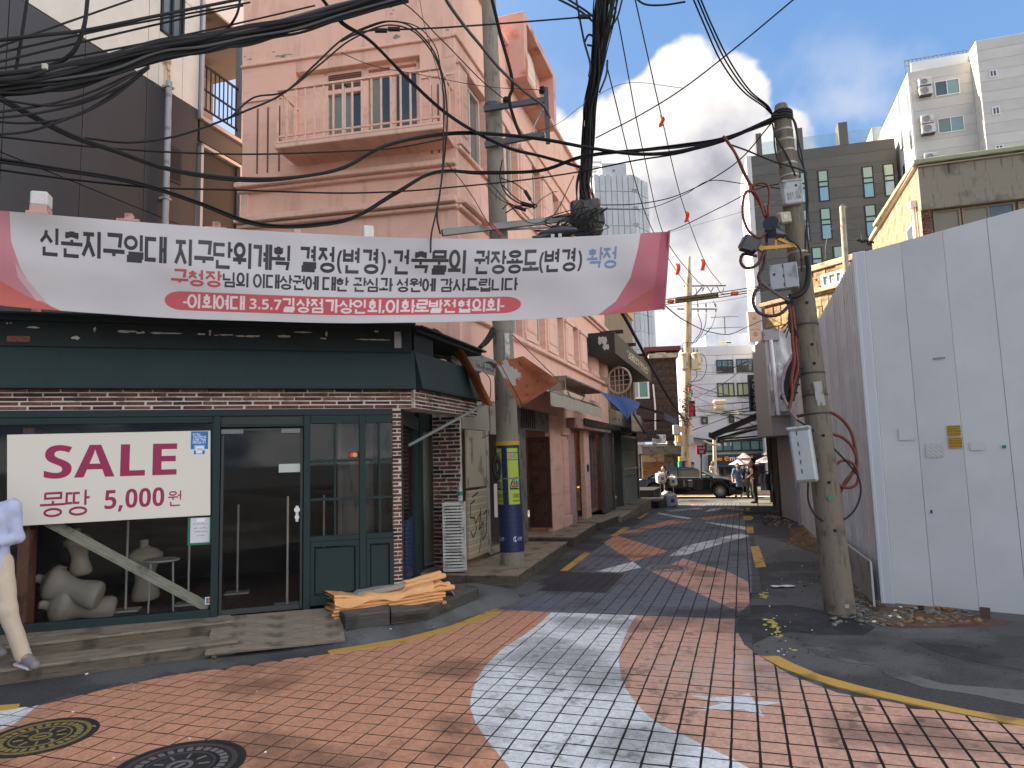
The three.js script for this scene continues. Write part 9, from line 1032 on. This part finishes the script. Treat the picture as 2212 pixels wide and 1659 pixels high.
  for (const x of [-1.58, 1.58]) for (const s of [1, -1]) { const w = part('wheel', new THREE.TorusGeometry(0.275, 0.09, 12, 36).scale(1, 1, 1.25).translate(x, 0.36, zc + s * 0.8), rubber, t); if (s > 0) { const sp = []; for (let i = 0; i < 18; i++) sp.push(bx(0.05, 0.235, -0.011, 0.011, 0, 0.02, 0.003).rotateZ((i / 18) * 2 * PI + 0.1).translate(x, 0.36, zc + 0.87)); part('rim', [new THREE.TorusGeometry(0.24, 0.018, 6, 36).translate(x, 0.36, zc + 0.87), rod(V(x, 0.36, zc + 0.86), V(x, 0.36, zc + 0.9), 0.06, 0.05, 20), ...sp], M(0.5, 0.5, 0.5, 0.35, null, 1, 0, { metalness: 0.3 }), w); part('brake_disc', rod(V(x, 0.36, zc + 0.78), V(x, 0.36, zc + 0.8), 0.23, 0.23, 24), M(0.02, 0.02, 0.02, 0.6), w); } }
  t.scale.setScalar(k); t.name = numbered('black_car').replace('_001', '');
}
// ================================================================ overhead cables
function cable(label, pts, r = 0.012, m = blackCable, o = {}) { // pts: pixel x, y and distance; n strands lashed side by side
  const P = A3(pts), t = thing(o.name || 'overhead_cable', label, 'cable', P[0]); seedNow = pts.length * 31 + floor(pts[0][1]); const n = o.n || 1, sp = o.spread || 0.04;
  for (let k = 0; k < n; k++) { const a = rnd(0, 6.28), w = n > 1 ? rnd(0.3, 1) : 0; part(n > 1 ? 'strand' : 'wire', rel(tube(P.map((p, i) => p.clone().add(V(0, (sin(a) + rnd(-0.5, 0.5)) * sp * w, cos(a) * sp * w))), r * (n > 1 ? rnd(0.6, 1.3) : 1), pts.length * 9, 6), P[0]), k % 6 === 5 ? greyCable : m, t); }
  for (const [x, y, d, len, rr] of o.joints || []) part('splice', rel(bar(at(x - len, y + (o.jt || 0), d), at(x + len, y - (o.jt || 0), d), rr), P[0]), rubber, t); return t;
}
cable('thickest black cable bundle crossing the top left corner', [[-60, 188, 5], [50, 176, 5.2], [150, 160, 5.5], [250, 136, 5.8], [350, 108, 6.1], [440, 91, 6.4], [530, 76, 6.8], [640, 52, 7.2], [740, 24, 7.7], [880, -16, 8.3]], 0.016, blackCable, { n: 36, spread: 0.085, name: 'cable_bundle' });
{ const T = (l, pts, r) => cable(l, pts, r);
  T('thin cable rising from the left edge across the white panels', [[-30, 112, 5], [60, 78, 5.3], [180, 36, 5.8], [300, -6, 6.3]], 0.009); T('double cable sagging above the thick bundle at top left', [[-30, 90, 5], [90, 76, 5.2], [180, 66, 5.5], [330, 36, 6], [470, 8, 6.6], [560, -10, 7]], 0.016); T('cable just below the sagging double cable at top left', [[-30, 120, 5], [133, 84, 5.5], [233, 62, 5.8], [350, 40, 6.2], [540, 5, 7]], 0.01); T('taut cable crossing in front of the balcony of the panelled building', [[-30, 140, 5], [180, 90, 5.6], [360, 48, 6.3], [525, 12, 7]], 0.01); T('cable running close above the thick bundle', [[-30, 152, 5], [150, 124, 5.6], [300, 96, 6], [480, 58, 6.7], [680, 12, 7.6]], 0.01);
  T('cable dropping steeply into the bundle near the left edge', [[60, -10, 5.2], [48, 70, 5.2], [33, 160, 5.2]], 0.012); T('cable looping down into the bundle below the small white tag', [[190, -10, 5.6], [180, 62, 5.5], [158, 112, 5.5], [120, 138, 5.5], [70, 150, 5.4]], 0.018); T('cable rising from the bundle across the pink wall', [[520, -10, 6.6], [512, 30, 6.6], [492, 60, 6.7], [470, 74, 6.7]], 0.012);
  for (const [i, pts] of [[[322, 143, 6], [280, 165, 5.8], [190, 212, 5.5], [110, 228, 5.3], [-20, 212, 5]], [[322, 147, 6], [270, 182, 5.8], [180, 222, 5.5], [70, 246, 5.2], [-20, 256, 5]], [[318, 150, 6], [240, 212, 5.7], [150, 254, 5.4], [60, 266, 5.2], [-20, 262, 5]], [[312, 152, 6], [210, 225, 5.7], [120, 266, 5.3], [60, 284, 5.2], [-20, 292, 5]], [[290, 158, 6], [180, 205, 5.6], [100, 226, 5.3], [-20, 245, 5]]].entries()) T(['first', 'second', 'third', 'fourth', 'fifth'][i] + ' cable fanning down left from the thick bundle, counted from the top', pts, 0.01);
  cable('heavy sagging cable from the left edge past the concrete pole to the leaning post', [[-40, 190, 5], [60, 245, 5.3], [150, 291, 5.7], [250, 326, 6.1], [350, 362, 6.6], [450, 381, 7], [560, 388, 7.5], [660, 380, 8], [740, 362, 8.4], [830, 316, 8.9], [930, 293, 9.4], [1000, 287, 9.6], [1080, 290, 9.7], [1180, 302, 9.4], [1280, 320, 9.1], [1380, 332, 8.8], [1460, 328, 8.6], [1560, 304, 8.4], [1668, 256, 8.2]], 0.017, blackCable, { n: 3, spread: 0.02 });
  cable('lowest bundle sagging just above the banner and rising to the leaning post', [[-40, 338, 5.6], [100, 362, 6], [293, 394, 6.8], [430, 438, 7.4], [533, 477, 7.8], [600, 488, 8], [690, 483, 8.3], [760, 470, 8.5], [853, 418, 8.9], [943, 371, 9.3], [1037, 373, 9.6], [1170, 367, 9.5], [1257, 338, 9.2], [1400, 322, 8.8], [1474, 314, 8.6], [1560, 300, 8.4], [1668, 262, 8.2]], 0.013, blackCable, { n: 5, spread: 0.03 });
  T('cable drooping in front of the charcoal wall and the balcony', [[183, 298, 6], [273, 308, 6.2], [367, 297, 6.5], [450, 272, 6.8], [520, 244, 7], [610, 203, 7.4], [680, 140, 7.8], [737, 87, 8.1], [787, 60, 8.4], [837, 46, 8.6], [880, 53, 8.7], [930, 100, 8.8], [957, 167, 8.8], [966, 250, 8.8], [962, 320, 8.8], [950, 420, 8.8], [944, 470, 8.8], [951, 505, 8.8]], 0.011);
  T('cable beside it ending in front of the banner', [[500, 252, 6.9], [550, 210, 7.2], [610, 200, 7.4], [690, 140, 7.8], [760, 85, 8.2], [840, 54, 8.5], [890, 66, 8.6], [928, 105, 8.6], [950, 150, 8.6], [958, 205, 8.5], [958, 285, 8.4], [955, 375, 8], [944, 450, 7.6], [932, 505, 7.2], [930, 545, 6.8]], 0.01); T('long level cable crossing below the balcony', [[-30, 292, 5.6], [200, 317, 6.3], [400, 330, 7], [560, 333, 7.6], [737, 327, 8.3], [850, 320, 8.8], [960, 300, 9.3]], 0.01); T('level cable crossing the pink cornice towards the tangle', [[-30, 363, 5.8], [150, 387, 6.4], [333, 405, 7], [500, 410, 7.6], [737, 417, 8.4], [870, 413, 8.9], [970, 405, 9.3], [1137, 388, 9.8], [1257, 370, 9.6], [1370, 347, 9], [1474, 330, 8.7], [1560, 304, 8.4]], 0.011);
  cable('diagonal bundle running from the top left down to the vertical tangle', [[690, -10, 7.6], [737, 48, 7.8], [797, 87, 8.1], [877, 167, 8.6], [957, 240, 9.1], [1037, 291, 9.7], [1104, 322, 10.1], [1170, 338, 10.4], [1255, 362, 10.8]], 0.013, blackCable, { n: 5, spread: 0.035 });
  T('thin cable slanting over the pink parapet to the concrete pole', [[740, -10, 8], [864, 3, 8.6], [950, 82, 9.3], [1047, 180, 10.3], [1090, 215, 10.6]], 0.008); cable('thick grey cable slanting from the top to the pole bracket', [[955, -20, 8.8], [964, 0, 8.9], [1004, 57, 9.3], [1037, 97, 9.6], [1082, 151, 10], [1137, 201, 10.4], [1177, 232, 10.7], [1188, 256, 10.8]], 0.024, M(0.1, 0.098, 0.1, 0.6)); T('thick black cable running down beside the concrete pole', [[1058, -20, 9.8], [1068, 20, 9.9], [1081, 75, 10.1], [1104, 160, 10.3], [1107, 190, 10.4], [1100, 213, 10.4], [1114, 267, 10.5], [1125, 294, 10.5]], 0.026);
  cable('high cable with two black splices across the pink parapet', [[1270, 36, 9.6], [1160, 45, 9.6], [1054, 53, 9.5], [950, 60, 9.2], [880, 63, 9], [800, 66, 8.7], [740, 84, 8.3]], 0.012, blackCable, { joints: [[823, 66, 8.75, 13, 0.045], [851, 63, 8.85, 13, 0.045], [1262, 36, 9.6, 14, 0.05]] });
  T('thin arching cable above the two splices', [[737, 90, 8.2], [800, 58, 8.5], [850, 46, 8.7], [905, 60, 8.9], [940, 100, 9], [955, 170, 9]], 0.008); T('thin wire from the bracket across the cloud to the right', [[737, 114, 8], [800, 140, 8.5], [900, 160, 9.3], [1060, 188, 10.2], [1170, 194, 10.6]], 0.005); T('wire rising right across the cloud from the bracket', [[1124, 293, 10.6], [1200, 270, 10.3], [1266, 222, 10], [1350, 180, 10], [1474, 190, 10]], 0.004);
  T('wire rising from the tangle up to the top right', [[1287, 298, 10], [1380, 250, 9.5], [1474, 192, 9], [1600, 94, 8.4], [1720, -6, 7.8]], 0.01); T('thin wire low beside the splice box rising to the leaning post', [[1290, 443, 11], [1380, 440, 10.4], [1474, 418, 9.6], [1592, 350, 8.8], [1668, 264, 8.2]], 0.008); T('thin wire from the tangle to the small beige box', [[1300, 452, 11], [1400, 450, 10.4], [1475, 422, 9.8], [1535, 390, 9], [1600, 396, 8.6], [1690, 408, 8.1]], 0.006); T('thin wire rising to the meter box on the leaning post', [[1430, 505, 11], [1475, 488, 10], [1560, 446, 9], [1640, 407, 8.3], [1690, 396, 8.1]], 0.006);
  for (const [i, x] of [0, 9, 16].entries()) T(['left', 'middle', 'right'][i] + ' of three cables sweeping down from the top to the leaning post', [[1490 + x, -20, 6.5], [1522 + x, 55, 6.9], [1556 + x * 1.2, 130, 7.3], [1606 + x, 198, 7.8], [1652 + x * 0.6, 232, 8.1], [1670, 250, 8.2]], 0.009);
  T('short thick cable leaving the tangle at the top edge', [[1372, -5, 9.4], [1390, 8, 9.4], [1430, 11, 9.2], [1480, 4, 9]], 0.014);
  for (const [i, a] of [[[1370, -10, 13], [1424, 230, 17], [1475, 440, 24], [1520, 560, 29], [1558, 615, 37.5]], [[1334, 37, 13], [1390, 330, 19], [1440, 520, 26], [1500, 600, 30], [1524, 618, 37.5]], [[1310, 140, 14], [1390, 450, 21], [1445, 560, 28], [1487, 620, 37.5]]].entries()) T(['right', 'middle', 'left'][i] + ' of three long power wires running up the street to the far pole', a, 0.015);
  for (const [x, y, d, l] of [[1429, 256, 17.5, 'orange flag highest on the long power wire'], [1483, 462, 25, 'orange flag halfway down the right hand power wire'], [1518, 566, 29, 'small orange flag near the far crossarm'], [1464, 575, 28, 'orange flag on the middle power wire']]) { const p = at(x, y, d); const s = d / 25; solo('wire_flag', l, 'flag', sheet((u, v) => V((u - 0.5) * 0.14 * s + 0.03 * sin(v * 5), -v * 0.42 * s + 0.1 * s, 0.04 * sin(u * 6 + v * 3)), 6, 8, 0.01), M(0.75, 0.09, 0.03, 0.6), p); }
  cable('thick black bundle dropping from behind the banner down the street to the far pole', [[1262, 500, 11.2], [1300, 600, 12.5], [1350, 685, 14], [1372, 726, 15.5], [1402, 782, 18], [1432, 836, 22], [1462, 885, 27], [1478, 905, 37.5]], 0.022, blackCable, { n: 9, spread: 0.055, name: 'cable_bundle' });
  const wm = thing('marked_wire', 'wires in pale sleeves with two orange markers strung behind the banner end', 'cable', at(1436, 650, 12)), O = at(1436, 650, 12), wr = (l, r, m, n = 'wire') => part(n, rel(tube(A3(l), r, 16, 6), O), m, wm); for (const dy of [-6, 0, 5]) wr([[1380, 662 + dy * 0.5, 12.5], [1450, 651 + dy, 12], [1550, 638 + dy, 11], [1650, 622 + dy * 0.8, 9.5], [1720, 606, 8.3]], 0.007, rubber); for (const dy of [-3, 3]) wr([[1460, 649 + dy, 12], [1550, 638 + dy, 11.1]], 0.022, M(0.5, 0.42, 0.2, 0.6), 'sleeve'); for (const [x, y, d] of [[1449, 651, 12], [1587, 634, 10.4]]) part('orange_marker', rel(bx(-0.055, 0.055, -0.03, 0.03, -0.03, 0.03, 0.012).translate(...at(x, y, d).toArray()), O), M(0.8, 0.11, 0.02, 0.5), wm);
  T('sagging wire from the banner end to the beige upright sign', [[1430, 655, 14], [1475, 690, 17], [1530, 716, 20], [1575, 722, 22], [1610, 708, 24], [1650, 690, 26]], 0.014); T('slack wire crossing below the white office windows', [[1490, 830, 30], [1540, 846, 29], [1600, 858, 28], [1660, 862, 26]], 0.018);
  for (const [i, l] of [[[1490, 800, 37.5], [1560, 802, 28], [1660, 760, 22]], [[1490, 836, 37.5], [1545, 856, 28], [1655, 850, 24]], [[1487, 868, 37.5], [1540, 892, 28], [1660, 898, 24]], [[1487, 886, 37.5], [1560, 890, 28], [1668, 872, 23]], [[1487, 905, 37.5], [1560, 893, 28], [1668, 884, 23]], [[1385, 912, 26], [1440, 906, 28], [1480, 900, 37.5]], [[1392, 906, 26], [1440, 912, 28], [1480, 908, 37.5]], [[1500, 860, 37.5], [1560, 830, 34], [1625, 780, 36]], [[1495, 930, 37.5], [1560, 906, 36], [1610, 890, 40]], [[1490, 862, 37.5], [1520, 885, 29.5], [1600, 905, 27], [1662, 912, 24]], [[1488, 880, 37.5], [1570, 872, 28], [1660, 866, 24]], [[1487, 850, 37.5], [1600, 905, 32], [1650, 930, 34]]].entries()) T('street wire at the far pole, strand ' + ['crossing highest to the wrapped shop', 'dipping below the lit office windows', 'sagging lowest to the awning roller', 'reaching the black hair sign', 'just under the speaker arm', 'reaching the blue awning valance', 'below the blue awning valance', 'slanting up over the lit windows', 'slanting over the steel pole', 'bowing towards the spiral bulb', 'level in front of the hair sign', 'slanting down to the grey awning'][i], l, 0.017);
  T('loop of thin wire hanging from the crossarm in front of the pink pilaster', [[1050, 400, 10.6], [1080, 430, 10.5], [1115, 447, 10.5], [1148, 448, 10.5], [1170, 430, 10.6], [1195, 415, 10.8], [1204, 414, 11]], 0.006); T('wire slanting across the crossarm to the tangle', [[1050, 385, 10.5], [1100, 440, 10.5], [1140, 480, 10.6], [1190, 470, 10.8], [1240, 380, 10.9]], 0.007); T('wire dropping from the cornice to the red ribbon', [[963, 350, 9.6], [1000, 395, 9.8], [1030, 440, 10], [1050, 475, 10.2], [1070, 500, 10.3]], 0.006); T('wire hank with splices hanging right of the concrete pole', [[1085, 345, 10.5], [1080, 385, 10.5], [1095, 420, 10.5], [1125, 440, 10.5], [1150, 447, 10.5], [1120, 445, 10.5], [1092, 460, 10.5]], 0.01);
  const hk = thing('splice_tubes', 'cluster of black splice tubes dangling right of the concrete pole', 'cable splice', at(1135, 440, 10.5)); for (const [a, b] of [[[1125, 438], [1155, 446]], [[1112, 446], [1136, 454]], [[1134, 412], [1146, 432]]]) part('tube', rel(rod(at(...a, 10.45), at(...b, 10.45), 0.028, 0.028, 10), at(1135, 440, 10.5)), rubber, hk); for (const l of [[[1082, 385], [1110, 395], [1134, 412]], [[1085, 400], [1110, 425], [1128, 438]], [[1085, 452], [1100, 440], [1114, 446]], [[1146, 432], [1152, 440], [1160, 444], [1152, 452]]]) part('wire', rel(tube(l.map(([x, y]) => at(x, y, 10.45)), 0.01, 12, 5), at(1135, 440, 10.5)), rubber, hk);
  solo('white_tag', 'small pale plastic tag clipped on the thick bundle at the left', 'tag', bx(-0.02, 0.02, -0.025, 0.02, -0.012, 0.012, 0.004), M(0.5, 0.5, 0.38, 0.6), at(97, 143, 5.15)); T('thin white wire hanging over the pink parapet', [[905, -10, 9], [918, 60, 9.1], [935, 118, 9.2], [958, 210, 9.3], [962, 330, 9.3]], 0.004);
}
renderer.render(scene, camera);
